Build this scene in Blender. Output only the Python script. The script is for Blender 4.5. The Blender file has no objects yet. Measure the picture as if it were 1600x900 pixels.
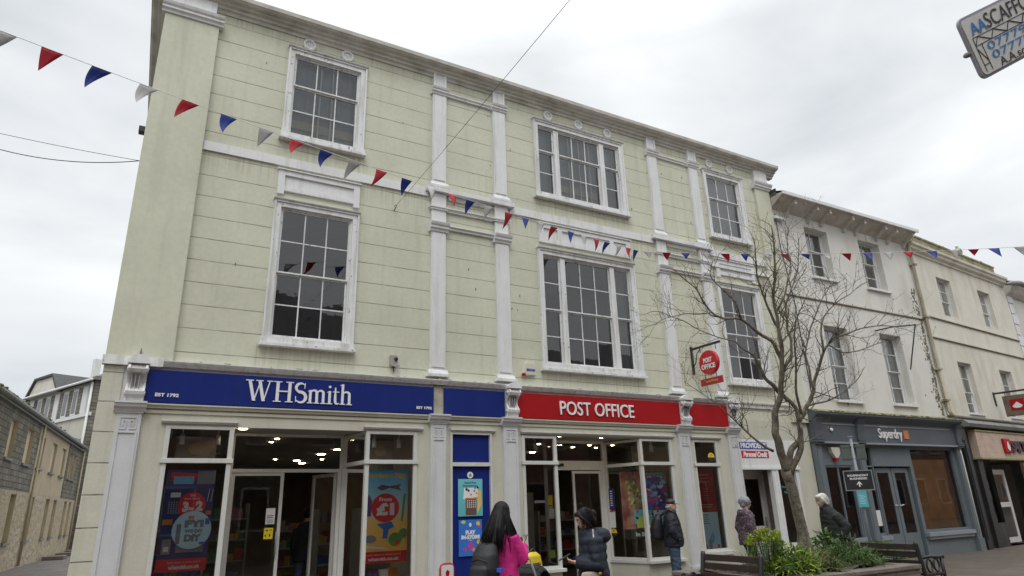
import bpy, bmesh, math, random
from mathutils import Vector, Matrix, noise
C_ = bpy.context
scn = C_.scene
R_ = math.radians
# ------------------------------------------------------------------ camera
YAW, PITCH, ROLL = 0.51288275, 0.32656541, -0.03117542
FPX = 1014.503
CAM = Vector((0, -11.5, 1.6))
cy, sy, cp, sp, cr, sr = math.cos(YAW), math.sin(YAW), math.cos(PITCH), math.sin(PITCH), math.cos(ROLL), math.sin(ROLL)
_f = Vector((sy*cp, cy*cp, sp)); _r = Vector((cy, -sy, 0)); _u = _r.cross(_f)
CR = cr*_r + sr*_u; CU = -sr*_r + cr*_u; CF = _f
cd = bpy.data.cameras.new('camera'); cam = bpy.data.objects.new('camera', cd); scn.collection.objects.link(cam)
m = Matrix((CR, CU, -CF)).transposed().to_4x4(); m.translation = CAM; cam.matrix_world = m
cd.sensor_width = 36; cd.lens = 36*FPX/1600; cd.clip_start = .05; cd.clip_end = 3000
scn.camera = cam
scn.render.resolution_x = 1024; scn.render.resolution_y = 576
# ------------------------------------------------------------------ world, sun, exposure
SUN_EL, SUN_AZ = R_(52), R_(150)
w = bpy.data.worlds.new('World'); scn.world = w; w.use_nodes = True
nt = w.node_tree; nt.nodes.clear()
N = nt.nodes.new; L = nt.links.new
out = N('ShaderNodeOutputWorld'); bg = N('ShaderNodeBackground'); sky = N('ShaderNodeTexSky')
sky.sky_type = 'NISHITA'; sky.sun_disc = False; sky.sun_elevation = SUN_EL; sky.sun_rotation = R_(208)
sky.air_density = 1.0; sky.dust_density = 3
tc = N('ShaderNodeTexCoord'); mp = N('ShaderNodeMapping'); mp.inputs['Scale'].default_value = (1, 1, 2.4); mp.inputs['Location'].default_value = (2.3, .8, .35)
n1 = N('ShaderNodeTexNoise'); n1.inputs['Scale'].default_value = 2.6; n1.inputs['Detail'].default_value = 6; n1.inputs['Roughness'].default_value = .5
n1.inputs['Distortion'].default_value = .25
rp = N('ShaderNodeValToRGB')
rp.color_ramp.elements[0].position = .22; rp.color_ramp.elements[0].color = (5.3, 5.7, 6.0, 1)
rp.color_ramp.elements[1].position = .72; rp.color_ramp.elements[1].color = (9.3, 9.4, 9.45, 1)
# overcast deck: brighter overhead than at the horizon
sx = N('ShaderNodeSeparateXYZ'); mr = N('ShaderNodeMapRange')
mr.inputs['From Min'].default_value = .62; mr.inputs['From Max'].default_value = 1
mr.inputs['To Min'].default_value = .93; mr.inputs['To Max'].default_value = 3.4
vm = N('ShaderNodeVectorMath'); vm.operation = 'SCALE'
mx = N('ShaderNodeMix'); mx.data_type = 'RGBA'; mx.inputs['Factor'].default_value = .93
L(tc.outputs['Generated'], mp.inputs['Vector']); L(mp.outputs[0], n1.inputs['Vector']); L(n1.outputs['Fac'], rp.inputs['Fac'])
L(tc.outputs['Generated'], sx.inputs[0]); L(sx.outputs['Z'], mr.inputs['Value'])
L(rp.outputs['Color'], vm.inputs[0]); L(mr.outputs[0], vm.inputs['Scale'])
L(sky.outputs['Color'], mx.inputs['A']); L(vm.outputs[0], mx.inputs['B'])
L(mx.outputs['Result'], bg.inputs['Color']); bg.inputs['Strength'].default_value = .1; L(bg.outputs[0], out.inputs[0])
sl = bpy.data.lights.new('sun', 'SUN'); sl.energy = 0.7; sl.angle = R_(25); sl.color = (1, .97, .93)
so = bpy.data.objects.new('sun', sl); scn.collection.objects.link(so)
so.rotation_euler = (R_(90)-SUN_EL, 0, R_(-28))
scn.view_settings.view_transform = 'Standard'; scn.view_settings.look = 'None'
scn.view_settings.exposure = 0.36; scn.view_settings.gamma = 1
# ------------------------------------------------------------------ helpers
def at(u, v, dep):
    return CAM + CR*((u-800)/FPX*dep) - CU*((v-450)/FPX*dep) + CF*dep
def on_y(u, v, y):
    d = CR*((u-800)/FPX) - CU*((v-450)/FPX) + CF
    return CAM + d*((y-CAM.y)/d.y)
COL = scn.collection
def link(o, parent=None):
    COL.objects.link(o)
    if parent is not None: o.parent = parent
    return o
def tag(o, label=None, cat=None, group=None, kind=None):
    if label: o['label'] = label
    if cat: o['category'] = cat
    if group: o['group'] = group
    if kind: o['kind'] = kind
    return o
def thing(name, label, cat, loc=(0, 0, 0), rz=0, group=None, rot=None):
    o = bpy.data.objects.new(name, None); o.empty_display_size = .2; link(o)
    o.location = loc; o.rotation_euler = rot if rot else (0, 0, rz)
    return tag(o, label, cat, group)
class MB:
    def __init__(s): s.v = []; s.f = []; s.m = []; s.s = []
    def add(s, vs, fs, mi=0, smooth=False):
        b = len(s.v); s.v += [tuple(v) for v in vs]
        for f in fs: s.f.append([b+i for i in f]); s.m.append(mi); s.s.append(smooth)
        return s
    def box(s, x0, x1, y0, y1, z0, z1, mi=0):
        vs = [(x0,y0,z0),(x1,y0,z0),(x1,y1,z0),(x0,y1,z0),(x0,y0,z1),(x1,y0,z1),(x1,y1,z1),(x0,y1,z1)]
        return s.add(vs, [(0,3,2,1),(4,5,6,7),(0,1,5,4),(1,2,6,5),(2,3,7,6),(3,0,4,7)], mi)
    def quad(s, a, b, c, d, mi=0): return s.add([a, b, c, d], [(0,1,2,3)], mi)
    def prism_x(s, prof, x0, x1, mi=0):      # prof (y,z)
        n = len(prof); vs = [(x0,y,z) for y,z in prof]+[(x1,y,z) for y,z in prof]
        return s.add(vs, [(i,(i+1)%n,n+(i+1)%n,n+i) for i in range(n)]+[tuple(range(n))[::-1], tuple(range(n,2*n))], mi)
    def prism_y(s, prof, y0, y1, mi=0):      # prof (x,z)
        n = len(prof); vs = [(x,y0,z) for x,z in prof]+[(x,y1,z) for x,z in prof]
        return s.add(vs, [(i,(i+1)%n,n+(i+1)%n,n+i) for i in range(n)]+[tuple(range(n))[::-1], tuple(range(n,2*n))], mi)
    def prism_z(s, prof, z0, z1, mi=0):
        n = len(prof); vs = [(x,y,z0) for x,y in prof]+[(x,y,z1) for x,y in prof]
        return s.add(vs, [(i,(i+1)%n,n+(i+1)%n,n+i) for i in range(n)]+[tuple(range(n))[::-1], tuple(range(n,2*n))], mi)
    def tube(s, pts, rad, n=8, mi=0, smooth=True, caps=True, squash=None):
        pts = [Vector(p) for p in pts]
        if not hasattr(rad, '__len__'): rad = [rad]*len(pts)
        up = None; vs = []
        for i, p in enumerate(pts):
            t = (pts[min(i+1, len(pts)-1)]-pts[max(i-1, 0)])
            if t.length < 1e-9: t = Vector((0,0,1))
            t.normalize()
            if up is None: up = t.orthogonal().normalized()
            up = (up-t*up.dot(t))
            if up.length < 1e-6: up = t.orthogonal()
            up.normalize(); bi = t.cross(up)
            for k in range(n):
                a = 2*math.pi*k/n; q = up*math.cos(a)*rad[i]+bi*math.sin(a)*rad[i]
                if squash: q = Vector((q.x*squash[0], q.y*squash[1], q.z*squash[2]))
                vs.append(p+q)
        fs = [(i*n+k, i*n+(k+1)%n, (i+1)*n+(k+1)%n, (i+1)*n+k) for i in range(len(pts)-1) for k in range(n)]
        if caps: fs += [tuple(range(n))[::-1], tuple(range((len(pts)-1)*n, len(pts)*n))]
        return s.add(vs, fs, mi, smooth)
    def rings(s, rs, n=16, mi=0, smooth=True, T=None):   # rs: (x,y,z,rx,ry) horizontal ellipses
        vs = []
        for (x, y, z, rx, ry) in rs:
            for k in range(n):
                a = 2*math.pi*k/n; vs.append(Vector((x+rx*math.cos(a), y+ry*math.sin(a), z)))
        if T: vs = [T @ v for v in vs]
        m_ = len(rs)
        fs = [(i*n+k, i*n+(k+1)%n, (i+1)*n+(k+1)%n, (i+1)*n+k) for i in range(m_-1) for k in range(n)]
        fs += [tuple(range(n))[::-1], tuple(range((m_-1)*n, m_*n))]
        return s.add(vs, fs, mi, smooth)
    def ell(s, c, r, mi=0, rot=None, n=14, k=9):
        c = Vector(c); vs = []; fs = []
        for j in range(1, k):
            ph = math.pi*j/k
            for i in range(n):
                a = 2*math.pi*i/n; vs.append(Vector((r[0]*math.sin(ph)*math.cos(a), r[1]*math.sin(ph)*math.sin(a), r[2]*math.cos(ph))))
        vs += [Vector((0,0,r[2])), Vector((0,0,-r[2]))]
        if rot: 
            from mathutils import Euler
            e = Euler(rot).to_matrix(); vs = [e @ v for v in vs]
        for j in range(k-2):
            for i in range(n): fs.append((j*n+i, (j+1)*n+i, (j+1)*n+(i+1)%n, j*n+(i+1)%n))
        t = len(vs)-2
        for i in range(n): fs.append((t, i, (i+1)%n)); fs.append((t+1, (k-2)*n+(i+1)%n, (k-2)*n+i))
        return s.add([c+v for v in vs], fs, mi, True)
    def wall(s, x0, x1, z0, z1, y, holes, depth=.25, mi=0, mr=None):   # sheet with openings and reveals, front face towards -y
        mr = mi if mr is None else mr
        xs = sorted({x0, x1, *[v for h in holes for v in h[:2]]}); zs = sorted({z0, z1, *[v for h in holes for v in h[2:4]]})
        for i in range(len(xs)-1):
            for j in range(len(zs)-1):
                cx, cz = (xs[i]+xs[i+1])/2, (zs[j]+zs[j+1])/2
                if xs[i] < x0 or xs[i+1] > x1: continue
                if any(h[0] < cx < h[1] and h[2] < cz < h[3] for h in holes): continue
                s.quad((xs[i],y,zs[j]), (xs[i+1],y,zs[j]), (xs[i+1],y,zs[j+1]), (xs[i],y,zs[j+1]), mi)
        for a, b, c, d in [h[:4] for h in holes]:
            Y = y+depth
            s.quad((a,y,c), (a,y,d), (a,Y,d), (a,Y,c), mr); s.quad((b,y,c), (b,Y,c), (b,Y,d), (b,y,d), mr)
            s.quad((a,y,d), (b,y,d), (b,Y,d), (a,Y,d), mr); s.quad((a,y,c), (a,Y,c), (b,Y,c), (b,y,c), mr)
        return s
    def mesh(s, name, mats):
        me = bpy.data.meshes.new(name); me.from_pydata(s.v, [], s.f)
        for m_ in (mats if isinstance(mats, (list, tuple)) else [mats]): me.materials.append(m_)
        me.polygons.foreach_set('material_index', s.m); me.polygons.foreach_set('use_smooth', s.s); me.update()
        return me
    def build(s, name, mats, parent=None, loc=None, bevel=0, **kw):
        o = bpy.data.objects.new(name, s.mesh(name, mats)); link(o, parent)
        if loc is not None: o.location = loc
        if bevel:
            b = o.modifiers.new('bevel', 'BEVEL'); b.width = bevel; b.segments = 2; b.limit_method = 'ANGLE'
        if kw: tag(o, **kw)
        return o
# ------------------------------------------------------------------ materials
def sc(c, k): return (c[0]*k, c[1]*k, c[2]*k, 1)
def pmat(name, col, rough=.7, var=.1, scale=4, bump=0, bscale=60, metal=0, dirt=None, damt=.5, dscale=(9, 9, .8), dth=.55, spec=.5, fine=.04, courses=None, peel=None, sills=None):
    mt = bpy.data.materials.new(name); mt.use_nodes = True
    t = mt.node_tree; p = t.nodes['Principled BSDF']; nn = t.nodes.new; ln = t.links.new
    p.inputs['Roughness'].default_value = rough; p.inputs['Metallic'].default_value = metal; p.inputs['Specular IOR Level'].default_value = spec
    tcn = nn('ShaderNodeTexCoord'); co = tcn.outputs['Object']
    def mix(fac, a, b, mode='MIX'):
        q = nn('ShaderNodeMix'); q.data_type = 'RGBA'; q.blend_type = mode
        for key, val in (('Factor', fac), ('A', a), ('B', b)):
            if isinstance(val, (int, float)): q.inputs[key].default_value = val
            elif isinstance(val, tuple): q.inputs[key].default_value = val if len(val) == 4 else (*val, 1)
            else: ln(val, q.inputs[key])
        return q.outputs['Result']
    def nz(s_, det=4, map_=None, ro=.55):
        q = nn('ShaderNodeTexNoise'); q.inputs['Scale'].default_value = s_; q.inputs['Detail'].default_value = det; q.inputs['Roughness'].default_value = ro
        if map_:
            mm = nn('ShaderNodeMapping'); mm.inputs['Scale'].default_value = map_; ln(co, mm.inputs[0]); ln(mm.outputs[0], q.inputs[0])
        else: ln(co, q.inputs[0])
        return q.outputs['Fac']
    def ramp(v, a, b):
        q = nn('ShaderNodeMapRange'); q.inputs['From Min'].default_value = a; q.inputs['From Max'].default_value = b; ln(v, q.inputs['Value']); return q.outputs[0]
    def mth(op, a, b=None, c=None):
        q = nn('ShaderNodeMath'); q.operation = op
        for i, x in enumerate((a, b, c)):
            if x is None: continue
            if isinstance(x, (int, float)): q.inputs[i].default_value = x
            else: ln(x, q.inputs[i])
        return q.outputs[0]
    c = mix(ramp(nz(scale), .3, .7), sc(col, 1-var), sc(col, 1+var))
    if fine: c = mix(ramp(nz(scale*14, 3), .3, .7), c, mix(1.0, c, sc((1, 1, 1), 1-fine*2), 'MULTIPLY'))
    h = None
    if peel:
        pf = ramp(nz(13, 6, (1, 1, .7), .65), peel[1], peel[1]+.03)
        c = mix(pf, c, peel[0])
    if dirt:
        df = ramp(nz(1, 5, dscale), dth, dth+.22); df = mth('MULTIPLY', df, damt)
        c = mix(df, c, dirt)
        df2 = mth('MULTIPLY', ramp(nz(1.1, 6), .52, .75), damt*.45); c = mix(df2, c, dirt)
    if courses:
        sp_ = nn('ShaderNodeSeparateXYZ'); ln(co, sp_.inputs[0]); z = sp_.outputs['Z']
        wob = mth('MULTIPLY', mth('SUBTRACT', nz(2.5, 2), .5), .012)
        z = mth('ADD', z, wob)
        hi = mth('GREATER_THAN', z, courses[3])
        off = mth('ADD', mth('MULTIPLY', hi, courses[1]-courses[2]), courses[2])
        fr = mth('FRACT', mth('DIVIDE', mth('SUBTRACT', z, off), courses[0]))
        d = mth('ABSOLUTE', mth('SUBTRACT', fr, .5))       # .5 on the joint
        line = ramp(d, .5-.012/courses[0], .5-.005/courses[0])
        amt = mth('MULTIPLY', line, mth('ADD', .35, mth('MULTIPLY', ramp(nz(3, 4), .3, .6), .55)))
        c = mix(amt, c, courses[4])
        h = mth('MULTIPLY', line, -1.0)
    if sills:                                              # rain streaks that run down from the sills and ledges
        sp2 = nn('ShaderNodeSeparateXYZ'); ln(co, sp2.inputs[0]); tot = None
        for (xa, xb, zs, ln_) in sills:
            g = mth('MULTIPLY', mth('GREATER_THAN', sp2.outputs['X'], xa), mth('LESS_THAN', sp2.outputs['X'], xb))
            g = mth('MULTIPLY', g, mth('MULTIPLY', mth('LESS_THAN', sp2.outputs['Z'], zs), ramp(sp2.outputs['Z'], zs-ln_, zs)))
            tot = g if tot is None else mth('MAXIMUM', tot, g)
        st_ = ramp(nz(1, 4, (16, 1, .5), .6), .46, .66)
        c = mix(mth('MULTIPLY', mth('MULTIPLY', tot, st_), .5), c, (.27, .25, .17))
    ln(c, p.inputs['Base Color'])
    if bump or h is not None:
        b = nn('ShaderNodeBump'); b.inputs['Strength'].default_value = max(bump, .25); b.inputs['Distance'].default_value = .01
        hb = nz(bscale, 5, None, .6)
        if h is not None: hb = mth('ADD', mth('MULTIPLY', hb, bump*2), h)
        ln(hb, b.inputs['Height']); ln(b.outputs[0], p.inputs['Normal'])
    if var or True:
        rr = mth('ADD', rough-.06, mth('MULTIPLY', nz(scale*3, 3), .14)); ln(rr, p.inputs['Roughness'])
    return mt
def brickmat(name, c1, c2, mort, bw, bh, ms=.01, rough=.85, axes='xz', dirt=None, bump=.4, offset=.5, var=.5):
    mt = bpy.data.materials.new(name); mt.use_nodes = True
    t = mt.node_tree; p = t.nodes['Principled BSDF']; nn = t.nodes.new; ln = t.links.new
    p.inputs['Roughness'].default_value = rough
    tcn = nn('ShaderNodeTexCoord'); s_ = nn('ShaderNodeSeparateXYZ'); cb = nn('ShaderNodeCombineXYZ'); ln(tcn.outputs['Object'], s_.inputs[0])
    ln(s_.outputs[axes[0].upper()], cb.inputs[0]); ln(s_.outputs[axes[1].upper()], cb.inputs[1])
    bt = nn('ShaderNodeTexBrick'); ln(cb.outputs[0], bt.inputs[0]); bt.offset = offset
    bt.inputs['Color1'].default_value = (*c1, 1); bt.inputs['Color2'].default_value = (*c2, 1); bt.inputs['Mortar'].default_value = (*mort, 1)
    bt.inputs['Scale'].default_value = 1; bt.inputs['Brick Width'].default_value = bw; bt.inputs['Row Height'].default_value = bh; bt.inputs['Mortar Size'].default_value = ms
    bt.inputs['Mortar Smooth'].default_value = .3
    nz = nn('ShaderNodeTexNoise'); nz.inputs['Scale'].default_value = 1.3; nz.inputs['Detail'].default_value = 8; ln(tcn.outputs['Object'], nz.inputs[0])
    mr_ = nn('ShaderNodeMapRange'); ln(nz.outputs['Fac'], mr_.inputs[0]); mr_.inputs['From Min'].default_value = .3; mr_.inputs['From Max'].default_value = .7; mr_.inputs['To Min'].default_value = 1-var*.5; mr_.inputs['To Max'].default_value = 1+var*.4
    vm_ = nn('ShaderNodeVectorMath'); vm_.operation = 'SCALE'; ln(bt.outputs['Color'], vm_.inputs[0]); ln(mr_.outputs[0], vm_.inputs['Scale'])
    c = vm_.outputs[0]
    if dirt:
        n2 = nn('ShaderNodeTexNoise'); n2.inputs['Scale'].default_value = 2.7; n2.inputs['Detail'].default_value = 7; ln(tcn.outputs['Object'], n2.inputs[0])
        m2 = nn('ShaderNodeMapRange'); ln(n2.outputs['Fac'], m2.inputs[0]); m2.inputs['From Min'].default_value = .5; m2.inputs['From Max'].default_value = .72; m2.inputs['To Max'].default_value = .7
        q = nn('ShaderNodeMix'); q.data_type = 'RGBA'; ln(m2.outputs[0], q.inputs['Factor']); ln(c, q.inputs['A']); q.inputs['B'].default_value = (*dirt, 1); c = q.outputs['Result']
    ln(c, p.inputs['Base Color'])
    b = nn('ShaderNodeBump'); b.inputs['Strength'].default_value = bump; b.inputs['Distance'].default_value = .01
    n3 = nn('ShaderNodeTexNoise'); n3.inputs['Scale'].default_value = 25; n3.inputs['Detail'].default_value = 6; ln(tcn.outputs['Object'], n3.inputs[0])
    ad = nn('ShaderNodeMath'); ad.operation = 'SUBTRACT'; ln(n3.outputs['Fac'], ad.inputs[0]); ln(bt.outputs['Fac'], ad.inputs[1])
    ln(ad.outputs[0], b.inputs['Height']); ln(b.outputs[0], p.inputs['Normal'])
    return mt
def glassmat(name, tint=(.8, .83, .83), refl=1.0, rough=.0, wave=.035):
    mt = bpy.data.materials.new(name); mt.use_nodes = True; t = mt.node_tree; t.nodes.clear(); nn = t.nodes.new; ln = t.links.new
    o = nn('ShaderNodeOutputMaterial'); tr = nn('ShaderNodeBsdfTransparent'); tr.inputs[0].default_value = (*tint, 1)
    g = nn('ShaderNodeBsdfGlossy'); g.inputs['Roughness'].default_value = rough; g.inputs['Color'].default_value = (1, 1, 1, 1)
    fr = nn('ShaderNodeFresnel'); fr.inputs['IOR'].default_value = 1.5; ml = nn('ShaderNodeMath'); ml.operation = 'MULTIPLY'; ml.inputs[1].default_value = 2.3*refl
    ml.use_clamp = True
    if wave:
        tcn = nn('ShaderNodeTexCoord'); nz = nn('ShaderNodeTexNoise'); nz.inputs['Scale'].default_value = 3; ln(tcn.outputs['Object'], nz.inputs[0])
        b = nn('ShaderNodeBump'); b.inputs['Strength'].default_value = wave; b.inputs['Distance'].default_value = .05; ln(nz.outputs['Fac'], b.inputs['Height']); ln(b.outputs[0], g.inputs['Normal'])
    mx_ = nn('ShaderNodeMixShader'); ln(fr.outputs[0], ml.inputs[0]); ln(ml.outputs[0], mx_.inputs[0]); ln(tr.outputs[0], mx_.inputs[1]); ln(g.outputs[0], mx_.inputs[2]); ln(mx_.outputs[0], o.inputs[0])
    return mt
def emat(name, col, st):
    mt = bpy.data.materials.new(name); mt.use_nodes = True; p = mt.node_tree.nodes['Principled BSDF']
    p.inputs['Base Color'].default_value = (*col, 1); p.inputs['Emission Color'].default_value = (*col, 1); p.inputs['Emission Strength'].default_value = st
    return mt
MOSS = (.13, .12, .07)
GRIME = (.22, .20, .15)
M = {}
M['stucco'] = pmat('cream_green_stucco', (.595, .60, .478), .8, .075, .9, .15, 45, dirt=(.37, .37, .27), damt=.42, dth=.55, dscale=(4.5, 4.5, .32), courses=(.4, 10.42-.2, 6.74-.2, 7.9, (.20, .19, .13)), sills=[(1.45, 3.15, 8.36, .9), (1.45, 3.15, 4.38, .8), (7.1, 9.9, 8.36, .8), (7.1, 9.9, 4.34, .8), (12.6, 14.2, 8.36, .8), (12.6, 14.2, 4.38, .9), (.2, 15, 7.83, .5), (.2, 14.7, 10.86, .35)])
M['stucco_plain'] = pmat('cream_green_render', (.595, .60, .478), .8, .075, .9, .15, 45, dirt=(.37, .37, .27), damt=.42, dth=.55, dscale=(4.5, 4.5, .32))
M['cream'] = pmat('cream_paint', (.56, .55, .455), .6, .05, 2, .08, 50, dirt=(.35, .33, .26), damt=.35, dth=.52, dscale=(4, 4, .8))
M['quoin'] = pmat('cream_quoin', (.58, .57, .47), .7, .05, 2, .1, 50, dirt=(.35, .33, .25), damt=.35, courses=(.445, .62, .62, 20, (.06, .055, .04)))
M['white'] = pmat('white_paint', (.72, .73, .73), .55, .04, 3, .05, 60, dirt=(.38, .36, .30), damt=.4, dth=.52)
M['white_peel'] = pmat('peeling_white_paint', (.73, .74, .74), .6, .05, 3, .15, 60, dirt=(.33, .31, .25), damt=.55, dth=.5, peel=((.30, .28, .24), .63))
M['gutter'] = pmat('weathered_cornice_paint', (.56, .545, .49), .65, .10, 3, .1, 40, dirt=(.28, .25, .19), damt=.6, dscale=(3, 3, 8), dth=.48)
M['bluewhite'] = pmat('pale_grey_paint', (.61, .62, .63), .5, .04, 3, .04, 60, dirt=(.38, .38, .36), damt=.3)
M['frost'] = pmat('shop_window_frame_paint', (.60, .60, .57), .5, .05, 3, .03, 60, dirt=(.36, .34, .28), damt=.4)
M['navy'] = pmat('navy_blue_panel', (.008, .022, .17), .45, .05, 2, 0, dirt=(.02, .035, .17), damt=.3, spec=.2)
M['red'] = pmat('post_red_panel', (.37, .007, .011), .45, .05, 2, 0, dirt=(.33, .01, .012), damt=.3, spec=.2)
M['sign_white'] = pmat('letter_white', (.78, .78, .78), .4, .02)
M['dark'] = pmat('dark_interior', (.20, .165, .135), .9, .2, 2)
M['ceiling'] = pmat('shop_ceiling', (.30, .27, .24), .9, .1, 2)
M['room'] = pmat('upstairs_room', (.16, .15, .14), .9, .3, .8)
M['blind'] = pmat('grey_blind', (.30, .32, .33), .8, .12, 2, .2, 8)
M['lace'] = pmat('net_curtain', (.78, .80, .80), .9, .15, 6)
M['glass'] = glassmat('window_glass')
M['shopglass'] = glassmat('shop_glass', (.88, .90, .89), .42, 0, .004)
M['black'] = pmat('black_iron', (.02, .02, .022), .45, .2, 8)
M['grey_metal'] = pmat('grey_metal', (.3, .3, .3), .5, .1, 8, metal=.4)
M['slate'] = brickmat('roof_slate', (.05, .05, .06), (.08, .08, .09), (.02, .02, .02), .3, .2, .012, axes='xz', dirt=(.09, .10, .04))
M['roof'] = pmat('slate_roof_plain', (.06, .06, .065), .7, .3, 6, .3, 20, dirt=MOSS, damt=.6)
M['lead'] = pmat('lead_flashing', (.22, .22, .22), .6, .2, 6, .2, 30, dirt=MOSS, damt=.6)
M['b2wall'] = pmat('off_white_render', (.68, .675, .625), .8, .05, 1.2, .15, 30, dirt=(.42, .39, .30), damt=.45, dscale=(1.8, 1.8, .6), dth=.52)
M['b3wall'] = pmat('ivory_stained_render', (.68, .655, .575), .8, .06, 1.2, .15, 30, dirt=(.42, .375, .25), damt=.5, dscale=(1.8, 1.8, .6), dth=.50)
M['moss'] = pmat('mossy_parapet', (.30, .27, .17), .9, .3, 5, .4, 20, dirt=(.12, .12, .04), damt=.9, dscale=(4, 4, 4), dth=.42)
M['stain'] = pmat('black_damp_stain', (.17, .14, .09), .9, .3, 8, .3, 30)
M['sgrey'] = pmat('slate_grey_shopfront_paint', (.135, .162, .18), .5, .06, 2, .04, 40, dirt=(.11, .12, .13), damt=.4)
M['sgrey_dark'] = pmat('dark_grey_fascia_paint', (.085, .10, .118), .5, .06, 2, .04, 40, dirt=(.07, .075, .08), damt=.4)
M['sgrey_light'] = pmat('mid_grey_sill_paint', (.24, .27, .30), .5, .06, 2, .04, 40)
M['orange'] = pmat('orange_board', (.55, .20, .07), .5, .05)
M['ply'] = pmat('brown_paper_screen', (.45, .24, .09), .8, .18, 2.0, .4, 4)
M['plastic'] = pmat('pale_plastic', (.62, .60, .50), .4, .05)
M['teal'] = pmat('teal_notice', (.10, .42, .45), .5, .05)
M['paper'] = pmat('white_paper', (.70, .70, .68), .6, .03)
M['yellow'] = pmat('yellow_sticker', (.75, .58, .02), .5, .04)
M['timber_pink'] = pmat('pale_limed_wood_fascia', (.52, .40, .32), .7, .15, 3, .2, 15, dirt=(.3, .22, .16), damt=.5, dscale=(.6, 3, 12))
M['brown_board'] = pmat('brown_sign_board', (.14, .11, .08), .6, .3, 4, .1, 20)
M['doorwhite'] = pmat('door_white_paint', (.60, .60, .58), .45, .04)
M['wood_slat'] = pmat('brown_bench_timber', (.035, .022, .018), .6, .25, 6, .2, 30)
M['planter'] = brickmat('planter_stone', (.16, .14, .11), (.21, .18, .14), (.09, .08, .06), .5, .16, .01, axes='xz', dirt=(.05, .06, .02))
M['coping'] = pmat('planter_coping_stone', (.17, .145, .12), .85, .2, 5, .3, 30, dirt=(.06, .07, .03), damt=.7, dscale=(3, 3, 3))
M['soil'] = pmat('soil', (.07, .05, .035), .95, .3, 12, .8, 20)
M['bark'] = pmat('grey_brown_bark', (.24, .21, .165), .9, .3, 9, 1.0, 22, dirt=(.09, .085, .055), damt=.8, dscale=(16, 16, 5), dth=.45)
M['bark'].node_tree.nodes['Bump'].inputs['Distance'].default_value = .03
M['twig'] = pmat('dark_twig_bark', (.115, .095, .08), .85, .2, 9)
M['pave'] = brickmat('brick_paving', (.092, .070, .055), (.115, .092, .073), (.055, .048, .04), .21, .105, .006, rough=.7, axes='xy', dirt=(.075, .065, .045), bump=.25)
M['lane'] = brickmat('lane_paving', (.13, .12, .11), (.17, .155, .14), (.08, .075, .07), .6, .4, .01, axes='xy')
M['road'] = pmat('asphalt', (.06, .06, .06), .85, .2, 3, .4, 90)
M['slatehang'] = brickmat('hung_slates', (.14, .13, .11), (.25, .225, .18), (.045, .04, .035), .42, .2, .016, axes='xz', dirt=(.15, .15, .10), var=.5)
M['stone'] = pmat('painted_rubble_stone', (.50, .42, .31), .9, .12, 3, 1.0, 4.5, dirt=(.30, .26, .18), damt=.6, dscale=(4, 4, 6), dth=.46)
M['stone'].node_tree.nodes['Bump'].inputs['Distance'].default_value = .12
M['tan'] = pmat('tan_render', (.50, .41, .29), .85, .08, 2, .3, 25, dirt=(.30, .26, .18), damt=.6)
M['brickred'] = brickmat('red_brick', (.30, .13, .09), (.36, .17, .11), (.35, .32, .28), .225, .075, .01, axes='xz')
def text_mesh(body, size, extrude=.01, offset=0, align='CENTER', spacing=1.0, shear=0, xscale=1.0):
    cu = bpy.data.curves.new('lettering', 'FONT'); cu.body = body; cu.size = size; cu.extrude = extrude; cu.offset = offset
    cu.align_x = align; cu.align_y = 'CENTER'; cu.space_character = spacing; cu.shear = shear; cu.resolution_u = 4
    o = bpy.data.objects.new('tmp', cu); COL.objects.link(o)
    dg = C_.evaluated_depsgraph_get(); me = bpy.data.meshes.new_from_object(o.evaluated_get(dg))
    bpy.data.objects.remove(o); 
    me.transform(Matrix(((xscale,0,0,0),(0,0,-1,0),(0,1,0,0),(0,0,0,1))))   # stand up in x-z, facing -y
    return me
def text(body, size, mat, parent, loc, name='lettering', rz=0, rot=None, fit=None, fith=None, **kw):
    me = text_mesh(body, size, **kw); me.materials.clear(); me.materials.append(mat)
    if fit or fith:
        xs = [v.co.x for v in me.vertices]; zs = [v.co.z for v in me.vertices]
        kx = fit/(max(xs)-min(xs)) if fit else 1; kz = fith/(max(zs)-min(zs)) if fith else (1 if not fit else kx)
        if not fit: kx = kz
        mx0, mz0 = (max(xs)+min(xs))/2, (max(zs)+min(zs))/2
        for v in me.vertices: v.co.x = (v.co.x-mx0)*kx; v.co.z = (v.co.z-mz0)*kz
    o = bpy.data.objects.new(name, me); link(o, parent); o.location = loc; o.rotation_euler = rot if rot else (0, 0, rz)
    return o
# ================================================================== SETTING: ground, lane
rng = random.Random(7)
def on_z(u, v, z):
    d = CR*((u-800)/FPX) - CU*((v-450)/FPX) + CF
    return CAM + d*((z-CAM.z)/d.z)
MB().box(-600, 600, -400, 900, -.3, -.02).build('ground', M['road'], kind='structure')
MB().quad((-.67,-14.2,0), (60,-14.2,0), (60,8,0), (-.67,8,0)).quad((-14,-14.2,0), (-.67,-14.2,0), (-.67,-.0,0), (-14,0,0)).build('pavement', M['pave'], kind='structure')
MB().quad((-9,0,0), (-.67,0,0), (-.67,70,0), (-9,70,0)).build('lane', M['lane'], kind='structure')
def bunch(o, **k): return tag(o, **k)
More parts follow.
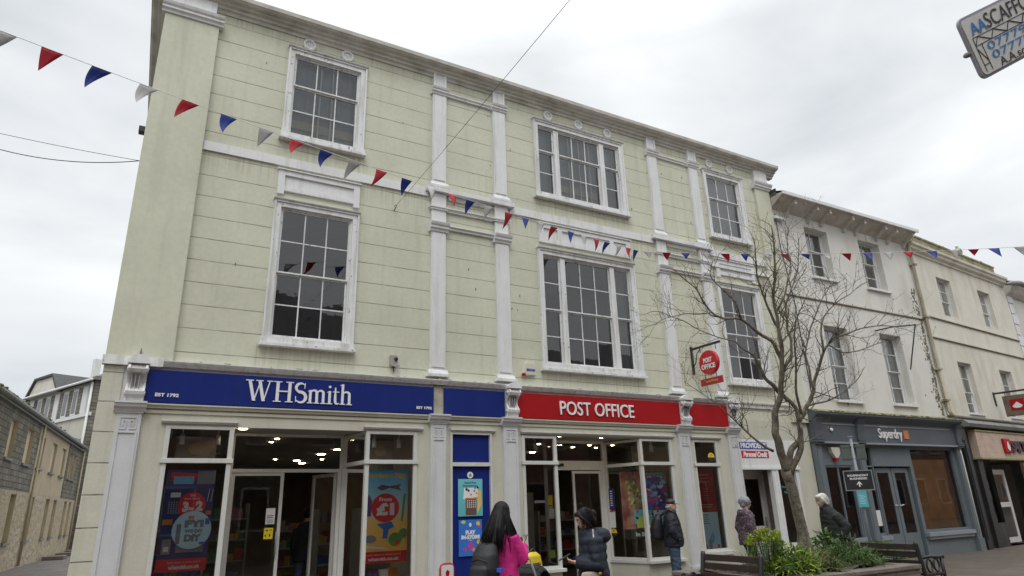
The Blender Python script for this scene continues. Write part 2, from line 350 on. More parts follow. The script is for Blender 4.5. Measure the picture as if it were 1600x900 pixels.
# ------------------------------------------------------------------ sash windows
def window(b, x0, x1, z0, z1, lights, rail, ru, rl, yb=.05, casing=None, sill=(.05, .06), wm='white_peel', blind=None, bars=.022, stile=.05, head=None, label=None, box=.0):
    fm = MB()
    if casing:
        cw, pr = casing
        a, c, d, e = x0-cw, x1+cw, z0-cw*.75, z1+cw
        fm.box(a, x0, -pr, .0, z0, z1); fm.box(x1, c, -pr, 0, z0, z1)
        fm.box(a, c, -pr, 0, z1, e); 
        fm.box(a, a+.035, -pr-.025, -pr, z0, e-.001); fm.box(c-.035, c, -pr-.025, -pr, z0, e-.001)
        fm.prism_x([(0, e), (-pr-.05, e), (-pr-.06, e+.018), (-pr-.03, e+.03), (0, e+.03)], a-.02, c+.02)
        fm.box(a+.036, c-.036, -pr-.025, -pr, e-.04, e-.001)
        fm.box(a-.02, c+.02, -pr-.04, 0, d, z0)
    y = yb
    fm.box(x0, x0+.025, 0 if casing else y-.03, y+.1, z0, z1); fm.box(x1-.025, x1, 0 if casing else y-.03, y+.1, z0, z1); fm.box(x0+.025, x1-.025, 0 if casing else y-.03, y+.1, z1-.025, z1)
    fm.box(x0+.025, x1-.025, y-.02, y+.1, z0, z0+.03)
    win = fm.build('window', M[wm], b)
    if label: win['label'] = label
    sm = MB(); pm = MB(); n = len(lights)
    for k, (a, c, cols) in enumerate(lights):
        if k < n-1:
            sm.box(c, lights[k+1][0], y-.045, y+.08, z0+.03, z1-.025)
        for (za, zb, rows, yy) in ((rail, z1-.025, ru, y), (z0+.03, rail, rl, y+.04)):
            s = stile*.62
            sm.box(a, a+s, yy, yy+.035, za, zb); sm.box(c-s, c, yy, yy+.035, za, zb)
            top = .028; bot = .05 if yy > y else .028
            sm.box(a+s, c-s, yy, yy+.035, zb-top, zb); sm.box(a+s, c-s, yy, yy+.035, za, za+bot)
            ga, gc, gz0, gz1 = a+s, c-s, za+bot, zb-top
            for i in range(1, cols):
                xx = ga+(gc-ga)*i/cols; sm.box(xx-bars/2, xx+bars/2, yy+.004, yy+.03, gz0, gz1)
            for j in range(1, rows):
                zz = gz0+(gz1-gz0)*j/rows; sm.box(ga, gc, yy+.006, yy+.028, zz-bars/2, zz+bars/2)
            for i in range(cols):
                for j in range(rows):
                    xa, xb = ga+(gc-ga)*i/cols, ga+(gc-ga)*(i+1)/cols; zc, zd = gz0+(gz1-gz0)*j/rows, gz0+(gz1-gz0)*(j+1)/rows
                    t1, t2 = rng.uniform(-.004, .004), rng.uniform(-.005, .005)
                    yg = yy+.018
                    pm.quad((xa, yg-t1-t2, zc), (xb, yg+t1-t2, zc), (xb, yg+t1+t2, zd), (xa, yg-t1+t2, zd))
    sm.build('sash', M[wm], win); pm.build('pane', M['glass'], win)
    if sill:
        a, c = (x0-casing[0]-.04, x1+casing[0]+.04) if casing else (x0-.06, x1+.06)
        zt = z0-casing[0]*.75 if casing else z0
        MB().prism_x([(0 if casing else y-.03, zt), (-sill[0]-(casing[1] if casing else 0)-.03, zt-.01), (-sill[0]-(casing[1] if casing else 0)-.03, zt-sill[1]), (0, zt-sill[1])], a, c).build('sill', M[wm], win)
    if blind:
        bm_, f0, f1, xa, xb = blind
        q = MB(); n_ = 24; bd_ = .2 if bm_ != 'lace' else .11; X0, X1 = x0+(x1-x0)*xa, x0+(x1-x0)*xb
        for i in range(n_):
            xa_, xb_ = X0+(X1-X0)*i/n_, X0+(X1-X0)*(i+1)/n_; ya = y+bd_+.02*math.sin(i*1.7); yb_ = y+bd_+.02*math.sin((i+1)*1.7)
            q.quad((xa_, ya, z0+(z1-z0)*f0), (xb_, yb_, z0+(z1-z0)*f0), (xb_, yb_, z0+(z1-z0)*f1), (xa_, ya, z0+(z1-z0)*f1))
        q.build('curtain', M[bm_], win)
    return win
# ================================================================== BUILDING ONE
B1 = thing('shop_building', 'long three storey cream green stucco building with white pilasters above blue and red shop fascias', 'building', (0, 0, 0))
wins = [  # opening x0,x1,z0,z1, lights, rail, upper rows, lower rows, blind
 (1.64, 2.98, 8.53, 10.36, 1, 9.67, 1, 2, ('blind', .0, 1, 0, 1)),
 (1.64, 2.97, 4.50, 6.98, 1, 5.72, 2, 2, None),
 (7.29, 9.73, 8.52, 10.34, 3, 9.68, 1, 2, ('blind', .0, 1, .0, 1)),
 (7.27, 9.74, 4.47, 6.98, 3, 5.71, 2, 2, ('blind', .0, 1, .86, 1)),
 (12.78, 14.05, 8.50, 10.30, 1, 9.62, 1, 2, ('blind', 0, 1, 0, 1)),
 (12.74, 14.06, 4.50, 6.93, 1, 5.70, 2, 2, None)]
holes = [w_[:4] for w_ in wins]
MB().wall(-.67, 15.3, 3.5, 10.95, 0, holes, .16).build('wall', M['stucco'], B1)
for (a, c, z0, z1, n, rail, ru, rl, bl) in wins:
    if n == 1: li = [(a+.025, c-.025, 3)]
    else: li = [(a+.025, a+.47, 1), (a+.60, c-.60, 3), (c-.47, c-.025, 1)]
    wn = window(B1, a, c, z0, z1, li, rail, ru, rl, .03, (.125, .05), blind=bl)
    if z0 > 8 and c < 12:
        q = MB(); x_a, x_b = (a, c) if n == 1 else (a+.6, c-.6)
        for f in (.30, .55, .80) if n == 3 else (.42, .60): q.box(x_a+(x_b-x_a)*f, x_a+(x_b-x_a)*f+.028, .14, .165, z0, z1)
        q.box(x_a, x_b, .14, .165, z0+.62, z0+.66); q.build('secondary_glazing', M['white'], wn)
        MB().box(x_a, x_b, .19, .2, z0+.28, z0+.46).build('window_shelf', M['tan'], wn)
# raised panels over the first floor windows
for x0, x1, segs in ((1.54, 3.08, 1), (7.2, 9.81, 3), (12.7, 14.15, 1)):
    q = MB(); z0, z1 = 7.27, 7.73
    q.box(x0, x1, -.05, 0, z1-.1, z1); q.box(x0, x1, -.05, 0, z0, z0+.1) if segs > 1 else q.box(x0+.12, x1-.12, -.05, 0, z0+.04, z0+.12)
    zq = z0+.1 if segs > 1 else z0-.03
    q.box(x0, x0+.12, -.05, 0, zq, z1-.1); q.box(x1-.12, x1, -.05, 0, zq, z1-.1)
    q.box(x0+.12, x1-.12, -.012, 0, z0+.1, z1-.1)
    if segs > 1:
        for xx in (x0+.5, x1-.62): q.box(xx, xx+.12, -.05, 0, z0+.1, z1-.1)
    q.prism_x([(0, z1), (-.08, z1), (-.08, z1+.02), (0, z1+.03)], x0-.02, x1+.02)
    q.build('raised_panel', M['white'], B1)
# wreath ornaments above the top windows
for X in (1.9, 2.68, 7.62, 8.52, 9.42, 12.99, 13.79):
    q = MB(); zc = 10.68
    for i in range(14):
        a = 2*math.pi*i/14+.2; r = .105
        q.ell((X+r*math.cos(a), -.02, zc+r*math.sin(a)), (.046, .03, .026), rot=(0, -a-1.1, 0), n=8, k=5)
    q.tube([(X+.105*math.cos(2*math.pi*i/24), -.006, zc+.105*math.sin(2*math.pi*i/24)) for i in range(25)], .014, 6)
    q.ell((X, -.01, zc+.02), (.03, .02, .05), n=8, k=5); q.tube([(X, -.002, zc), (X, -.012, zc)], [.10, .085], 18)
    for sx_ in (-1, 1): q.tube([(X+sx_*.01, -.01, zc-.10), (X+sx_*.05, -.012, zc-.145)], .01, 5)
    q.build('wreath', M['white'], B1)
# corner and end pilasters
q = MB(); q.box(-.69, .22, -.11, .02, 3.96, 10.42); q.build('corner_pilaster', M['stucco_plain'], B1)
cap = [(0, 0), (-.05, 0), (-.06, .04), (-.1, .07), (-.1, .11), (-.13, .14), (-.15, .19), (0, .19)]
def capital(q, x0, x1, z, pr, s=1.0, base=0):
    for yy, zz in [(None, None)]:
        pass
    q.prism_x([(base, z)]+[(y*s-pr, z+zz*s) for y, zz in cap]+[(base, z+.19*s)], x0-.05*s, x1+.05*s)
q = MB(); capital(q, -.70, .24, 10.40, .09, 1.0); q.box(-.69, .14, -.13, 0, 10.59, 10.95); q.box(-.6, .05, -.145, -.13, 10.64, 10.9); q.build('pilaster_capital', M['white'], B1)
q = MB(); q.box(14.70, 15.3, -.08, .02, 3.5, 10.28); q.build('end_pilaster', M['stucco_plain'], B1)
q = MB(); capital(q, 14.68, 15.3, 10.27, .06, 1.0); q.box(14.74, 15.28, -.09, 0, 10.46, 10.95); q.box(14.82, 15.2, -.10, -.09, 10.52, 10.9); q.build('pilaster_capital', M['white'], B1)
# slender pilasters
for x0, x1 in ((4.59, 4.91), (6.07, 6.39), (10.66, 10.98), (12.12, 12.44)):
    q = MB()
    q.box(x0, x1, -.07, 0, 8.16, 10.36); q.box(x0+.03, x1-.03, -.085, -.07, 8.22, 10.3)
    capital(q, x0, x1, 10.35, .05, .8)
    q.box(x0+.01, x1-.01, -.07, 0, 10.5, 10.95); q.box(x0+.01, x0+.06, -.09, -.07, 10.5, 10.93); q.box(x1-.06, x1-.01, -.09, -.07, 10.5, 10.93); q.box(x0+.06, x1-.06, -.09, -.07, 10.86, 10.93)
    for zb in (8.02, 4.0):                                   # bases
        q.box(x0-.07, x1+.07, -.13, 0, zb+.02, zb+.07); q.prism_x([(0, zb+.07), (-.12, zb+.07), (-.1, zb+.11), (-.08, zb+.15), (0, zb+.15)], x0-.04, x1+.04)
    q.box(x0, x1, -.07, 0, 7.22, 7.92)
    q.box(x0, x1, -.07, 0, 4.15, 7.03); q.box(x0+.03, x1-.03, -.085, -.07, 4.2, 7.0)
    capital(q, x0, x1, 7.03, .05, .95)
    q.box(x0-.03, x1+.03, -.1, 0, 7.53, 7.57); q.box(x0-.05, x1+.05, -.12, 0, 7.57, 7.6)
    q.build('pilaster', M['white'], B1)
# paired ledges between the close set pilasters
for x0, x1 in ((4.91, 6.07), (10.98, 12.12)):
    q = MB()
    q.prism_x([(0, 10.37), (-.05, 10.38), (-.05, 10.41), (-.08, 10.44), (-.08, 10.46), (0, 10.47)], x0, x1)
    q.build('ledge_moulding', M['white'], B1)
    for z in (7.13, 7.53): MB().prism_x([(0, z), (-.05, z), (-.05, z+.04), (-.09, z+.06), (-.09, z+.08), (0, z+.09)], x0, x1).build('ledge_moulding', M['white'], B1)
q = MB()
for x0, x1 in ((.23, 4.52), (4.98, 6.0), (6.46, 10.59), (11.05, 12.05), (12.51, 14.69)):
    q.box(x0, x1, -.04, 0, 7.82, 8.0)
q.box(4.45, 6.53, -.15, 0, 7.925, 8.02); q.box(10.52, 12.58, -.15, 0, 7.925, 8.02)
q.build('string_course', M['white'], B1)
MB().box(12.5, 14.7, -.07, 0, 7.5, 7.58).build('ledge_moulding', M['white'], B1)
# cornice with gutter
prof = [(.1, 10.80), (-.03, 10.80), (-.05, 10.85), (-.10, 10.87), (-.11, 10.91), (-.17, 10.93), (-.18, 10.97), (-.26, 10.985), (-.27, 11.0), (-.30, 11.02), (-.31, 11.10), (-.29, 11.10), (-.28, 11.04), (.1, 11.04)]
q = MB(); q.prism_x(prof, -.98, 15.62); 
q.build('cornice', M['gutter'], B1)
q = MB(); q.add(*(lambda n: ([(-.67-(-y)*1.0 if False else -.68+y*1.0, yy, z) for yy in (.1, 15.9) for (y, z) in prof], [(i, (i+1) % n, n+(i+1) % n, n+i) for i in range(n)]+[tuple(range(n)), tuple(range(n, 2*n))]))(len(prof)))
q.build('cornice_return', M['gutter'], B1)
q = MB(); q.box(-.9, 15.3, -.02, .25, 10.955, 10.97); q.build('soffit_board', M['gutter'], B1)
q = MB(); q.add([(-.9, -.2, 11.06), (15.5, -.2, 11.06), (15.5, 16, 11.06), (-.9, 16, 11.06), (4, 7, 12.6), (11.5, 7, 12.6)], [(0,1,5,4), (1,2,5), (2,3,4,5), (3,0,4)]); q.build('roof', M['roof'], B1)
# side and rear walls, rooms
q = MB(); q.box(-.67, -.5, .001, 16, 0, 10.9); q.box(15.1, 15.3, .3, 16, 0, 10.9); q.box(-.5, 15.1, 15.8, 16, 0, 10.9); q.build('side_wall', M['stucco_plain'], B1)
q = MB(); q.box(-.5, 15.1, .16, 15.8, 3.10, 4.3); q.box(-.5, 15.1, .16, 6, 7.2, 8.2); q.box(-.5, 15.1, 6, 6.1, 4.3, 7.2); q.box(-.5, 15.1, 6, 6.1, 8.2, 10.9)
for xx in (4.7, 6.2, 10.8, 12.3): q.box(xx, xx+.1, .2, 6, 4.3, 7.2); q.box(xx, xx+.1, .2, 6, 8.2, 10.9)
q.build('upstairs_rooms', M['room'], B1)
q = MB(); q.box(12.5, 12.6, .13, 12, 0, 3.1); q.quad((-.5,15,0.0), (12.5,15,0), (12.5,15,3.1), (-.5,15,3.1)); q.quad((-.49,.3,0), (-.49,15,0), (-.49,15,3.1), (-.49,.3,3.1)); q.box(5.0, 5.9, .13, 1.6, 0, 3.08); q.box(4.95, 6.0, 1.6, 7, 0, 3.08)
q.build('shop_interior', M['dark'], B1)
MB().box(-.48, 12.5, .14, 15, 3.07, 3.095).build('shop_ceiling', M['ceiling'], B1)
MB().box(-.48, 15, .02, 15, .0, .012).build('shop_floor', pmat('dull_floor_tile', (.09, .08, .075), .4, .1, 3), B1)
# ---------------- ground floor front
gh = [(.26, 4.38, 0.0, 2.97), (5.07, 5.87, 0.0, 2.97), (6.58, 10.5, 0.0, 2.98), (11.16, 11.92, .55, 2.98), (12.62, 14.66, 0, 3.02)]
MB().wall(-.42, 15.3, 0, 3.5, 0, gh, .13).build('shop_front_wall', M['cream'], B1)
MB().box(-.69, -.42, -.06, .02, 0, 3.84).build('quoin_strip', M['quoin'], B1)
q = MB(); q.box(-.72, 15.3, -.065, 0, 3.81, 3.9) if False else q.box(-.42, 12.7, -.03, 0, 3.3, 3.9)
q.build('fascia_backing', M['white'], B1)
q = MB(); q.prism_x([(0, 3.86), (-.09, 3.86), (-.13, 3.91), (-.15, 3.94), (-.15, 3.955), (0, 3.985)], .1, 12.7)
q.box(-.72, .1, -.125, 0, 3.85, 3.985)
q.prism_x([(0, 3.80), (-.04, 3.80), (-.05, 3.87), (-.08, 3.90), (-.09, 3.93), (0, 3.95)], 12.701, 15.3)
q.build('cornice_ledge', M['white_peel'], B1)
q = MB()
for i in range(70):                                         # broken lead flashing on the ledge
    x = .1+12.5*i/70+rng.uniform(-.05, .05); 
    if rng.random() < .45: q.box(x, x+rng.uniform(.02, .12), -.149, -.01, 3.957, 3.961+rng.uniform(0, .007))
q.build('flashing', M['lead'], B1)
q = MB(); q.prism_x([(0, 3.22), (-.05, 3.22), (-.06, 3.25), (-.09, 3.27), (-.09, 3.29), (0, 3.29)], -.42, 12.7); q.box(-.42, 12.7, -.025, 0, 3.15, 3.2)
q.build('architrave_moulding', M['cream'], B1)
# window head ledges
for x0, x1 in ((.19, 1.29), (3.36, 4.48), (5.03, 5.98), (6.55, 10.57), (11.1, 12.05)):
    MB().prism_x([(0, 3.0), (-.04, 3.0), (-.07, 3.03), (-.07, 3.05), (0, 3.06)], x0, x1).build('window_head', M['frost'], B1)
# lower pilasters with key pattern
for x0, x1 in ((-.42, -.09), (4.62, 4.93), (6.15, 6.47), (10.7, 11.02), (12.28, 12.6)):
    q = MB(); y = -.07; w_ = x1-x0
    q.box(x0, x1, y, 0, 0, 3.13)
    for a, c in ((x0+.03, x0+.055), (x1-.055, x1-.03)): q.box(a, c, y-.018, y, .3, 2.86)
    q.box(x0+.055, x1-.055, y-.018, y, 2.835, 2.86)
    k = .014; zt, zb = 3.07, 2.9; xa, xb = x0+.05, x1-.05; xm = (x0+x1)/2
    for a, c, d, e in ((xa, xb, zt-k, zt), (xa, xa+k, zb, zt-k), (xb-k, xb, zb, zt-k), (xa, xm-.02, zb-k, zb), (xm+.02, xb, zb-k, zb), (xm-.02-k, xm-.02, zb, zt-.05), (xm+.02, xm+.02+k, zb, zt-.05), (xa+.04, xm-.034, zt-.06, zt-.06+k), (xm+.034, xb-.04, zt-.06, zt-.06+k), (xa+.04, xa+.04+k, zb+.035, zt-.06), (xb-.04-k, xb-.04, zb+.035, zt-.06)):
        q.box(a, c, y-.014, y, d, e)
    q.box(x0-.02, x1+.02, y-.02, 0, 3.131, 3.155)
    q.prism_x([(0, 3.155), (y-.03, 3.155), (y-.04, 3.19), (y-.09, 3.22), (y-.1, 3.26), (y-.12, 3.27), (y-.12, 3.30), (0, 3.30)], x0-.05, x1+.05)
    q.box(x0-.03, x1+.03, y-.03, 0, 0, .3)
    q.build('shop_pilaster', M['bluewhite'], B1)
# scroll consoles
def console(x0, x1, top='flat'):
    q = MB(); w_ = x1-x0
    cur = [(0, 3.30), (-.12, 3.30), (-.13, 3.36), (-.17, 3.40), (-.18, 3.45), (-.15, 3.49), (-.11, 3.53), (-.10, 3.58), (-.12, 3.64), (-.17, 3.70), (-.23, 3.73), (-.26, 3.78), (-.24, 3.83), (-.2, 3.86), (0, 3.86)]
    for a, c, s in ((x0, x0+.03, 1.08), (x0+.03, x1-.03, .93), (x1-.03, x1, 1.08)): q.prism_x([(y*s, z) for y, z in cur], a, c)
    for i in range(3): q.prism_x([(y*.98, z) for y, z in cur[1:-1]], x0+.055+i*.05, x0+.07+i*.05)
    for xx in (x0-.012, x1-.012): q.tube([(xx, -.185, 3.78), (xx+.024, -.185, 3.78)], [.05, .05], 14); q.tube([(xx-.004, -.185, 3.78), (xx+.03, -.185, 3.78)], [.02, .02], 10); q.tube([(xx, -.135, 3.42), (xx+.024, -.135, 3.42)], [.033, .033], 12)
    zt = 3.98 if top == 'flat' else 4.0
    q.prism_y([(x0-.02, 3.86), (x1+.02, 3.86), (x1+.02, 3.90), (x1-.03, zt-.03), ((x0+x1)/2+.03, zt), ((x0+x1)/2-.03, zt), (x0+.03, zt-.03), (x0-.02, 3.90)], -.27, 0)
    return q.build('scroll_bracket', M['white'], B1)
c0 = console(-.36, -.10, 'point'); 
MB().tube([(-.23, -.14, 4.0), (-.23, -.14, 4.03), (-.23, -.14, 4.12)], [.035, .015, .003], 8).build('finial', pmat('rusty_iron', (.15, .07, .045), .8, .3, 20), c0)
for a in (6.2, 10.80, 12.34): console(a, a+.26)
q = MB(); q.box(4.68, 4.86, -.045, 0, 3.3, 3.86); q.prism_y([(4.64, 3.86), (4.9, 3.86), (4.78, 4.0)], -.1, 0); q.build('bare_stone_pier', pmat('bare_flaking_stone', (.42, .39, .30), .9, .25, 8, .4, 25, dirt=(.2, .19, .14), damt=.6), B1)
# fascia signs
def fascia(x0, x1, mat, label, z0=3.30, z1=3.81):
    return MB().box(x0, x1, -.09, -.031, z0, z1).build('fascia_sign', M[mat], B1, bevel=.006, label=label)
s1 = fascia(-.09, 4.66, 'navy', 'long navy blue fascia sign with serif white lettering'); s2 = fascia(4.88, 6.18, 'navy', 'short blank navy blue fascia panel')
s3 = fascia(6.47, 10.79, 'red', 'long red fascia sign with white capital lettering'); s4 = fascia(11.07, 12.33, 'red', 'short blank red fascia panel')
for xx in (1.22, 3.28): MB().box(xx, xx+.004, -.0915, -.0895, 3.305, 3.805).build('panel_joint', M['black'], s1)
for xx in (7.38, 9.55): MB().box(xx, xx+.004, -.0915, -.0895, 3.305, 3.805).build('panel_joint', M['black'], s3)
# serif shop lettering drawn letter by letter
def serif_letters(parent, x0, x1, z0, h):
    q = MB(); y0, y1 = -.106, -.0905
    cyc = [0]
    def poly(pts):
        q.prism_y([(a, b) for a, b in pts], y0-cyc[0]*.0007, y1); cyc[0] = (cyc[0]+1) % 7
    def bar(xa, za, xb, zb, wd):            # slanted stem cut level at both ends
        poly([(xa-wd/2, za), (xa+wd/2, za), (xb+wd/2, zb), (xb-wd/2, zb)])
    TK, TN, SF = .17, .055, .045
    def serif(xc, z, wd, up=1): poly([(xc-wd/2, z), (xc+wd/2, z), (xc+wd/2, z+SF*up), (xc-wd/2, z+SF*up)] if up > 0 else [(xc-wd/2, z-SF), (xc+wd/2, z-SF), (xc+wd/2, z), (xc-wd/2, z)])
    def stroke(pts, ws):
        n = len(pts); P = [Vector((a, 0, b)) for a, b in pts]; Lf = []; Rt = []
        for i in range(n):
            t = (P[min(i+1, n-1)]-P[max(i-1, 0)]).normalized(); nn_ = Vector((-t.z, 0, t.x))*ws[i]/2; Lf.append(P[i]+nn_); Rt.append(P[i]-nn_)
        vs = [Vector((v.x, yy, v.z)) for yy in (y0-cyc[0]*.0007, y1) for v in Lf+Rt]; m_ = 2*n; fs = []
        cyc[0] = (cyc[0]+1) % 7
        for i in range(n-1):
            fs += [(i, i+1, n+i+1, n+i), (m_+i, m_+n+i, m_+n+i+1, m_+i+1), (i, m_+i, m_+i+1, i+1), (n+i, n+i+1, m_+n+i+1, m_+n+i)]
        q.add(vs, fs)
    st = []; x = 0
    # unit cap height = 1
    def W(x):
        bar(x+.42, 0, x+.16, 1, TK*.9); bar(x+.42, 0, x+.66, .95, TN); bar(x+.86, 0, x+.62, 1, TK*.9); bar(x+.86, 0, x+1.12, 1, TN)
        serif(x+.16, 1, .36, -1); serif(x+.62, 1, .34, -1); serif(x+1.12, 1, .28, -1); return 1.30
    def H(x):
        for a in (.2, .78): bar(x+a, 0, x+a, 1, TK*.88); serif(x+a, 0, .38); serif(x+a, 1, .38, -1)
        poly([(x+.2, .49), (x+.78, .49), (x+.78, .55), (x+.2, .55)]); return 1.0
    def S(x):
        pts = []; ws = []
        for i in range(21):
            t = i/20; a = math.radians(35+ (235)*t); pts.append((x+.33+.235*math.cos(a), .745+.215*math.sin(a))); ws.append(.05+.09*max(0, math.sin(math.pi*(t*1.1-.1))) if t < .9 else .14)
        for i in range(1, 22):
            t = i/21; a = math.radians(90-(235)*t); pts.append((x+.33+.255*math.cos(a), .275+.25*math.sin(a))); ws.append(.15 if t < .45 else .15-.1*(t-.45)/.55)
        stroke(pts, ws); poly([(x+.50, .70), (x+.53, .70), (x+.55, .98), (x+.51, .98)]); poly([(x+.08, .03), (x+.12, .03), (x+.105, .32), (x+.075, .32)]); return .68
    def arch(x, xa, xb, top, wd, hgt):
        pts = []; ws = []
        for i in range(9):
            a = math.radians(170-150*i/8); pts.append(((xa+xb)/2+(xb-xa)/2*math.cos(a), top-.16+.14*math.sin(a))); ws.append(.05+.08*(i/8))
        pts.append((xb, .2)); ws.append(wd); pts.append((xb, 0)); ws.append(wd); stroke(pts, ws)
    def m(x):
        bar(x+.13, 0, x+.13, .66, TK*.75); poly([(x+.0, .60), (x+.13, .66), (x+.13, .62), (x+.02, .57)])
        arch(x, x+.16, x+.46, .67, TK*.75, 0); arch(x, x+.49, x+.79, .67, TK*.75, 0)
        for a in (.13, .46, .79): serif(x+a, 0, .28)
        return .97
    def i_(x):
        bar(x+.14, 0, x+.14, .66, TK*.75); serif(x+.14, 0, .3); poly([(x+.0, .60), (x+.14, .66), (x+.14, .62), (x+.02, .57)])
        n = 12; poly([(x+.14+.065*math.cos(2*math.pi*k/n), .87+.065*math.sin(2*math.pi*k/n)) for k in range(n)]); return .30
    def t(x):
        stroke([(x+.13, .85), (x+.13, .3), (x+.14, .12), (x+.2, .04), (x+.28, .03), (x+.34, .08)], [.06, .13, .13, .11, .06, .03]); poly([(x+.0, .61), (x+.33, .61), (x+.33, .65), (x+.0, .65)]); return .37
    def h(x):
        bar(x+.14, 0, x+.14, 1.04, TK*.75); poly([(x+.0, .98), (x+.14, 1.04), (x+.14, 1.0), (x+.02, .95)]); arch(x, x+.17, x+.5, .67, TK*.75, 0)
        for a in (.14, .5): serif(x+a, 0, .3)
        return .68
    for fn in (W, H, S, m, i_, t, h): x += fn(x)
    k = (x1-x0)/x
    q.v = [(x0+v[0]*k, v[1], z0+v[2]*h*0 + v[2]*hh) for v in q.v] if False else [(x0+v[0]*k, v[1], z0+v[2]*HH) for v in q.v]
    return q.build('lettering', M['sign_white'], parent)
HH = .345
serif_letters(s1, 1.34, 3.12, 3.395, .3)
text('EST 1792', .1, M['sign_white'], s1, (.21, -.096, 3.42), fit=.33, fith=.055, offset=.004, extrude=.006)
text('EST 1792', .1, M['sign_white'], s1, (4.47, -.096, 3.41), fit=.30, fith=.05, offset=.004, extrude=.006)
text('POST OFFICE', .35, M['sign_white'], s3, (8.45, -.103, 3.545), fit=1.95, fith=.285, offset=.002, extrude=.012)
# ---------------- joinery of shop windows
def frame_rect(q, x0, x1, z0, z1, y0, y1, t, mi=0):
    q.box(x0, x0+t, y0, y1, z0, z1, mi); q.box(x1-t, x1, y0, y1, z0, z1, mi); q.box(x0+t, x1-t, y0, y1, z1-t, z1, mi); q.box(x0+t, x1-t, y0, y1, z0, z0+t, mi)
def display(front, ret, sill, label, ztr=2.44, zt=2.97):
    # front: (xa, xb) of the street pane; ret: ((x,y),(x,y)) of the pane running back to the door
    xa, xb = front; q = MB(); g = MB()
    d = .08
    q.box(xa, xa+.07, -.02, .07, sill, zt); q.box(xb-.07, xb, -.02, .07, sill, zt)
    q.box(xa+.07, xb-.07, -.015, .065, zt-.05, zt); q.box(xa-.02, xb+.02, -.045, .065, ztr-.035, ztr+.035); q.box(xa+.07, xb-.07, -.015, .065, sill, sill+.05)
    g.quad((xa+.07, .03, sill), (xb-.07, .03, sill), (xb-.07, .03, zt), (xa+.07, .03, zt))
    q.box(xa-.03, xb+.05, -.09, .1, sill-.06, sill)
    (x0, y0), (x1, y1) = ret; a = math.atan2(y1-y0, x1-x0); L_ = math.hypot(x1-x0, y1-y0); T = Matrix.Translation((x0, y0, 0)) @ Matrix.Rotation(a, 4, 'Z')
    q2 = MB()
    q2.box(L_-.07, L_, -.035, .035, sill, zt); q2.box(.04, L_-.07, -.03, .03, ztr-.035, ztr+.035); q2.box(.04, L_-.07, -.03, .03, zt-.05, zt); q2.box(.04, L_-.07, -.03, .03, sill, sill+.05)
    q2.box(-.0, L_+.0, -.06, .06, sill-.06, sill)
    q.add([T @ Vector(v) for v in q2.v], q2.f)
    q3 = MB().box(.0, L_, -.03, .03, 0, sill-.06); r = MB(); r.add([T @ Vector(v) for v in q3.v], q3.f); r.box(xa, xb, .0, .08, 0, sill-.06)
    g.add([T @ Vector(v) for v in [(.04, 0, sill), (L_-.05, 0, sill), (L_-.05, 0, zt), (.04, 0, zt)]], [(0, 1, 2, 3)])
    w_ = q.build('display_window', M['frost'], B1, label=label, bevel=.004)
    g.build('pane', M['shopglass'], w_); r.build('stall_riser', M['cream'], w_)
    return w_
display((.26, 1.25), ((1.215, .04), (1.33, 1.0)), .33, 'display window left of the open glass doors')
display((3.42, 4.38), ((3.455, .04), (3.30, 1.0)), .33, 'display window right of the open glass doors')
dw3 = display((6.58, 7.40), ((7.365, .04), (7.72, 1.0)), .47, 'narrow display window left of the recessed doors')
dw4 = display((9.57, 10.5), ((9.60, .04), (9.33, 1.0)), .47, 'display window right of the recessed doors')
# door screens set back in the recesses
def leaf(parent, x0, x1, y, z1, lab=None, handle=None, rz=0, t=.055):
    q = MB(); frame_rect(q, 0, x1-x0, .03, z1, -.02, .02, t); q.box(t, x1-x0-t, -.02, .02, .03+t, .2)
    o = q.build('door', M['frost'], parent, loc=(x0, y, 0)); o.rotation_euler[2] = rz
    if lab: o['label'] = lab
    MB().quad((t, 0, .2), (x1-x0-t, 0, .2), (x1-x0-t, 0, z1-t), (t, 0, z1-t)).build('pane', M['shopglass'], o)
    if handle is not None:
        MB().tube([(handle, -.02, .95), (handle, -.08, .97), (handle-.0, -.08, 1.3), (handle, -.02, 1.32)], .014, 8).build('handle', M['grey_metal'], o)
    return o
q = MB(); frame_rect(q, 1.33, 3.30, 2.32, 3.0, .97, 1.04, .06); q.box(1.33, 1.39, .97, 1.04, 0, 2.32); q.box(3.21, 3.30, .97, 1.04, 0, 2.32); q.build('door_screen', M['frost'], B1)
MB().quad((1.39, 1.0, 2.38), (3.24, 1.0, 2.38), (3.24, 1.0, 2.94), (1.39, 1.0, 2.94)).build('fanlight', M['shopglass'], B1)
d1 = leaf(B1, 1.39, 2.26, 1.01, 2.32, 'closed white framed glass door with handle on the right', .80)
d2 = leaf(B1, 3.20, 4.02, 1.06, 2.31, 'glass door folded open inwards', .7, rz=R_(107))
q = MB(); frame_rect(q, 7.72, 9.33, 2.36, 3.0, .97, 1.04, .06); q.box(7.72, 7.8, .97, 1.04, 0, 2.36); q.box(9.2, 9.33, .97, 1.04, 0, 2.36); q.box(7.78, 9.27, .975, 1.035, 2.42, 2.56); q.build('door_screen', M['frost'], B1)
MB().quad((7.78, 1.0, 2.56), (9.27, 1.0, 2.56), (9.27, 1.0, 2.94), (7.78, 1.0, 2.94)).build('fanlight', M['shopglass'], B1)
leaf(B1, 8.42, 9.2, 1.0, 2.34, None, None); 
MB().box(7.9, 8.18, .94, .969, 2.44, 2.50).build('door_sensor', M['black'], B1)
MB().box(8.15, 8.7, 3.2, 3.3, 0, 1.95).build('inner_door', pmat('grey_inner_door', (.30, .30, .28), .6), B1)
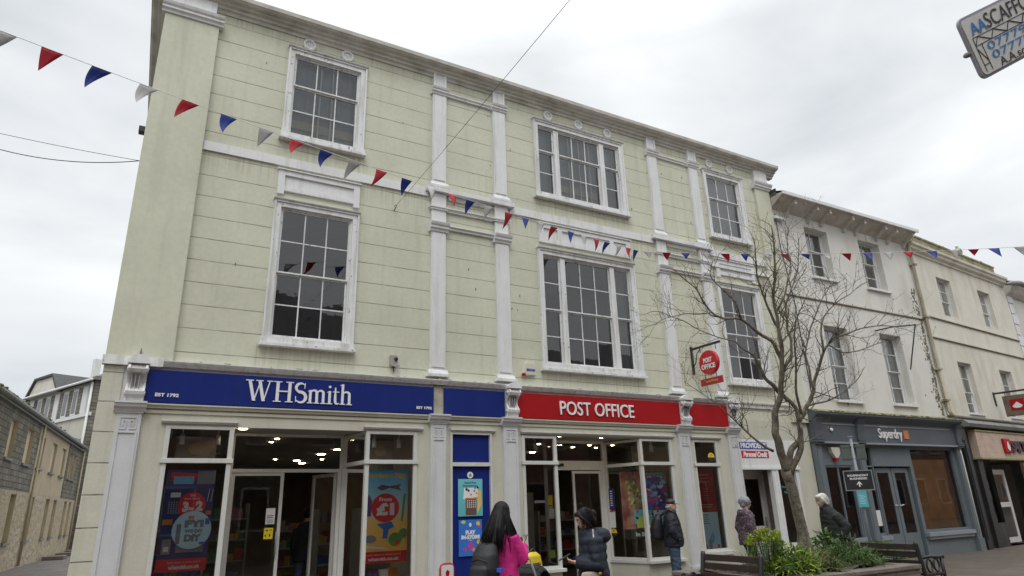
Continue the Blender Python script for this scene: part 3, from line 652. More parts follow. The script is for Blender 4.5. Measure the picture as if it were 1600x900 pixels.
# small window and poster bay
q = MB(); frame_rect(q, 11.16, 11.92, .55, 2.98, -.01, .07, .05); q.box(11.13, 11.95, -.035, .075, 2.385, 2.455); q.box(11.06, 12.02, -.09, .09, .47, .55)
w5 = q.build('display_window', M['frost'], B1, label='tall narrow display window between two grey white shop pilasters', bevel=.004)
MB().quad((11.2, .03, .6), (11.88, .03, .6), (11.88, .03, 2.93), (11.2, .03, 2.93)).build('pane', M['shopglass'], w5)
# blue panelled bay
q = MB(); q.box(5.07, 5.87, .03, .1, 0, 2.97); bb = q.build('blue_infill_panel', M['navy'], B1)
q = MB(); frame_rect(q, 5.03, 5.91, -.0, 3.0, -.03, .06, .045); q.box(5.075, 5.865, -.035, .06, 2.37, 2.44); q.build('panel_frame', M['frost'], bb)
# recess soffits and reveals
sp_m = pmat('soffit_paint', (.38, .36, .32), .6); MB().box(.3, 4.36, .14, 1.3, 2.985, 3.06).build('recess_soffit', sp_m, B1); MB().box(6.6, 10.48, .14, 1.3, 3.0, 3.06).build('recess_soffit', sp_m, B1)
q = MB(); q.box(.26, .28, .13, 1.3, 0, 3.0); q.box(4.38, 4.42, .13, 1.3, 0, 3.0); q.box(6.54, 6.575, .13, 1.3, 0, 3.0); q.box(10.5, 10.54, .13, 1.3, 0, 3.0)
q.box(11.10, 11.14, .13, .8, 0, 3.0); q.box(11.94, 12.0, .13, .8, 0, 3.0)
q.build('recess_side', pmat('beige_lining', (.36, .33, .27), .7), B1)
q = MB(); 
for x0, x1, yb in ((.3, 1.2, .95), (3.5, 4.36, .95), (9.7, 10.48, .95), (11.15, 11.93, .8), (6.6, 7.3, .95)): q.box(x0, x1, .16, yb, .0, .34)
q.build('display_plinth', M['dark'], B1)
# lamps in the ceilings
lampm = emat('lamp_glow', (1, .82, .55), 34)
def lamp(x, y, z, r=.07, sq=1.0):
    MB().tube([(x, y, z), (x, y, z-.012)], [r, r], 14).build('ceiling_light', lampm, B1)
for (u, v, r) in ((433,686,.08),(424,691,.08),(430,718,.08),(464,720,.17),(472,724,.19),(502,710,.2),(527,703,.17),(551,688,.07),(332,709,.12),(325,701,.1),(312,718,.1),(503,718,.08),
                  (842,694,.08),(858,698,.08),(832,707,.16),(895,699,.08),(921,696,.08),(931,700,.08),(957,696,.08)):
    p = on_z(u, v, 3.06); r *= .5
    if p.y > 1.35: lamp(p.x, min(p.y, 14.5), 3.068, r)
    else: lamp(p.x, p.y, 2.984, r)
for u, v in ((876,681),(941,683),(380,668)):
    p = on_z(u, v, 3.0); lamp(p.x, p.y, 2.999 if u > 800 else 2.984, .07)
# small spot lights hung in the display windows
for x in (.52, 1.05, 3.68, 4.15, 6.78, 7.1, 9.85, 10.2, 11.5):
    MB().tube([(x, .35, 3.0), (x, .35, 2.86)], [.012, .012], 6).tube([(x, .35, 2.88), (x, .34, 2.72)], [.035, .045], 10).build('spotlight', M['sign_white'], B1)
# stock on shelves inside the shop
cols = [(.35,.05,.04), (.05,.12,.3), (.4,.3,.05), (.3,.3,.28), (.05,.2,.1), (.3,.12,.2)]
pm_ = [pmat('stock_colour', c, .6, .1) for c in cols]
for (x0, y0, n, hgt) in ((1.0, 6.5, 4, 1.9), (2.9, 5.0, 3, 1.5), (-.2, 3.2, 3, 1.7), (7.2, 6, 4, 1.7), (9.6, 4.5, 3, 1.5)):
    q = MB(); q.box(x0, x0+.05, y0, y0+.4, 0, hgt); q.box(x0+1.45, x0+1.5, y0, y0+.4, 0, hgt)
    for k in range(4): q.box(x0+.05, x0+1.45, y0, y0+.4, .1+k*hgt/4, .13+k*hgt/4)
    s_ = q.build('shelf_unit', M['blind'], B1)
    q = MB()
    for k in range(4):
        x = x0+.07
        while x < x0+1.35:
            w_ = rng.uniform(.06, .2); q.box(x, x+w_, y0+.03, y0+.2, .131+k*hgt/4, .13+k*hgt/4+rng.uniform(.12, .3)*hgt/1.9, rng.randrange(6)); x += w_+.01
    q.build('stock', pm_, s_)
# upstairs: loose dark gap at the blind edges comes from their folds
# ---------------- Provident bay
PB = MB(); PB.box(12.62, 14.66, -.02, .1, 2.36, 3.02); pv = PB.build('fascia_sign', M['white'], B1, label='plain white board with small blue and red lettering')
q = MB(); q.box(12.66, 13.62, -.026, -.021, 2.795, 2.965); q.build('blue_strip', pmat('royal_blue', (.03, .06, .38), .4, .02), pv)
q = MB(); q.box(12.69, 13.64, -.026, -.021, 2.585, 2.755); q.build('red_strip', pmat('bright_red', (.55, .02, .04), .4, .02), pv)
text('PROVIDENT', .15, M['sign_white'], pv, (13.14, -.03, 2.88), fit=.9, fith=.13, offset=.006, extrude=.003)
text('Personal Credit', .14, M['sign_white'], pv, (13.16, -.03, 2.67), fit=.84, fith=.13, offset=.006, extrude=.003, shear=.35)
q = MB(); q.box(12.60, 14.7, -.05, .02, 2.31, 2.37); q.box(13.66, 13.9, -.02, .12, 0, 2.31); q.box(13.70, 13.74, -.035, -.02, .1, 2.3); q.box(13.82, 13.86, -.035, -.02, .1, 2.3); q.box(14.56, 14.66, 0, .1, 0, 2.31); q.box(13.9, 14.56, .0, .1, 0, .6); q.build('door_surround', M['white'], B1)
MB().quad((13.9, .06, .6), (14.56, .06, .6), (14.56, .06, 2.31), (13.9, .06, 2.31)).build('shop_pane', M['shopglass'], B1)
text('Provident', .1, M['teal'], B1, (14.2, .05, 1.9), fit=.34, name='window_lettering', extrude=.001); text('Personal', .1, M['teal'], B1, (14.23, .05, 1.77), fit=.26, name='window_lettering', extrude=.001)
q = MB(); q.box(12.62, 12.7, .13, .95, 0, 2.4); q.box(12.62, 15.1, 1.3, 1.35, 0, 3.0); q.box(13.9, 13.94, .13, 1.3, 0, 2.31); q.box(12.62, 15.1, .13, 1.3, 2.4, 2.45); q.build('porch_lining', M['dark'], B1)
DX = .42; q = MB(); frame_rect(q, 12.72+DX, 13.44+DX, .02, 2.22, .5, .54, .11); q.box(12.83+DX, 13.33+DX, .5, .54, .13, 1.0); q.box(12.3+DX, 13.72+DX, .46, .5, 2.22, 2.34); q.box(13.445+DX, 13.52+DX, .46, .55, 0, 2.22)
dp = q.build('door', M['doorwhite'], B1, label='white door with a tall glass panel')
MB().quad((12.83+DX, .52, 1.0), (13.33+DX, .52, 1.0), (13.33+DX, .52, 2.11), (12.83+DX, .52, 2.11)).build('pane', M['shopglass'], dp)
MB().box(13.36+DX, 13.40+DX, .48, .5, .98, 1.2).tube([(13.38+DX, .48, 1.1), (13.38+DX, .44, 1.1), (13.28+DX, .44, 1.1)], .01, 6).build('handle', M['grey_metal'], dp)
MB().box(12.95+DX, 13.2+DX, .485, .5, .74, .92).build('letter_plate', M['red'], dp)
# alarm box, security lamp, hooks
q = MB(); q.add(*(lambda: ([(x, y, z) for y, k in ((0, 1), (-.07, .86)) for x, z in ((6.62, 4.18+.01*(1-k)), (6.95, 4.20), (6.93-.02*(1-k), 4.45), (6.70+.03*(1-k), 4.45))], [(0,1,2,3), (7,6,5,4), (0,4,5,1), (1,5,6,2), (2,6,7,3), (3,7,4,0)]))())
ab = q.build('alarm_box', M['plastic'], B1, bevel=.01)
MB().ell((6.66, -.06, 4.2), (.05, .035, .035)).build('strobe', M['red'], ab)
text('SECOM', .08, pmat('alarm_blue', (.03, .08, .4), .5), ab, (6.82, -.076, 4.30), fit=.2, fith=.05, offset=.004, extrude=.002)
q = MB(); q.box(3.80, 3.93, -.09, 0, 4.17, 4.36); q.box(3.82, 3.97, -.10, -.08, 4.15, 4.18); sl_ = q.build('security_light', pmat('weathered_lamp_housing', (.34, .33, .30), .7, .2, 20), B1)
MB().ell((3.9, -.1, 4.29), (.038, .03, .038)).tube([(3.87, -.05, 4.16), (3.87, -.07, 4.04)], [.02, .008], 6).build('sensor', M['black'], sl_)
q = MB()
for i in range(46):                                         # rust specks, nail stubs and hooks
    x, z = rng.uniform(.4, 14.4), rng.choice([rng.uniform(4.1, 7.0), rng.uniform(8.2, 10.2)])
    if any(a-.2 < x < c+.2 and d-.2 < z < e+.2 for a, c, d, e in holes): continue
    q.box(x, x+.012, -.012, 0, z, z+rng.uniform(.015, .06))
q.build('rusty_fixing', M['stain'], B1)
q = MB(); q.tube([(3.80, 0, 7.36), (3.80, -.06, 7.36), (3.81, -.07, 7.40)], .009, 6)
q.tube([(3.81+.025*math.cos(a), -.07, 7.42+.025*math.sin(a)) for a in [i*.6 for i in range(12)]], .006, 5); q.build('wall_hook', M['black'], B1)
q = MB(); q.box(-.9, -.67, .3, .5, 8.9, 9.0) if False else q.box(-.80, -.69, .15, .3, 8.02, 8.12); q.build('floodlight', M['black'], B1)
q = MB(); q.box(-.62, -.18, -.02, .02, 0, .01); 
# ================================================================== BUILDING TWO
B2 = thing('townhouse', 'off white rendered house with bracketed eaves above a dark grey shopfront', 'building', (0, 0, 0))
w2 = [(16.73, 17.80, 7.86, 9.46, 1), (19.35, 20.45, 7.86, 9.50, 1), (16.77, 17.85, 4.2, 6.36, 2), (19.42, 20.52, 4.22, 6.38, 2)]
MB().wall(15.3, 22.12, 3.6, 9.8, 0, [h_[:4] for h_ in w2], .28).build('wall', M['b2wall'], B2)
MB().box(15.3, 22.1, .6, 12, 3.1, 9.8).box(15.3, 22.1, 3, 12, 0, 3.1).build('rear_block', M['b2wall'], B2)
for a, c, z0, z1, r in w2:
    window(B2, a, c, z0, z1, [(a+.025, c-.025, 2)], (z0+z1)/2-.05 if r == 2 else z0+.95, r, r if r == 2 else 2, .24, None, sill=(.06, .08), wm='white', blind=('lace', 0, 1, .0, 1) if r == 2 else ('lace', 0, 1, .0, .55), bars=.025, stile=.07)
    if r == 1: 
        MB().box((a+c)/2-.09, (a+c)/2+.09, -.03, 0, z1, z1+.22).build('keystone', M['b2wall'], B2)
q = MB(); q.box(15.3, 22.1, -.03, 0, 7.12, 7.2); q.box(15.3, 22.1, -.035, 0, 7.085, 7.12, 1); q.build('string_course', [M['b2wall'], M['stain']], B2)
q = MB(); q.add([(15.32, -.5, 10.06), (22.0, -.5, 10.06), (22.0, .02, 9.74), (15.32, .02, 9.74), (15.32, -.5, 10.1), (22.0, -.5, 10.1), (22.0, .4, 10.2), (15.32, .4, 10.2)], [(0,1,2,3), (4,5,6,7), (0,4,7,3), (1,2,6,5), (0,1,5,4)])
q.build('eaves_soffit', pmat('dirty_soffit_paint', (.56, .53, .47), .8, .12, 3, .2, 20, dirt=(.28, .22, .17), damt=.6, dscale=(2, 2, 2), dth=.5), B2)
MB().box(15.3, 22.05, -.55, -.501, 10.03, 10.13).build('gutter', M['white'], B2)
q = MB(); q.add([(15.33, -.52, 10.135), (22.1, -.52, 10.135), (21.5, 6, 12.4), (16, 6, 12.4), (15.33, -.3, 10.22), (15.33, 4, 11.7)], [(0,1,2,3), (0,3,5,4)]); q.box(15.31, 15.34, -.3, 2, 10.1, 10.3); q.build('roof', M['slate'], B2)
for x in (15.9, 16.9, 17.5, 18.6, 19.2, 20.3, 20.9, 21.8):
    q = MB(); q.prism_x([(0, 9.60), (-.06, 9.60), (-.12, 9.70), (-.44, 9.94), (-.46, 10.05), (0, 9.76)], x, x+.09)
    o = q.build('eaves_bracket', M['gutter'], B2)
    MB().ell((x+.05, -.43, 9.89), (.04, .04, .04)).build('pendant', M['white'], o)
# grey shopfront
W3 = 22.0
q = MB(); q.prism_x([(0, 3.86), (-.1, 3.84), (-.36, 3.76), (-.36, 3.72), (-.3, 3.66), (-.22, 3.60), (-.18, 3.56), (0, 3.56)], 15.3, W3+.2); q.build('shop_cornice', M['sgrey_dark'], B2)
q = MB(); q.prism_x([(0, 3.90), (-.1, 3.87), (-.38, 3.775), (-.37, 3.762), (-.1, 3.84), (0, 3.862)], 15.3, W3+.2)
for i in range(60): x = 15.35+i*.112; q.ell((x, -.34+rng.uniform(-.02, .1), 3.79+rng.uniform(-.0, .03)), (rng.uniform(.03, .09), .03, .018), n=7, k=4)
q.build('mossy_lead_capping', M['moss'], B2)
MB().box(15.35, W3, -.16, 0, 3.02, 3.56).build('fascia_board', M['sgrey_dark'], B2)
q = MB(); q.box(15.4, W3-.02, -.2, 0, 2.97, 3.02); q.box(15.6, W3-.3, -.175, -.161, 3.47, 3.5); q.build('fascia_moulding', M['sgrey_light'], B2)
for x in (15.32, 17.08, 21.95):
    q = MB(); q.prism_x([(0, 3.1), (-.2, 3.1), (-.22, 3.3), (-.26, 3.5), (-.34, 3.62), (0, 3.72)], x, x+.26); q.box(x-.02, x+.28, -.24, 0, 3.06, 3.1); q.box(x-.03, x+.3, -.23, 0, 3.0, 3.05); q.box(x-.01, x+.28, -.2, 0, 2.95, 2.99); q.build('fascia_bracket', M['sgrey_dark'], B2)
    q = MB(); q.box(x, x+.26, -.12, 0, 0, 2.95); q.box(x+.05, x+.21, -.135, -.12, .5, 2.8); q.box(x-.02, x+.28, -.15, 0, 0, .35); q.build('shop_pilaster', M['sgrey'], B2)
text('Superdry', .3, M['sign_white'], B2, (18.62, -.175, 3.25), name='shop_lettering', fit=1.12, fith=.36, offset=.003, extrude=.012)
text('極度乾燥(しなさい)', .06, M['sign_white'], B2, (18.56, -.172, 3.475), name='shop_lettering', fit=.75, fith=.045, extrude=.004)
MB().box(19.26, 19.5, -.18, -.161, 3.16, 3.4).build('orange_badge', M['orange'], B2)
MB().ell((16.02, -.19, 3.33), (.06, .03, .05)).build('bare_lamp', M['sign_white'], B2)
gh2 = [(15.72, 16.85, .5, 2.42), (17.42, 17.80, .62, 2.95), (17.80, 19.50, 0, 2.40), (19.60, 21.85, .62, 2.93)]
MB().wall(15.3, 22.15, 0, 3.6, -.02, gh2, .2).build('shop_front', M['sgrey'], B2)
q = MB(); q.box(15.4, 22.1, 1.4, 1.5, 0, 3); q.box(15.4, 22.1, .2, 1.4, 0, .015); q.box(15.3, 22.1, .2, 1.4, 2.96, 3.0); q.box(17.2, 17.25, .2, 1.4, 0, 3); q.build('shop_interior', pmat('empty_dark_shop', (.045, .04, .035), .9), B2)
q = MB()
for a, c, d, e in gh2[:2]+gh2[3:]: 
    MB().quad((a, .06, d), (c, .06, d), (c, .06, e), (a, .06, e)).build('shop_pane', M['shopglass'], B2)
q = MB(); q.box(16.26, 16.31, .02, .1, .5, 2.42); frame_rect(q, 15.72, 16.85, .5, 2.42, .0, .1, .05); q.build('window_frame', M['sgrey'], B2)
q = MB(); frame_rect(q, 17.42, 17.80, .62, 2.95, -.01, .1, .05); q.box(17.47, 17.75, 0, .09, 2.38, 2.42); q.build('window_frame', M['sgrey'], B2)
q = MB(); frame_rect(q, 19.6, 21.85, .62, 2.93, -.01, .1, .05); q.build('window_frame', M['sgrey'], B2)
q = MB()
for a, c in ((15.66, 16.9), (17.36, 17.84), (19.54, 21.9)): MB().box(a, c, -.14, 0, .5, .6).box(a+.04, c-.04, -.1, 0, .42, .5).build('shop_sill', M['sgrey_light'], B2)
for i, x in enumerate((17.86, 18.67)):
    q = MB(); frame_rect(q, x, x+.78, .02, 2.36, .06, .1, .13); q.box(x+.13, x+.65, .06, .1, .15, .62)
    d = q.build('door', M['sgrey'], B2); MB().quad((x+.13, .08, .62), (x+.65, .08, .62), (x+.65, .08, 2.23), (x+.13, .08, 2.23)).build('pane', M['shopglass'], d)
    xx = x+.7 if i == 0 else x+.06
    MB().tube([(xx, .06, 1.35), (xx, .0, 1.35), (xx+(.12 if i else -.12), .0, 1.36)], .013, 6).build('handle', M['sign_white'], d)
q = MB()
for i in range(18):                                        # creased brown paper taped inside the glass
    for j in range(10):
        x0, x1 = 19.72+i*(1.99/18), 19.72+(i+1)*(1.99/18); f = lambda x, z: .22+.08*noise.noise(Vector((x*2.2, z*1.8, 3)))
        z0, z1 = .66+j*.195, .66+(j+1)*.195; q.add([(x0, f(x0, z0), z0), (x1, f(x1, z0), z0), (x1, f(x1, z1), z1), (x0, f(x0, z1), z1)], [(0,1,2,3)], 0, True)
q.build('paper_screen', M['ply'], B2)
q = MB(); q.box(19.7, 20.35, .5, .55, .66, 2.9); q.box(20.5, 21.75, .9, .95, .66, 2.9); q.build('inner_partition', pmat('grey_hoarding', (.18, .14, .10), .8, .2, 2), B2)
MB().prism_y([(15.95, 2.88), (16.30, 2.88), (16.30, 2.72), (16.18, 2.60), (16.08, 2.60), (15.98, 2.74)], -.13, -.021).build('alarm_box', M['plastic'], B2, bevel=.01, label='white alarm box with a red base')
MB().box(16.06, 16.2, -.125, -.03, 2.54, 2.6).build('strobe', M['red'], B2)
MB().box(17.5, 17.74, .02, .05, .85, 1.25).build('paper_notice', M['paper'], B2)
# downpipe, hopper stains
q = MB(); q.tube([(22.03, -.12, 9.75), (22.05, -.1, 9.3), (22.1, -.1, 4.1), (22.06, -.2, 3.92)], .055, 10); 
for z in (9.0, 7.15, 5.4, 4.4): q.box(21.98, 22.2, -.17, 0, z, z+.06)
q.build('downpipe', pmat('stained_cream_pipe', (.46, .42, .31), .7, .15, 4, .1, 20, dirt=(.14, .11, .07), damt=.8, dth=.45), B2)
q = MB()
for i in range(420):                                       # black flaking render beside the pipe
    t_ = rng.random(); z = 3.95+t_*4.2; x = 21.96-abs(rng.gauss(0, .07+.12*math.sin(t_*9)**2)); r = rng.uniform(.006, .028)
    n = 7; a0 = rng.uniform(0, 6); pts = [(x+r*rng.uniform(.6, 1.3)*math.cos(a0+2*math.pi*k/n), z+1.7*r*rng.uniform(.6, 1.3)*math.sin(a0+2*math.pi*k/n)) for k in range(n)]
    q.prism_y(pts, -.003-.00002*i, 0.0)
q.build('flaking_patch', M['stain'], B2)['kind'] = 'stuff'
q = MB(); q.tube([(15.42, -.06, 9.6), (15.42, -.06, 8.5), (15.62, -.05, 7.0), (15.66, -.05, 4.0)], .014, 5); q.build('cable', M['black'], B2)
q = MB(); q.box(15.32, 15.7, -.14, 0, 9.42, 9.5); q.tube([(15.6, -.1, 9.45), (15.75, -.1, 9.4), (15.8, -.1, 9.55)], .02, 6); q.build('gutter_outlet', M['white'], B2)
# hoist arm over the right hand first floor window
q = MB(); q.tube([(19.2, -.02, 6.42), (19.5, -.45, 6.48), (20.02, -.8, 6.50)], .02, 6); q.ell((20.02, -.8, 6.5), (.05, .03, .03)); q.tube([(20.02, -.8, 6.5), (20.5, -.1, 5.3)], .018, 6); q.build('iron_stay', M['black'], B2)
q = MB(); q.tube([(15.8, -.06, 4.35), (16.6, -.06, 4.22), (17.1, -.06, 4.18), (17.15, -.06, 4.05)], .015, 5); q.build('cable', M['black'], B2)
# ================================================================== BUILDING THREE (turned a little)
A3 = R_(5.06)
B3 = thing('townhouse', 'ivory stained rendered house with mossy parapet above a pale wood shop fascia', 'building', (22.12, 0, 0), A3)
w3 = [(1.68, 2.75, 7.5, 8.93), (4.98, 6.05, 7.53, 8.97), (1.68, 2.72, 4.13, 5.87), (5.0, 6.07, 4.15, 5.88)]
MB().wall(0.02, 7.75, 3.6, 9.6, 0, w3, .22).build('wall', M['b3wall'], B3)
MB().box(.0, 7.7, .65, 12, 3.1, 9.6).box(0, 7.7, 3.2, 12, 0, 3.1).build('rear_block', M['b3wall'], B3)
for a, c, z0, z1 in w3:
    window(B3, a, c, z0, z1, [(a+.025, c-.025, 2)], z0+.42*(z1-z0), 2, 1 if z0 > 6 else 2, .17, None, sill=(.02, .05) if z0 < 6 else None, wm='white', blind=('lace', 0, 1, 0, .45), bars=.025, stile=.07)
q = MB()
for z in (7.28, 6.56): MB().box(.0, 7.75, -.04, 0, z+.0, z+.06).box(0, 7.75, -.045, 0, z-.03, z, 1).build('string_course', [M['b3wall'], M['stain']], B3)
q = MB(); q.prism_x([(0, 9.5), (-.05, 9.52), (-.06, 9.58), (-.16, 9.64), (-.18, 9.72), (-.24, 9.76), (-.25, 9.84), (0, 9.9)], -.1, 7.65); q.build('cornice', M['b3wall'], B3)
q = MB(); q.box(-.3, 7.25, .0, .3, 9.86, 10.25); q.box(-.32, 7.27, -.03, .33, 10.25, 10.31)
for i in range(60): q.ell((rng.uniform(-.2, 7.2), rng.uniform(-.02, .2), 10.31), (rng.uniform(.04, .14), .05, .02), n=7, k=4)
q.build('parapet', M['moss'], B3)
q = MB(); q.box(.0, 7.75, -.1, 0, 3.93, 3.98); q.prism_x([(0, 3.62), (-.3, 3.62), (-.34, 3.72), (-.2, 3.84), (0, 3.86)], .55, 7.75); q.build('shop_cornice', pmat('dark_weathered_lead', (.20, .20, .19), .7, .2, 4, .2, 20), B3)
MB().box(1.1, 7.75, -.22, 0, 2.68, 3.5).build('fascia_board', M['timber_pink'], B3)
MB().box(1.05, 7.75, -.25, 0, 3.5, 3.54).box(1.05, 7.75, -.25, 0, 2.63, 2.68).build('fascia_moulding', pmat('mossy_trim', (.30, .30, .14), .8, .2, 5), B3)
lb = MB().box(2.93, 3.45, -.30, -.221, 2.85, 3.32).build('logo_panel', M['red'], B3, bevel=.03)
def drop(q, cx, cz, s, y):
    pts = []
    for i in range(20):
        a = 2*math.pi*i/20; r = 1+.55*max(0, math.sin(a))**6; pts.append((cx+s*.7*math.cos(a)*(1-.35*max(0, math.sin(a))**2), cz+s*r*math.sin(a)*.85))
    q.prism_y(pts, y, y+.01)
q = MB(); drop(q, 3.19, 3.04, .14, -.315); q.build('logo', M['sign_white'], lb)
text('SALTROCK', .35, pmat('dark_bronze_letter', (.07, .035, .04), .5), B3, (4.78, -.26, 3.08), name='shop_lettering', fit=2.5, fith=.36, offset=.012, extrude=.03, xscale=1)
gh3 = [(1.45, 2.25, .7, 2.62), (2.25, 4.6, 0, 2.62), (4.6, 7.3, .5, 2.62)]
MB().wall(.02, 7.75, 0, 3.65, 0, gh3, .3).build('shop_front', pmat('black_shopfront_paint', (.022, .022, .022), .5, .2, 4, .05, 30, dirt=(.10, .10, .09), damt=.6), B3)
q = MB(); q.box(.3, .62, -.14, 0, 0, 3.6); q.box(.38, .54, -.16, -.14, .3, 3.2); q.box(1.1, 1.4, -.1, 0, 0, 2.63); q.build('shop_pilaster', M['black'], B3)
q = MB(); q.tube([(.02, -.1, 3.55), (.02, -.1, .02)], .045, 8); q.build('downpipe', M['b3wall'], B3)
q = MB(); q.box(.1, 7.6, 2.6, 2.7, 0, 3); q.box(.1, 7.6, .3, 2.7, 2.66, 2.7); q.build('shop_interior', M['dark'], B3)
MB().quad((1.45, .1, .7), (2.25, .1, .7), (2.25, .1, 2.62), (1.45, .1, 2.62)).build('shop_pane', M['shopglass'], B3); MB().quad((4.6, .1, .5), (7.3, .1, .5), (7.3, .1, 2.62), (4.6, .1, 2.62)).build('shop_pane', M['shopglass'], B3)
q = MB(); frame_rect(q, 2.32, 3.9, .05, 2.35, .28, .33, .16); q.box(2.48, 3.74, .28, .33, 1.15, 1.3)
dd = q.build('door', M['doorwhite'], B3); MB().quad((2.48, .3, .2), (3.74, .3, .2), (3.74, .3, 2.2), (2.48, .3, 2.2)).build('pane', M['shopglass'], dd)
q = MB(); 
rg = pmat('red_garment', (.35, .02, .03), .8)
for x in (2.8, 3.2): MB().box(x, x+.3, .9, 1.0, 1.3, 1.95).build('red_stock', rg, B3)
lm = emat('spot_glow', (1, .95, .85), 30)
for x in (3.0, 3.3, 1.75): MB().ell((x, .5, 2.55), (.035, .035, .035)).build('ceiling_light', lm, B3)
# ================================================================== BUILDING FOUR
B4 = thing('townhouse', 'white quoined house end at the right edge beyond the ivory house', 'building', (22.12+7.76*math.cos(A3), 7.76*math.sin(A3), 0), A3)
MB().box(0.01, 9, .1, 12, 0, 9.5).build('wall', pmat('white_render', (.62, .61, .57), .8, .05, 2, .1, 30, dirt=(.35, .33, .27), damt=.4), B4)
q = MB()
for i in range(20): q.box(.25, .62+(.16 if i % 2 else 0), .05, .1, .4+i*.45, .8+i*.45)
q.build('quoin', M['white'], B4)
q = MB(); q.prism_x([(.1, 9.2), (-.0, 9.25), (-.1, 9.35), (-.2, 9.5), (-.28, 9.6), (-.28, 9.7), (.1, 9.75)], .2, 9); q.build('cornice', M['gutter'], B4)
q = MB(); q.tube([(-.55, -.3, 9.48), (-.1, -.34, 9.6), (.8, -.32, 9.75), (9, -.32, 9.78)], [.06, .09, .1, .1], 8); q.build('gutter', M['lead'], B4)
q = MB(); q.add([(.1, -.25, 9.76), (9, -.25, 9.76), (9, 5, 11.6), (.1, 5, 11.6)], [(0,1,2,3)]); q.build('roof', M['roof'], B4)
# ================================================================== LANE BUILDING (left)
AL = R_(86.74)
p0 = Vector((-3.06, 33.77, 0))
M['tan_lifted'] = pmat('tan_infill_lightened', (.62, .52, .37), .8, .06, 2, 0, dirt=(.35, .3, .2), damt=.4)  # the wall's tan, made lighter to offset shade in the window recesses
BL = thing('lane_building', 'low two storey lane building with slate hung upper walls and painted rubble below', 'building', p0, AL)
# local x runs up the lane; its street face looks towards +x world = local -y
segs = [(-30, -12.45, 'slatehang', -.02), (-12.45, -4.6, 'tan', 0), (-4.6, .2, 'slatehang', -.02)]
uph = {-30: [], -12.45: [], -4.6: []}
ups = [(-17.6, -16.6), (-14.8, -13.6), (-12.1, -11.0), (-9.15, -8.0), (-6.45, -5.3), (-3.9, -2.9), (-2.5, -1.6), (-21, -20), (-24, -23)]
for a, c, mt_, dy in segs:
    hs = [(x, y, 3.72, 5.0) for x, y in ups if a < x < c]
    MB().wall(a, c, 2.72, 5.5, dy, hs, .22, 0, 1).build('upper_wall', [M[mt_], M['tan']], BL)
lows = [(-15.6, -14.7), (-12.3, -11.3), (-8.6, -7.7), (-6.6, -5.7), (-3.4, -2.5), (-1.8, -1.0), (-19, -18)]
MB().wall(-30, .2, 0, 2.72, -.05, [(x, y, .95, 2.6) for x, y in lows], .25, 0, 1).build('lower_wall', [M['stone'], M['tan']], BL)
q = MB(); q.box(-30, .2, .25, 6, 0, 5.5); q.build('rear_block', M['tan'], BL)
for (x, y) in ups:
    q = MB(); q.box(x, y, .10, .2, 3.72, 5.0); o = q.build('boarded_window', M['tan_lifted'], BL); MB().box(x-.05, y+.05, -.08, .1, 3.64, 3.72).build('sill', M['lead'], o)
for (x, y) in lows:
    q = MB(); q.box(x, y, .12, .18, .95, 2.6); o = q.build('boarded_window', M['tan_lifted'], BL); MB().box(x-.05, y+.05, -.13, .1, .87, .95).build('sill', M['lead'], o)
q = MB(); q.tube([(-30, -.18, 5.46), (.4, -.18, 5.55)], .09, 8); q.box(-30, .3, -.14, 0, 5.35, 5.42); q.build('gutter', M['lead'], BL)
q = MB()
for x in (-12.4, .05): MB().tube([(x, -.12, 5.4), (x, -.12, .05)], .05, 8).build('downpipe', M['tan'], BL)
q = MB(); q.add([(-30, -.22, 5.5), (.4, -.22, 5.58), (.4, 3, 8.0), (-30, 3, 8.0), (.4, 6.2, 5.5), (-30, 6.2, 5.5)], [(0,1,2,3), (3,2,4,5), (1,4,2)]); q.build('roof', M['slate'], BL)
q = MB()
for i in range(260): x = rng.uniform(-30, .2); q.ell((x, -.2+rng.uniform(0, .3), 5.54+rng.uniform(0, .12)), (rng.uniform(.05, .16), rng.uniform(.04, .1), rng.uniform(.02, .06)), n=6, k=4)
q.build('roof_moss', pmat('roof_moss_green', (.10, .11, .04), .95, .3, 20, .6, 40), BL)['kind'] = 'stuff'
for i, (x, l) in enumerate(((-8, 1.2), (-4.5, 1.0), (-1.5, 1.2))):
    tag(MB().box(x, x+l, -1.0, -.2, 0, .16).build('stone_step', M['coping'], bevel=.02), ['nearest worn stone step against the lane building', 'middle worn stone step against the lane building', 'farthest worn stone step against the lane building'][i], 'step', 'stone steps along the lane')
    o = COL.objects[-1]; o.location = p0; o.rotation_euler = (0, 0, AL)
# ================================================================== FAR BUILDING up the lane
AF = R_(115.5)
BF = thing('far_building', 'pale hillside house with slate roof, small gable and row of upper windows beyond the lane', 'building', (-3.25, 38, 0), AF); BF.scale = (1, -1, 1.10)
q = MB(); q.box(0, 13, -7, -.0, 0, 9.4) if False else q.box(0, 14, 0, 9, 0, 9.3); q.build('wall', pmat('pale_render', (.55, .53, .45), .8, .08, 1, .1, 20, dirt=(.33, .30, .22), damt=.7, dscale=(2, 2, .5)), BF)
q = MB()
for i in range(24): q.box(-.03, .35+(.25 if i % 2 else 0), -.04, .3, i*.4, .02+i*.4+.36)
q.build('quoin', M['slatehang'], BF)
for i in range(9):
    x = .9+i*1.45
    q = MB(); q.box(x, x+.75, -.03, 0, 7.5, 9.1); o = q.build('window', M['white'], BF)
    if i % 3 != 0: MB().box(x+.1, x+.65, -.04, -.031, 7.6, 8.95).build('pane', pmat('dark_pane', (.06, .07, .08), .15), o)
    MB().box(x+.8, x+1.4, -.02, 0, 7.5, 9.1).build('slate_panel', M['slatehang'], BF)
q = MB(); q.box(-.1, 14, -.12, 0, 7.25, 7.45); q.build('string_course', M['white'], BF)
q = MB(); q.box(.6, 1.7, -.04, 0, 4.8, 6.0); q.build('window', M['lead'], BF)
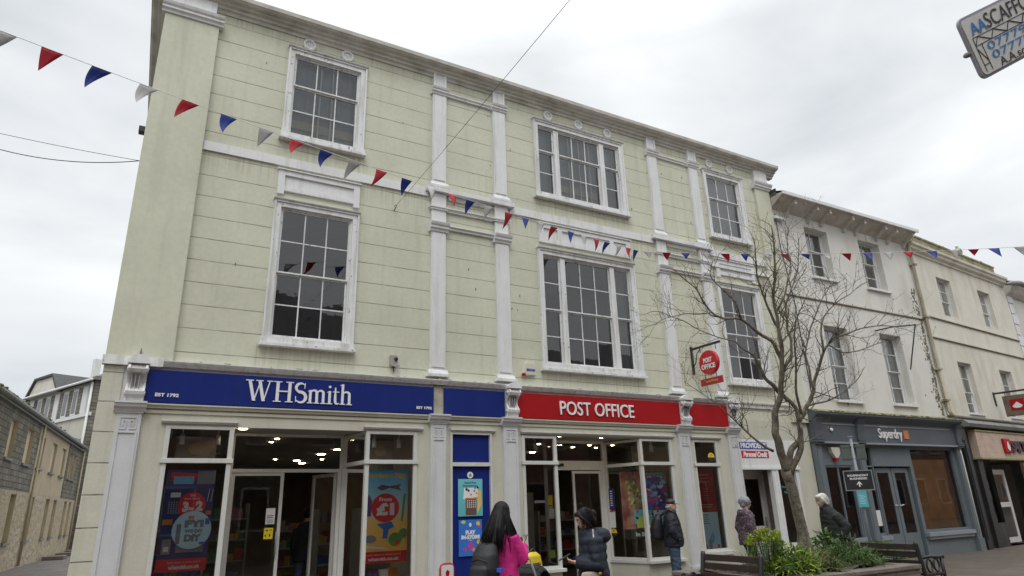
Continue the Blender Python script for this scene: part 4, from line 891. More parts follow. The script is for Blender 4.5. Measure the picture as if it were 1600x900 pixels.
q = MB(); q.add([(-.3, -.35, 9.3), (14.3, -.35, 9.3), (14, 4.5, 11.6), (.3, 4.5, 11.6), (-.3, 9.3, 9.3)], [(0,1,2,3), (0,3,4)]); q.build('roof', pmat('mossy_slate', (.13, .13, .10), .9, .3, 3, .3, 10, dirt=(.16, .17, .07), damt=.8), BF)
gp_ = [(5.2, 9.25), (10.6, 9.25), (9.4, 10.35), (6.4, 10.35)]; q = MB(); q.prism_y(gp_, -.2, 1.0); q.build('gable', M['b3wall'], BF)
q = MB(); q.prism_y([(5.0, 9.25), (5.2, 9.2), (6.42, 10.35), (9.38, 10.35), (10.6, 9.2), (10.8, 9.25), (9.45, 10.5), (6.35, 10.5)], -.35, 3.0); q.build('gable_roof', M['roof'], BF)
q = MB(); q.box(3.2, 3.6, 1.0, 1.4, 10, 11.2); q.build('chimney_pipe', M['white'], BF)
q = MB(); q.tube([(-.4, -.42, 9.28), (14.4, -.42, 9.28)], .08, 6); q.tube([(-.0, -.2, 9.2), (-.0, -.2, 0)], .07, 6); q.build('gutter', M['white'], BF)
MB().box(-.6, -.02, .3, 8, 0, 6.3).build('dark_extension', pmat('grey_extension', (.12, .12, .12), .8, .2, 2), BF)
# ================================================================== OPPOSITE SIDE OF THE STREET (behind the camera; mirrored in the panes)
for i, (x0, x1, h_, rh, lab, mt_) in enumerate(((-16, 2.5, 8.2, 2.6, 'brick fronted building across the street behind the viewpoint, left hand', 'brickred'), (2.5, 9.5, 8.0, 3.2, 'slate hung building across the street behind the viewpoint', 'slatehang'), (9.5, 95, 8.0, 2.6, 'long low brick building across the street behind the viewpoint', 'brickred'))):
    b = thing('opposite_building', lab, 'building', (0, -16, 0))
    MB().box(x0, x1, -8, 0, 0, h_).build('wall', M[mt_], b)
    MB().prism_x([(.3, h_), (-4, h_+rh), (-8.3, h_)], x0, x1).build('roof', M['roof'], b)
    MB().box(x0+1, x0+1.9, -4.5, -3.6, h_+rh-.6, h_+rh+1.1).build('chimney', M['brickred'], b)
    k = 0; x = x0+1.2
    while x < x1-1.6:
        for z in (1.0, 4.4):
            q = MB(); frame_rect(q, x, x+1.1, z, z+1.7, 0, .05, .08); o = q.build('window', M['white'], b)
            MB().box(x+.08, x+1.02, 0, .02, z+.08, z+1.62).build('pane', M['black'], o)
        x += 2.6
# ================================================================== POSTERS AND NOTICES
def flat(parent, pts, y, mat, name='print', th=.001):
    return MB().prism_y(pts, y-th, y).build(name, mat, parent)
def circ(cx, cz, rx, rz=None, n=24): rz = rz or rx; return [(cx+rx*math.cos(2*math.pi*i/n), cz+rz*math.sin(2*math.pi*i/n)) for i in range(n)]
def rect(x0, x1, z0, z1): return [(x0, z0), (x1, z0), (x1, z1), (x0, z1)]
def solid(name, c, r=.5): return pmat(name, c, r, .03, 3, 0, fine=0)
K = {n: solid('print_'+n, c) for n, c in dict(red=(.66,.015,.03), navy=(.025,.035,.17), sky=(.12,.50,.80), pale=(.50,.74,.86), yellow=(.70,.48,.02), sand=(.75,.45,.12), white=(.72,.72,.72), black=(.02,.02,.02), blue=(.03,.16,.55), green=(.06,.32,.08), grey=(.22,.24,.27), orange=(.6,.22,.03), magenta=(.45,.06,.30), purple=(.12,.05,.22), aqua=(.14,.45,.50), tan=(.45,.30,.18), maroon=(.30,.015,.03), lgreen=(.45,.6,.1), brown=(.12,.07,.05), cardboard=(.30,.25,.19)).items()}
def gradient(name, stops, axis_h):
    mt = bpy.data.materials.new(name); mt.use_nodes = True; t = mt.node_tree; p = t.nodes['Principled BSDF']; p.inputs['Roughness'].default_value = .4
    tcn = t.nodes.new('ShaderNodeTexCoord'); s_ = t.nodes.new('ShaderNodeSeparateXYZ'); mr_ = t.nodes.new('ShaderNodeMapRange'); r_ = t.nodes.new('ShaderNodeValToRGB')
    t.links.new(tcn.outputs['Object'], s_.inputs[0]); t.links.new(s_.outputs['Z'], mr_.inputs[0]); mr_.inputs['From Min'].default_value = 0; mr_.inputs['From Max'].default_value = axis_h
    t.links.new(mr_.outputs[0], r_.inputs[0]); el = r_.color_ramp.elements
    while len(el) < len(stops): el.new(.5)
    for e, (pp, c) in zip(el, stops): e.position = pp; e.color = (*c, 1)
    t.links.new(r_.outputs[0], p.inputs['Base Color']); return mt
def poster(name, label, x0, x1, z0, z1, y, mat, cat='poster', group=None, rz=0):
    t = thing(name, label, cat, (x0, y, z0), rz, group); MB().box(0, x1-x0, 0, .012, 0, z1-z0).build('sheet', mat, t); return t
def prn(t, pts, m_, k=1): return flat(t, pts, -.0015*k, K[m_])
# stationery poster in the far left window
t = poster('window_poster', 'dark blue stationery poster with red bubble reading 3 for 2 in the leftmost window', .37, 1.17, .85, 2.51, .12, K['navy']); t.scale = (.86, 1, .88)
prn(t, rect(0, .8, 0, .20), 'red'); text('whsmith.co.uk', .1, K['white'], t, (.45, -.003, .07), fit=.50, fith=.065, offset=.005, extrude=.001)
text('Lots more in store and at', .05, K['white'], t, (.45, -.003, .145), fit=.52, fith=.03, extrude=.001)
prn(t, circ(.46, 1.06, .225), 'red', 2); text('Get', .06, K['white'], t, (.46, -.005, 1.23), fith=.04, extrude=.001); text('Exam Ready', .06, K['white'], t, (.46, -.005, 1.17), fit=.25, fith=.035, extrude=.001)
text('3', .3, K['white'], t, (.36, -.005, 1.04), fith=.17, offset=.02, extrude=.001); text('for', .1, K['white'], t, (.46, -.005, 1.01), fith=.06, offset=.006, extrude=.001); text('2', .3, K['white'], t, (.58, -.005, 1.05), fith=.17, offset=.02, extrude=.001)
prn(t, rect(.1, .26, 1.20, 1.28), 'white'); 
for i in range(5):
    for j in range(6): prn(t, rect(.08+i*.04, .105+i*.04, .93+j*.035, .955+j*.035), 'grey', 1)
prn(t, rect(.02, .18, .75, .84), 'orange'); prn(t, rect(.70, .79, .90, .97), 'orange'); prn(t, rect(.28, .72, .30, .46), 'grey'); prn(t, rect(.06, .2, .28, .52), 'grey'); prn(t, rect(.09, .17, .32, .4), 'white', 2)
prn(t, [(.06, 1.62), (.5, 1.60), (.46, 1.46), (.1, 1.46)], 'red'); prn(t, rect(.12, .44, 1.42, 1.55), 'sky', 2); prn(t, rect(.5, .8, 1.42, 1.64), 'grey')
for xx in (.70, .76): prn(t, [(xx, 1.12), (xx+.008, 1.12), (xx+.03, 1.34), (xx+.022, 1.34)], 'white')
t = poster('window_disc', 'round pale blue window disc reading FYI WE DO DIY over the stationery poster', .48, 1.08, .92, 1.54, .12, K['pale']) if False else thing('window_disc', 'round pale blue disc reading FYI WE DO DIY in front of the stationery poster', 'disc', (.80, .075, 1.43)); t.scale = (.88, 1, .88)
MB().prism_y(circ(0, 0, .31), 0, .006).build('sheet', K['pale'], t)
for s_, z, f, h_ in (('FYI', .10, .30, .12), ('WE DO', -.02, .28, .06), ('DIY', -.13, .27, .12)): text(s_, .1, K['grey'], t, (.03, -.003, z), fit=f, fith=h_, offset=.008, extrude=.001)
prn(t, rect(-.07, .02, .17, .23), 'orange'); prn(t, rect(.2, .27, .08, .18), 'blue'); prn(t, rect(.14, .24, -.24, -.2), 'blue'); prn(t, rect(-.24, -.17, -.22, .1), 'grey')
# outdoor play poster
g = gradient('beach_poster_print', [(0, (.88,.48,.06)), (.42, (.90,.60,.16)), (.62, (.40,.66,.74)), (1, (.04,.42,.80))], 1.68)
t = poster('window_poster', 'tall sky and sand coloured poster reading Outdoor Play From £1', 3.44, 4.14, .77, 2.43, .20, g); t.scale = (1.22, 1, .93)
prn(t, rect(0, .70, 0, .20), 'red'); text('whsmith.co.uk', .1, K['white'], t, (.36, -.003, .07), fit=.46, fith=.06, offset=.005, extrude=.001); text('Lots more in store and at', .05, K['white'], t, (.36, -.003, .145), fit=.5, fith=.028, extrude=.001)
text('Outdoor Play', .15, K['yellow'], t, (.35, -.003, 1.55), fit=.66, fith=.12, offset=.008, extrude=.001)
prn(t, circ(.36, .97, .21, .26), 'red', 2); text('From', .1, K['white'], t, (.36, -.006, 1.12), fit=.19, fith=.07, offset=.004, extrude=.001); text('£1', .3, K['white'], t, (.36, -.006, .94), fit=.27, fith=.23, offset=.02, extrude=.001)
prn(t, [(.05,.82),(.15,.82),(.16,1.1),(.11,1.22),(.06,1.1)], 'purple'); prn(t, [(.60,.72),(.63,.72),(.67,1.22),(.635,1.22)], 'green'); prn(t, [(.22,1.33),(.30,1.39),(.42,1.36),(.60,1.40),(.56,1.34),(.60,1.28),(.42,1.33),(.30,1.28)], 'brown')
prn(t, [(.24,.68),(.46,.72),(.5,.62),(.42,.58),(.40,.42),(.33,.42),(.34,.58)], 'blue', 4); prn(t, circ(.52, .40, .10, .12), 'green', 3); prn(t, circ(.64, .5, .07, .09), 'green'); prn(t, circ(.55, .34, .04), 'red', 4); prn(t, circ(.66, .46, .025), 'red', 2)
prn(t, circ(.15, .42, .09, .07), 'grey'); prn(t, [(.05,.32),(.4,.26),(.42,.23),(.06,.27)], 'white', 2)
for i, x in enumerate((3.74, 3.92, 4.08)): 
    MB().box(x, x+.15, .5, .6, .35, .62+.02*i).build('boxed_toy', K[('purple', 'white', 'orange')[i]], label=('purple boxed toy below the Outdoor Play poster', 'white boxed toy below the Outdoor Play poster', 'orange boxed toy below the Outdoor Play poster')[i], cat='box', group='boxed toys in the shop window')
# cardboard panels resting above the transoms
for x0, x1, yy, lab in ((.45, 1.05, .5, 'tan cardboard display back behind the top pane of the leftmost window'), (3.58, 4.10, .5, 'tan cardboard display back behind the top pane above Outdoor Play'), (9.75, 10.1, .5, 'tan cardboard display back above the colourful game poster')):
    t = thing('cardboard_back', lab, 'cardboard', (x0, yy, 2.50), 0, 'cardboard display backs'); MB().box(0, x1-x0, 0, .02, 0, .36).build('board', K['cardboard'], t, bevel=.004); MB().prism_y(circ((x1-x0)/2, .17, .12, .1), -.03, 0).build('cut_flap', K['tan'], t)
# notices on the door
t = poster('door_notice', 'white paper notice on the glass door above a yellow sticker', 2.00, 2.15, 1.46, 1.72, .96, M['paper'], 'notice'); prn(t, rect(.02, .13, .13, .145), 'red'); prn(t, rect(.02, .12, .10, .115), 'blue'); 
for i in range(4): prn(t, rect(.02, .13, .02+i*.018, .026+i*.018), 'grey')
t = poster('door_sticker', 'yellow square warning sticker on the glass door', 1.99, 2.14, 1.22, 1.40, .96, M['yellow'], 'sticker'); prn(t, [(.02,.15),(.06,.12),(.06,.15)], 'black'); prn(t, rect(.02, .04, .04, .07), 'black'); prn(t, rect(.09, .11, .04, .08), 'black'); prn(t, rect(.08, .13, .14, .15), 'black')
# lottery panel posters
g = gradient('lottery_poster_print', [(0, (.10,.42,.45)), (1, (.16,.50,.55))], .62)
t = poster('wall_poster', 'turquoise calendar poster on the blue panel above the Play in-store poster', 5.20, 5.70, 1.48, 2.14, .0, g)
prn(t, rect(.15, .37, .02, .32), 'brown'); prn(t, [(.1,.3),(.42,.34),(.4,.5),(.12,.5)], 'white'); prn(t, [(.38,.03),(.48,.2),(.46,.45),(.4,.45)], 'sand', 2); prn(t, rect(.16, .38, .3, .325), 'orange', 2)
for i in range(5):
    for j in range(4): prn(t, rect(.175+i*.04, .195+i*.04, .15+j*.037, .17+j*.037), 'white', 2)
text('Special Prize', .05, K['navy'], t, (.25, -.003, .59), fit=.24, extrude=.001); text('Entertainment', .05, K['navy'], t, (.25, -.003, .54), fit=.3, extrude=.001)
for i in range(9): prn(t, circ(.14+.26*rng.random(), .36+.16*rng.random(), .02), ('grey', 'black', 'tan')[i % 3], 3)
t = poster('wall_poster', 'bright blue poster reading Play in-store on the blue panel', 5.21, 5.68, .80, 1.42, .0, K['blue'])
text('PLAY', .1, K['white'], t, (.235, -.003, .40), fit=.2, fith=.075, offset=.008, extrude=.001); text('IN-STORE', .1, K['white'], t, (.235, -.003, .32), fit=.37, fith=.07, offset=.008, extrude=.001); text('TODAY', .04, K['white'], t, (.235, -.003, .265), fit=.1, extrude=.001)
prn(t, [(.17,.2),(.27,.24),(.32,.12),(.22,.08)], 'magenta'); prn(t, [(.26,.08),(.47,.02),(.47,.08),(.28,.14)], 'tan', 2); prn(t, circ(.12, .11, .035), 'magenta'); prn(t, circ(.39, .55, .04), 'yellow'); prn(t, circ(.40, .23, .04), 'yellow'); prn(t, circ(.09, .58, .045, .03), 'lgreen'); prn(t, circ(.23, .53, .025, .035), 'white'); prn(t, circ(.43, .49, .025), 'magenta')
t = thing('round_badge', 'small round white crest badge on the blue panel', 'badge', (5.45, .0, 2.21)); MB().prism_y(circ(0, 0, .06, .06), 0, .02).build('disc', M['sign_white'], t); prn(t, [(-.02,-.03),(.02,-.03),(.03,.0),(.0,.035),(-.03,.0)], 'grey')
# big colourful game poster (generic abstract picture)
g = pmat('sunset_cliff_print', (.26, .07, .06), .5, .5, 3.2, dirt=(.55, .33, .20), damt=1, dscale=(3, 3, 3), dth=.45)
t = poster('window_poster', 'large multicoloured game poster reading In Store Now behind the corner post', 9.51, 10.43, .88, 2.30, .70, g, rz=R_(-29)); t.scale = (1.14, 1, 1)
for i in range(90):
    cx, cz = rng.uniform(.44, .88), rng.uniform(.62, 1.25); c = rng.choice(['blue', 'magenta', 'sky', 'white', 'aqua', 'purple']); r = rng.uniform(.03, .09); a0 = rng.uniform(0, 6)
    if cz < .9 and c in ('sky', 'aqua'): c = 'magenta'
    prn(t, [(min(.90, cx+r*rng.uniform(.5, 1.3)*math.cos(a0+k)), cz+r*rng.uniform(.5, 1.3)*math.sin(a0+k)) for k in (0, 1.1, 2, 3.1, 4.2, 5.2)], c, 1+i*.3)
for i in range(30):
    cx, cz = .12+.009*i+rng.uniform(-.05, .05), .66+rng.uniform(0, .5); prn(t, [(cx-.02, cz), (cx+.05, cz+.02), (cx+.02, cz+.09)], rng.choice(['green', 'lgreen', 'green', 'brown']), 1+i*.3)
prn(t, rect(.22, .58, .30, .60), 'aqua', 12); prn(t, rect(.26, .52, .22, .46), 'lgreen', 13); prn(t, rect(.60, .88, .26, .58), 'pale', 12)
for i in range(16): prn(t, circ(rng.uniform(.26, .84), rng.uniform(.42, .57), rng.uniform(.015, .03)), rng.choice(['white', 'red', 'magenta', 'green', 'navy']), 14+i*.2)
text('PRIMORDIAL', .1, K['aqua'], t, (.66, -.022, 1.35), fit=.44, fith=.06, offset=.012, extrude=.001); text('CLASH', .1, K['pale'], t, (.68, -.022, 1.285), fit=.3, fith=.045, offset=.008, extrude=.001)
prn(t, rect(0, .92, 0, .20), 'black', 1); text('In Store Now', .1, K['white'], t, (.54, -.004, .09), fit=.62, fith=.085, offset=.004, extrude=.001)
t = poster('window_notice', 'dark blue opening times notice beside the recessed door', 9.335, 9.505, 1.5, 1.95, .955, K['navy'], 'notice', rz=R_(-74))
for i in range(7): prn(t, rect(.06, .12, .08+i*.05, .1+i*.05), 'white')
t = poster('window_notice', 'white notice with a red heading beside the recessed door', 9.337, 9.487, 1.12, 1.47, .95, M['paper'], 'notice', rz=R_(-74)); prn(t, rect(0, .15, .33, .36), 'red')
for lx, lz, ly, lab, r in ((9.36, 1.02, .87, 'yellow and black round sticker low beside the recessed door', .09), (11.72, 2.60, .02, 'yellow and black round sticker on the top pane of the narrow window', .105)):
    t = thing('round_sticker', lab, 'sticker', (lx, ly, lz), R_(-74) if ly > .5 else 0, 'yellow and black round stickers'); MB().prism_y(circ(0, 0, r), 0, .004).build('disc', K['black'], t)
    flat(t, [(r*math.cos(math.pi*i/14), r*math.sin(math.pi*i/14)-.01) for i in range(15)], -.001, M['yellow']); prn(t, circ(0, .04, .03), 'orange', 2)
# narrow window posters
t = poster('window_poster', 'deep red price list poster in the narrow window', 11.24, 11.80, 1.39, 2.32, .12, K['maroon'])
for z_, f in ((.80, .3), (.14, .36), (.09, .3)): prn(t, rect(.27-f/2, .27+f/2, z_, z_+.02), 'tan')
for i in range(9): prn(t, rect(.2, .3+.02*(i % 3), .24+i*.05, .25+i*.05), 'tan')
for a in (rect(.03, .5, .73, .74), rect(.03, .5, .03, .04), rect(.03, .04, .65, .73), rect(.49, .5, .65, .73), rect(.03, .04, .04, .12), rect(.49, .5, .04, .12)): prn(t, a, 'orange')
text('Prices', .05, K['tan'], t, (.12, -.003, .66), fit=.1, extrude=.001); text('Offers', .05, K['tan'], t, (.42, -.003, .66), fit=.1, extrude=.001)
t = poster('window_poster', 'pale blue poster with pictured hands below the red price list', 11.22, 11.80, .57, 1.38, .12, K['pale'])
for i in range(5): prn(t, rect(.06, .3-.03*(i % 2), .56+i*.045, .575+i*.045), 'grey')
prn(t, [(.24,.22),(.34,.38),(.42,.28),(.34,.12)], 'sky'); prn(t, [(.2,.02),(.3,.02),(.3,.2),(.22,.24)], 'tan', 2); prn(t, [(.4,.05),(.5,.04),(.46,.2)], 'white'); prn(t, circ(.5, .08, .035), 'red', 2); prn(t, rect(.04, .16, .03, .12), 'grey')
# notices in the narrow left window of the recess
t = poster('window_notice', 'yellow notice high in the pane beside the recessed door', 7.18, 7.30, 1.58, 1.82, .08, M['yellow'], 'notice'); prn(t, rect(.02, .1, .03, .05), 'black')
t = poster('window_notice', 'white notice under the yellow notice', 7.2, 7.33, 1.38, 1.57, .08, M['paper'], 'notice')
t = poster('window_notice', 'yellow green notice at the foot of the narrow pane', 7.17, 7.31, .66, .8, .08, K['lgreen'], 'notice')
text('BOOKMARK', .1, K['grey'], B1, (6.97, .02, 1.70), name='window_lettering', fit=.24, fith=.05, extrude=.001)
# ================================================================== HANGING SIGNS
t = thing('hanging_sign', 'round red Post Office sign hung from a black bracket', 'hanging sign', (11.46, 0, 4.6))
q = MB(); q.box(-.03, .03, -.03, 0, -.05, .62); q.box(-.02, .02, -.95, 0, .52, .57); q.tube([(0, -.02, .1), (0, -.12, .2), (0, -.18, .4), (0, -.3, .5)], .012, 6); q.tube([(0,-.3,.52),(0,-.3,.40)], .01, 5); q.tube([(0,-.8,.52),(0,-.8,.40)], .01, 5); q.build('bracket', M['black'], t)
def disc_x(cy_, cz_, r, x0, x1, n=36): return [(cy_+r*math.cos(2*math.pi*i/n), cz_+r*math.sin(2*math.pi*i/n)) for i in range(n)], x0, x1
HR = .29
# the disc hangs in the bracket's plane, square to the wall, facing the walkers
q = MB(); pr_, a_, b_ = disc_x(-.55, .12, HR, -.05, .05); q.prism_x(pr_, a_, b_); dsc = q.build('disc', pmat('gloss_post_red', (.50, .01, .015), .25, .03), t, bevel=.015)
q = MB(); q.box(-.02, .02, -.9, -.22, -.40, -.24); pl = q.build('nameplate', pmat('dull_post_red', (.42, .015, .03), .4, .03), t, bevel=.005)
MB().tube([(0, -.38, -.15), (0, -.38, -.24)], .01, 5).tube([(0, -.72, -.15), (0, -.72, -.24)], .01, 5).build('hanger', M['black'], t)
for s_, z in (('POST', .18), ('OFFICE', .03)):
    text(s_, .15, M['sign_white'], dsc, (-.053, -.55, z), fit=.27 if s_ == 'POST' else .43, fith=.115, offset=.006, extrude=.003, rot=(0, 0, R_(-90)))
text('Travel Money', .1, M['yellow'], pl, (-.023, -.56, -.32), fit=.42, fith=.07, extrude=.002, rot=(0, 0, R_(-90)))
# second hanging board
ca, sa = math.cos(A3), math.sin(A3)
P3 = lambda s, y, z: Vector((22.12+s*ca-y*sa, s*sa+y*ca, z))
t = thing('hanging_sign', 'square brown hanging board with a red and white emblem', 'hanging sign', P3(3.9, 0, 4.6), A3)
q = MB(); q.box(-.03, .03, -.04, 0, -.12, .36); q.box(-.025, .025, -1.1, 0, .28, .34); q.tube([(0, -.35, .3), (0, -.35, .18)], .012, 5); q.tube([(0, -.95, .3), (0, -.95, .18)], .012, 5); q.build('bracket', M['black'], t)
bd = MB().box(-.035, .035, -1.05, -.25, -.52, .18).build('board', M['brown_board'], t, bevel=.01)
MB().box(-.042, -.036, -.86, -.44, -.34, .04).build('emblem_panel', M['red'], bd)
q = MB(); pts = []
for i in range(24):
    a = 2*math.pi*i/24; r = 1+.7*max(0, math.sin(a))**5; pts.append((-.65+.15*math.cos(a)*(1-.3*max(0, math.sin(a))), -.19+.075*r*math.sin(a)))
q.prism_x(pts, -.048, -.043); q.build('emblem', M['sign_white'], bd)
# finger post
fp = on_y(1343, 760, -1.6); fx = fp.x
t = thing('finger_post', 'grey sign post with a black board reading Independent Businesses and an arrow', 'signpost', (fx, -1.6, 0), R_(-48))
MB().tube([(0, 0, 0), (0, 0, 2.95)], .035, 12).box(-.05, .05, -.05, .05, 2.95, 2.98).build('pole', M['sgrey_light'], t)
q = MB(); q.box(-.29, .29, -.06, -.035, 1.76, 2.18); bd = q.build('board', M['black'], t); q = MB(); frame_rect(q, -.305, .305, 1.745, 2.195, -.065, -.03, .018); q.build('board_frame', M['sgrey_light'], bd)
text('INDEPENDENT', .08, M['sign_white'], bd, (0, -.063, 2.08), fit=.44, fith=.045, offset=.002, extrude=.001); text('BUSINESSES', .08, M['sign_white'], bd, (0, -.063, 2.01), fit=.36, fith=.045, offset=.002, extrude=.001)
MB().prism_y([(0, 1.95), (.055, 1.89), (.055, 1.865), (.015, 1.90), (.015, 1.83), (-.015, 1.83), (-.015, 1.90), (-.055, 1.865), (-.055, 1.89)], -.063, -.0605).build('arrow', M['sign_white'], bd)
q = MB(); 
for z in (2.45, 2.72): q.box(-.24, .24, -.03, .03, z, z+.03)
q.box(-.25, -.06, -.02, .02, 2.42, 2.78); q.box(.08, .27, -.02, .02, 2.42, 2.78); q.build('sign_back', pmat('green_grey_sign_back', (.09, .11, .10), .6, .1), t)
t2 = thing('taped_notice', 'teal notice taped to the sign post under the black board', 'notice', (fx-.06, -1.66, 1.38), R_(-48)); MB().box(-.10, .10, 0, .012, 0, .36).build('sheet', M['teal'], t2)
for i in range(6): prn(t2, rect(-.07, .06-.02*(i % 2), .08+i*.035, .09+i*.035), 'pale')
# scaffold board top right, fixed to a scaffold tube that leaves the picture
sx0 = at(1488, 65, 4.6); e1 = (at(1640, -12, 4.9)-sx0).normalized(); dn = (at(1520, 131, 4.6)-at(1488, 30, 4.6)).normalized(); dn = (dn-e1*dn.dot(e1)).normalized()
nrm = e1.cross(dn).normalized()
t = thing('scaffold_board', 'white scaffolder name board with grey edge tilted against the sky', 'sign', (0, 0, 0))
O_ = at(1497, 22, 4.6)
mw = Matrix((e1, nrm, -dn)).transposed().to_4x4()
# board frame: local x along the board, local z up the board, local y away from the viewer
tl = at(1494, 32, 4.6); 
mw.translation = tl; t.matrix_world = mw
toCam = (CAM-tl).normalized(); flip = -1 if (mw.to_3x3() @ Vector((0, -1, 0))).dot(toCam) > 0 else 1
HB = (at(1522, 131, 4.6)-tl).length; WB = 1.25
def rrect(x0, x1, z0, z1, r, n=5):
    pts = []
    for cx, cz, a0 in ((x1-r, z1-r, 0), (x0+r, z1-r, 90), (x0+r, z0+r, 180), (x1-r, z0+r, 270)):
        for i in range(n+1): a = R_(a0+90*i/n); pts.append((cx+r*math.cos(a), cz+r*math.sin(a)))
    return pts
MB().prism_y(rrect(0, WB, -HB, 0, .055), -.0, .022).build('panel', pmat('sign_board_edge', (.36, .35, .42), .5, .1), t, bevel=.006)
fc = MB().prism_y(rrect(.022, WB-.022, -HB+.022, -.022, .04), -.006, -.0005).build('face', pmat('sign_board_face', (.80, .82, .80), .4, .03, dirt=(.5, .5, .48), damt=.3), t)
bl = solid('sign_blue', (.06, .26, .62)); dk = solid('sign_dark', (.06, .055, .07))
s_ = HB/.46
text('AA', .2, bl, t, (.155, -.010, -.105*s_), fit=.17, fith=.09*s_, offset=.003, extrude=.0005)
text('SCAFFOLDING', .2, dk, t, (.68, -.010, -.095*s_), fit=.88, fith=.11*s_, extrude=.0005)
def bars(pts, w_=.0023):
    q = MB()
    for (a, b, c, d) in pts:
        L_ = math.hypot(c-a, d-b); nx, nz_ = -(d-b)/L_*w_, (c-a)/L_*w_
        q.prism_y([(a+nx, b*s_+nz_), (c+nx, d*s_+nz_), (c-nx, d*s_-nz_), (a-nx, b*s_-nz_)], -.0085-.0002*len(q.v)/8, -.0062)
    return q
ln_ = [(.06, -.165, 1.2, -.165), (.06, -.225, 1.2, -.225), (.06, -.165, .06, -.42), (.12, -.225, .12, -.42), (.06, -.37, .12, -.37), (.06, -.245, .12, -.355)]
x = .06
while x < 1.05: ln_ += [(x, -.225, x+.05, -.165), (x+.05, -.165, x+.17, -.225)]; x += .17
bars(ln_).build('scaffold_drawing', dk, t)
text('07779 412836', .1, bl, t, (.66, -.010, -.262*s_), fit=1.0, fith=.056*s_, extrude=.0005); text('07772 905174', .1, bl, t, (.67, -.010, -.333*s_), fit=1.0, fith=.056*s_, extrude=.0005); text('A.A.scaffservices.co.uk', .1, dk, t, (.70, -.010, -.40*s_), fit=.98, fith=.062*s_, extrude=.0005)
MB().ell((.0, .03, -HB*.55), (.02, .03, .02)).build('edge_bolt', M['lead'], t)
MB().tube([(.9, .09, .8), (.9, .09, -HB-.9)], .024, 10).build('scaffold_tube', M['grey_metal'], t)
# ================================================================== BUNTING AND WIRES
K1 = Vector((10.13, -.1, 7.49)); E1 = at(-30, 36, 7.0); E2 = at(1640, 383, 13.4)
cloths = [pmat('bunting_red', (.50, .012, .03), .6, .06), pmat('bunting_blue', (.015, .045, .30), .6, .06), pmat('bunting_white', (.55, .55, .55), .7, .06)]
for c_ in cloths:                                          # thin cloth lets some light through
    t_ = c_.node_tree; p_ = t_.nodes['Principled BSDF']; tr_ = t_.nodes.new('ShaderNodeBsdfTranslucent'); ms_ = t_.nodes.new('ShaderNodeMixShader'); ms_.inputs[0].default_value = .3
    src = p_.inputs['Base Color'].links[0].from_socket; t_.links.new(src, tr_.inputs[0]); t_.links.new(p_.outputs[0], ms_.inputs[1]); t_.links.new(tr_.outputs[0], ms_.inputs[2]); t_.links.new(ms_.outputs[0], t_.nodes['Material Output'].inputs[0])
def line_pt(A, B, s, sag): p = A.lerp(B, s); p = p.copy(); p.z -= sag*4*s*(1-s); return p
def bunting(label, A, B, sag, us, tA, lean, size, colour0):
    t = thing('bunting', label, 'bunting', (0, 0, 0), 0, 'strings of bunting over the street')
    MB().tube([line_pt(A, B, i/60, sag) for i in range(61)], .0045, 5).build('string', M['paper'], t)
    # each flag hangs where its top left corner is seen
    L_ = (B-A).length
    for i, (u, w0, col, (lx, lz)) in enumerate(us):
        lo, hi = 0.0, 1.0
        for _ in range(40):
            mid = (lo+hi)/2; p = line_pt(A, B, mid, sag); d = p-CAM; uu = 800+FPX*d.dot(CR)/d.dot(CF)
            if uu < u: lo = mid
            else: hi = mid
        s0 = (lo+hi)/2; s1 = s0+w0/L_; a = line_pt(A, B, s0, sag); b = line_pt(A, B, s1, sag)
        d = (b-a).normalized(); side = Vector((-d.y, d.x, 0)).normalized()
        tip = a.lerp(b, .5)+d*(lx*size)+Vector((0, 0, -lz*size))+side*(rng.uniform(-.45, .45)*size)
        vs = []; fs = []; n = 7; bw = rng.uniform(-.14, .18)
        for j in range(n+1):
            f = j/n; pa, pb = a.lerp(tip, f), b.lerp(tip, f)
            bow = math.sin(f*math.pi)*bw*size
            for k in range(4): q_ = pa.lerp(pb, k/3)+side*bow*(1-abs(k/3-.5))+d*(-bow*.8*(1 if lx < 0 else -1)*.5); vs.append(q_)
        for j in range(n):
            for k in range(3): fs.append((j*4+k, j*4+k+1, (j+1)*4+k+1, (j+1)*4+k))
        o = MB().add(vs, fs, 0, True).build('pennant', cloths[col], t)
        sd = o.modifiers.new('thick', 'SOLIDIFY'); sd.thickness = .002
obs1 = [-10, 65, 144, 219, 285, 346, 405, 455, 501, 547, 588, 628, 664, 698, 729, 757, 789, 815, 840, 861, 887, 908, 927, 945, 963, 978, 990]
us = []
for i, u in enumerate(obs1): us.append((u, .215, (i+2) % 3, ((rng.choice([-.5, -.4, -.25]) if u < 620 else rng.choice([-.3, -.1, -.2])), rng.uniform(.85, 1.0))))
bunting('string of triangular bunting running from the top left to the pale green facade', E1, K1, .17, us, 0, 0, .33, 2)
obs2 = [1005, 1035, 1064, 1096, 1125, 1157, 1190, 1218, 1249, 1282, 1314, 1346, 1380, 1410, 1446, 1482, 1512, 1543, 1583, 1612]
us = []
for i, u in enumerate(obs2): us.append((u, .21, (2, 0, 1)[i % 3], (rng.uniform(.0, .35) if u > 1100 else rng.uniform(-.1, .15), rng.uniform(.5, .95))))
bunting('string of triangular bunting running level across the houses on the right', K1, E2, .12, us, 0, 0, .25, 2)
tag(MB().tube([line_pt(Vector((3.81, -.07, 7.42)), at(900, -12, 6.5), i/20, .02) for i in range(21)], .0035, 5).build('overhead_cable', M['black']), 'thin dark cable rising from the wall hook to the top edge', 'cable')
a_ = Vector((-.7, .15, 7.44)); 
tag(MB().tube([line_pt(at(-20, 204, 11), a_, i/12, .02) for i in range(13)], .005, 5).build('overhead_cable', M['black']), 'upper straight cable joining the left corner of the green building', 'cable', 'cables at the left corner')
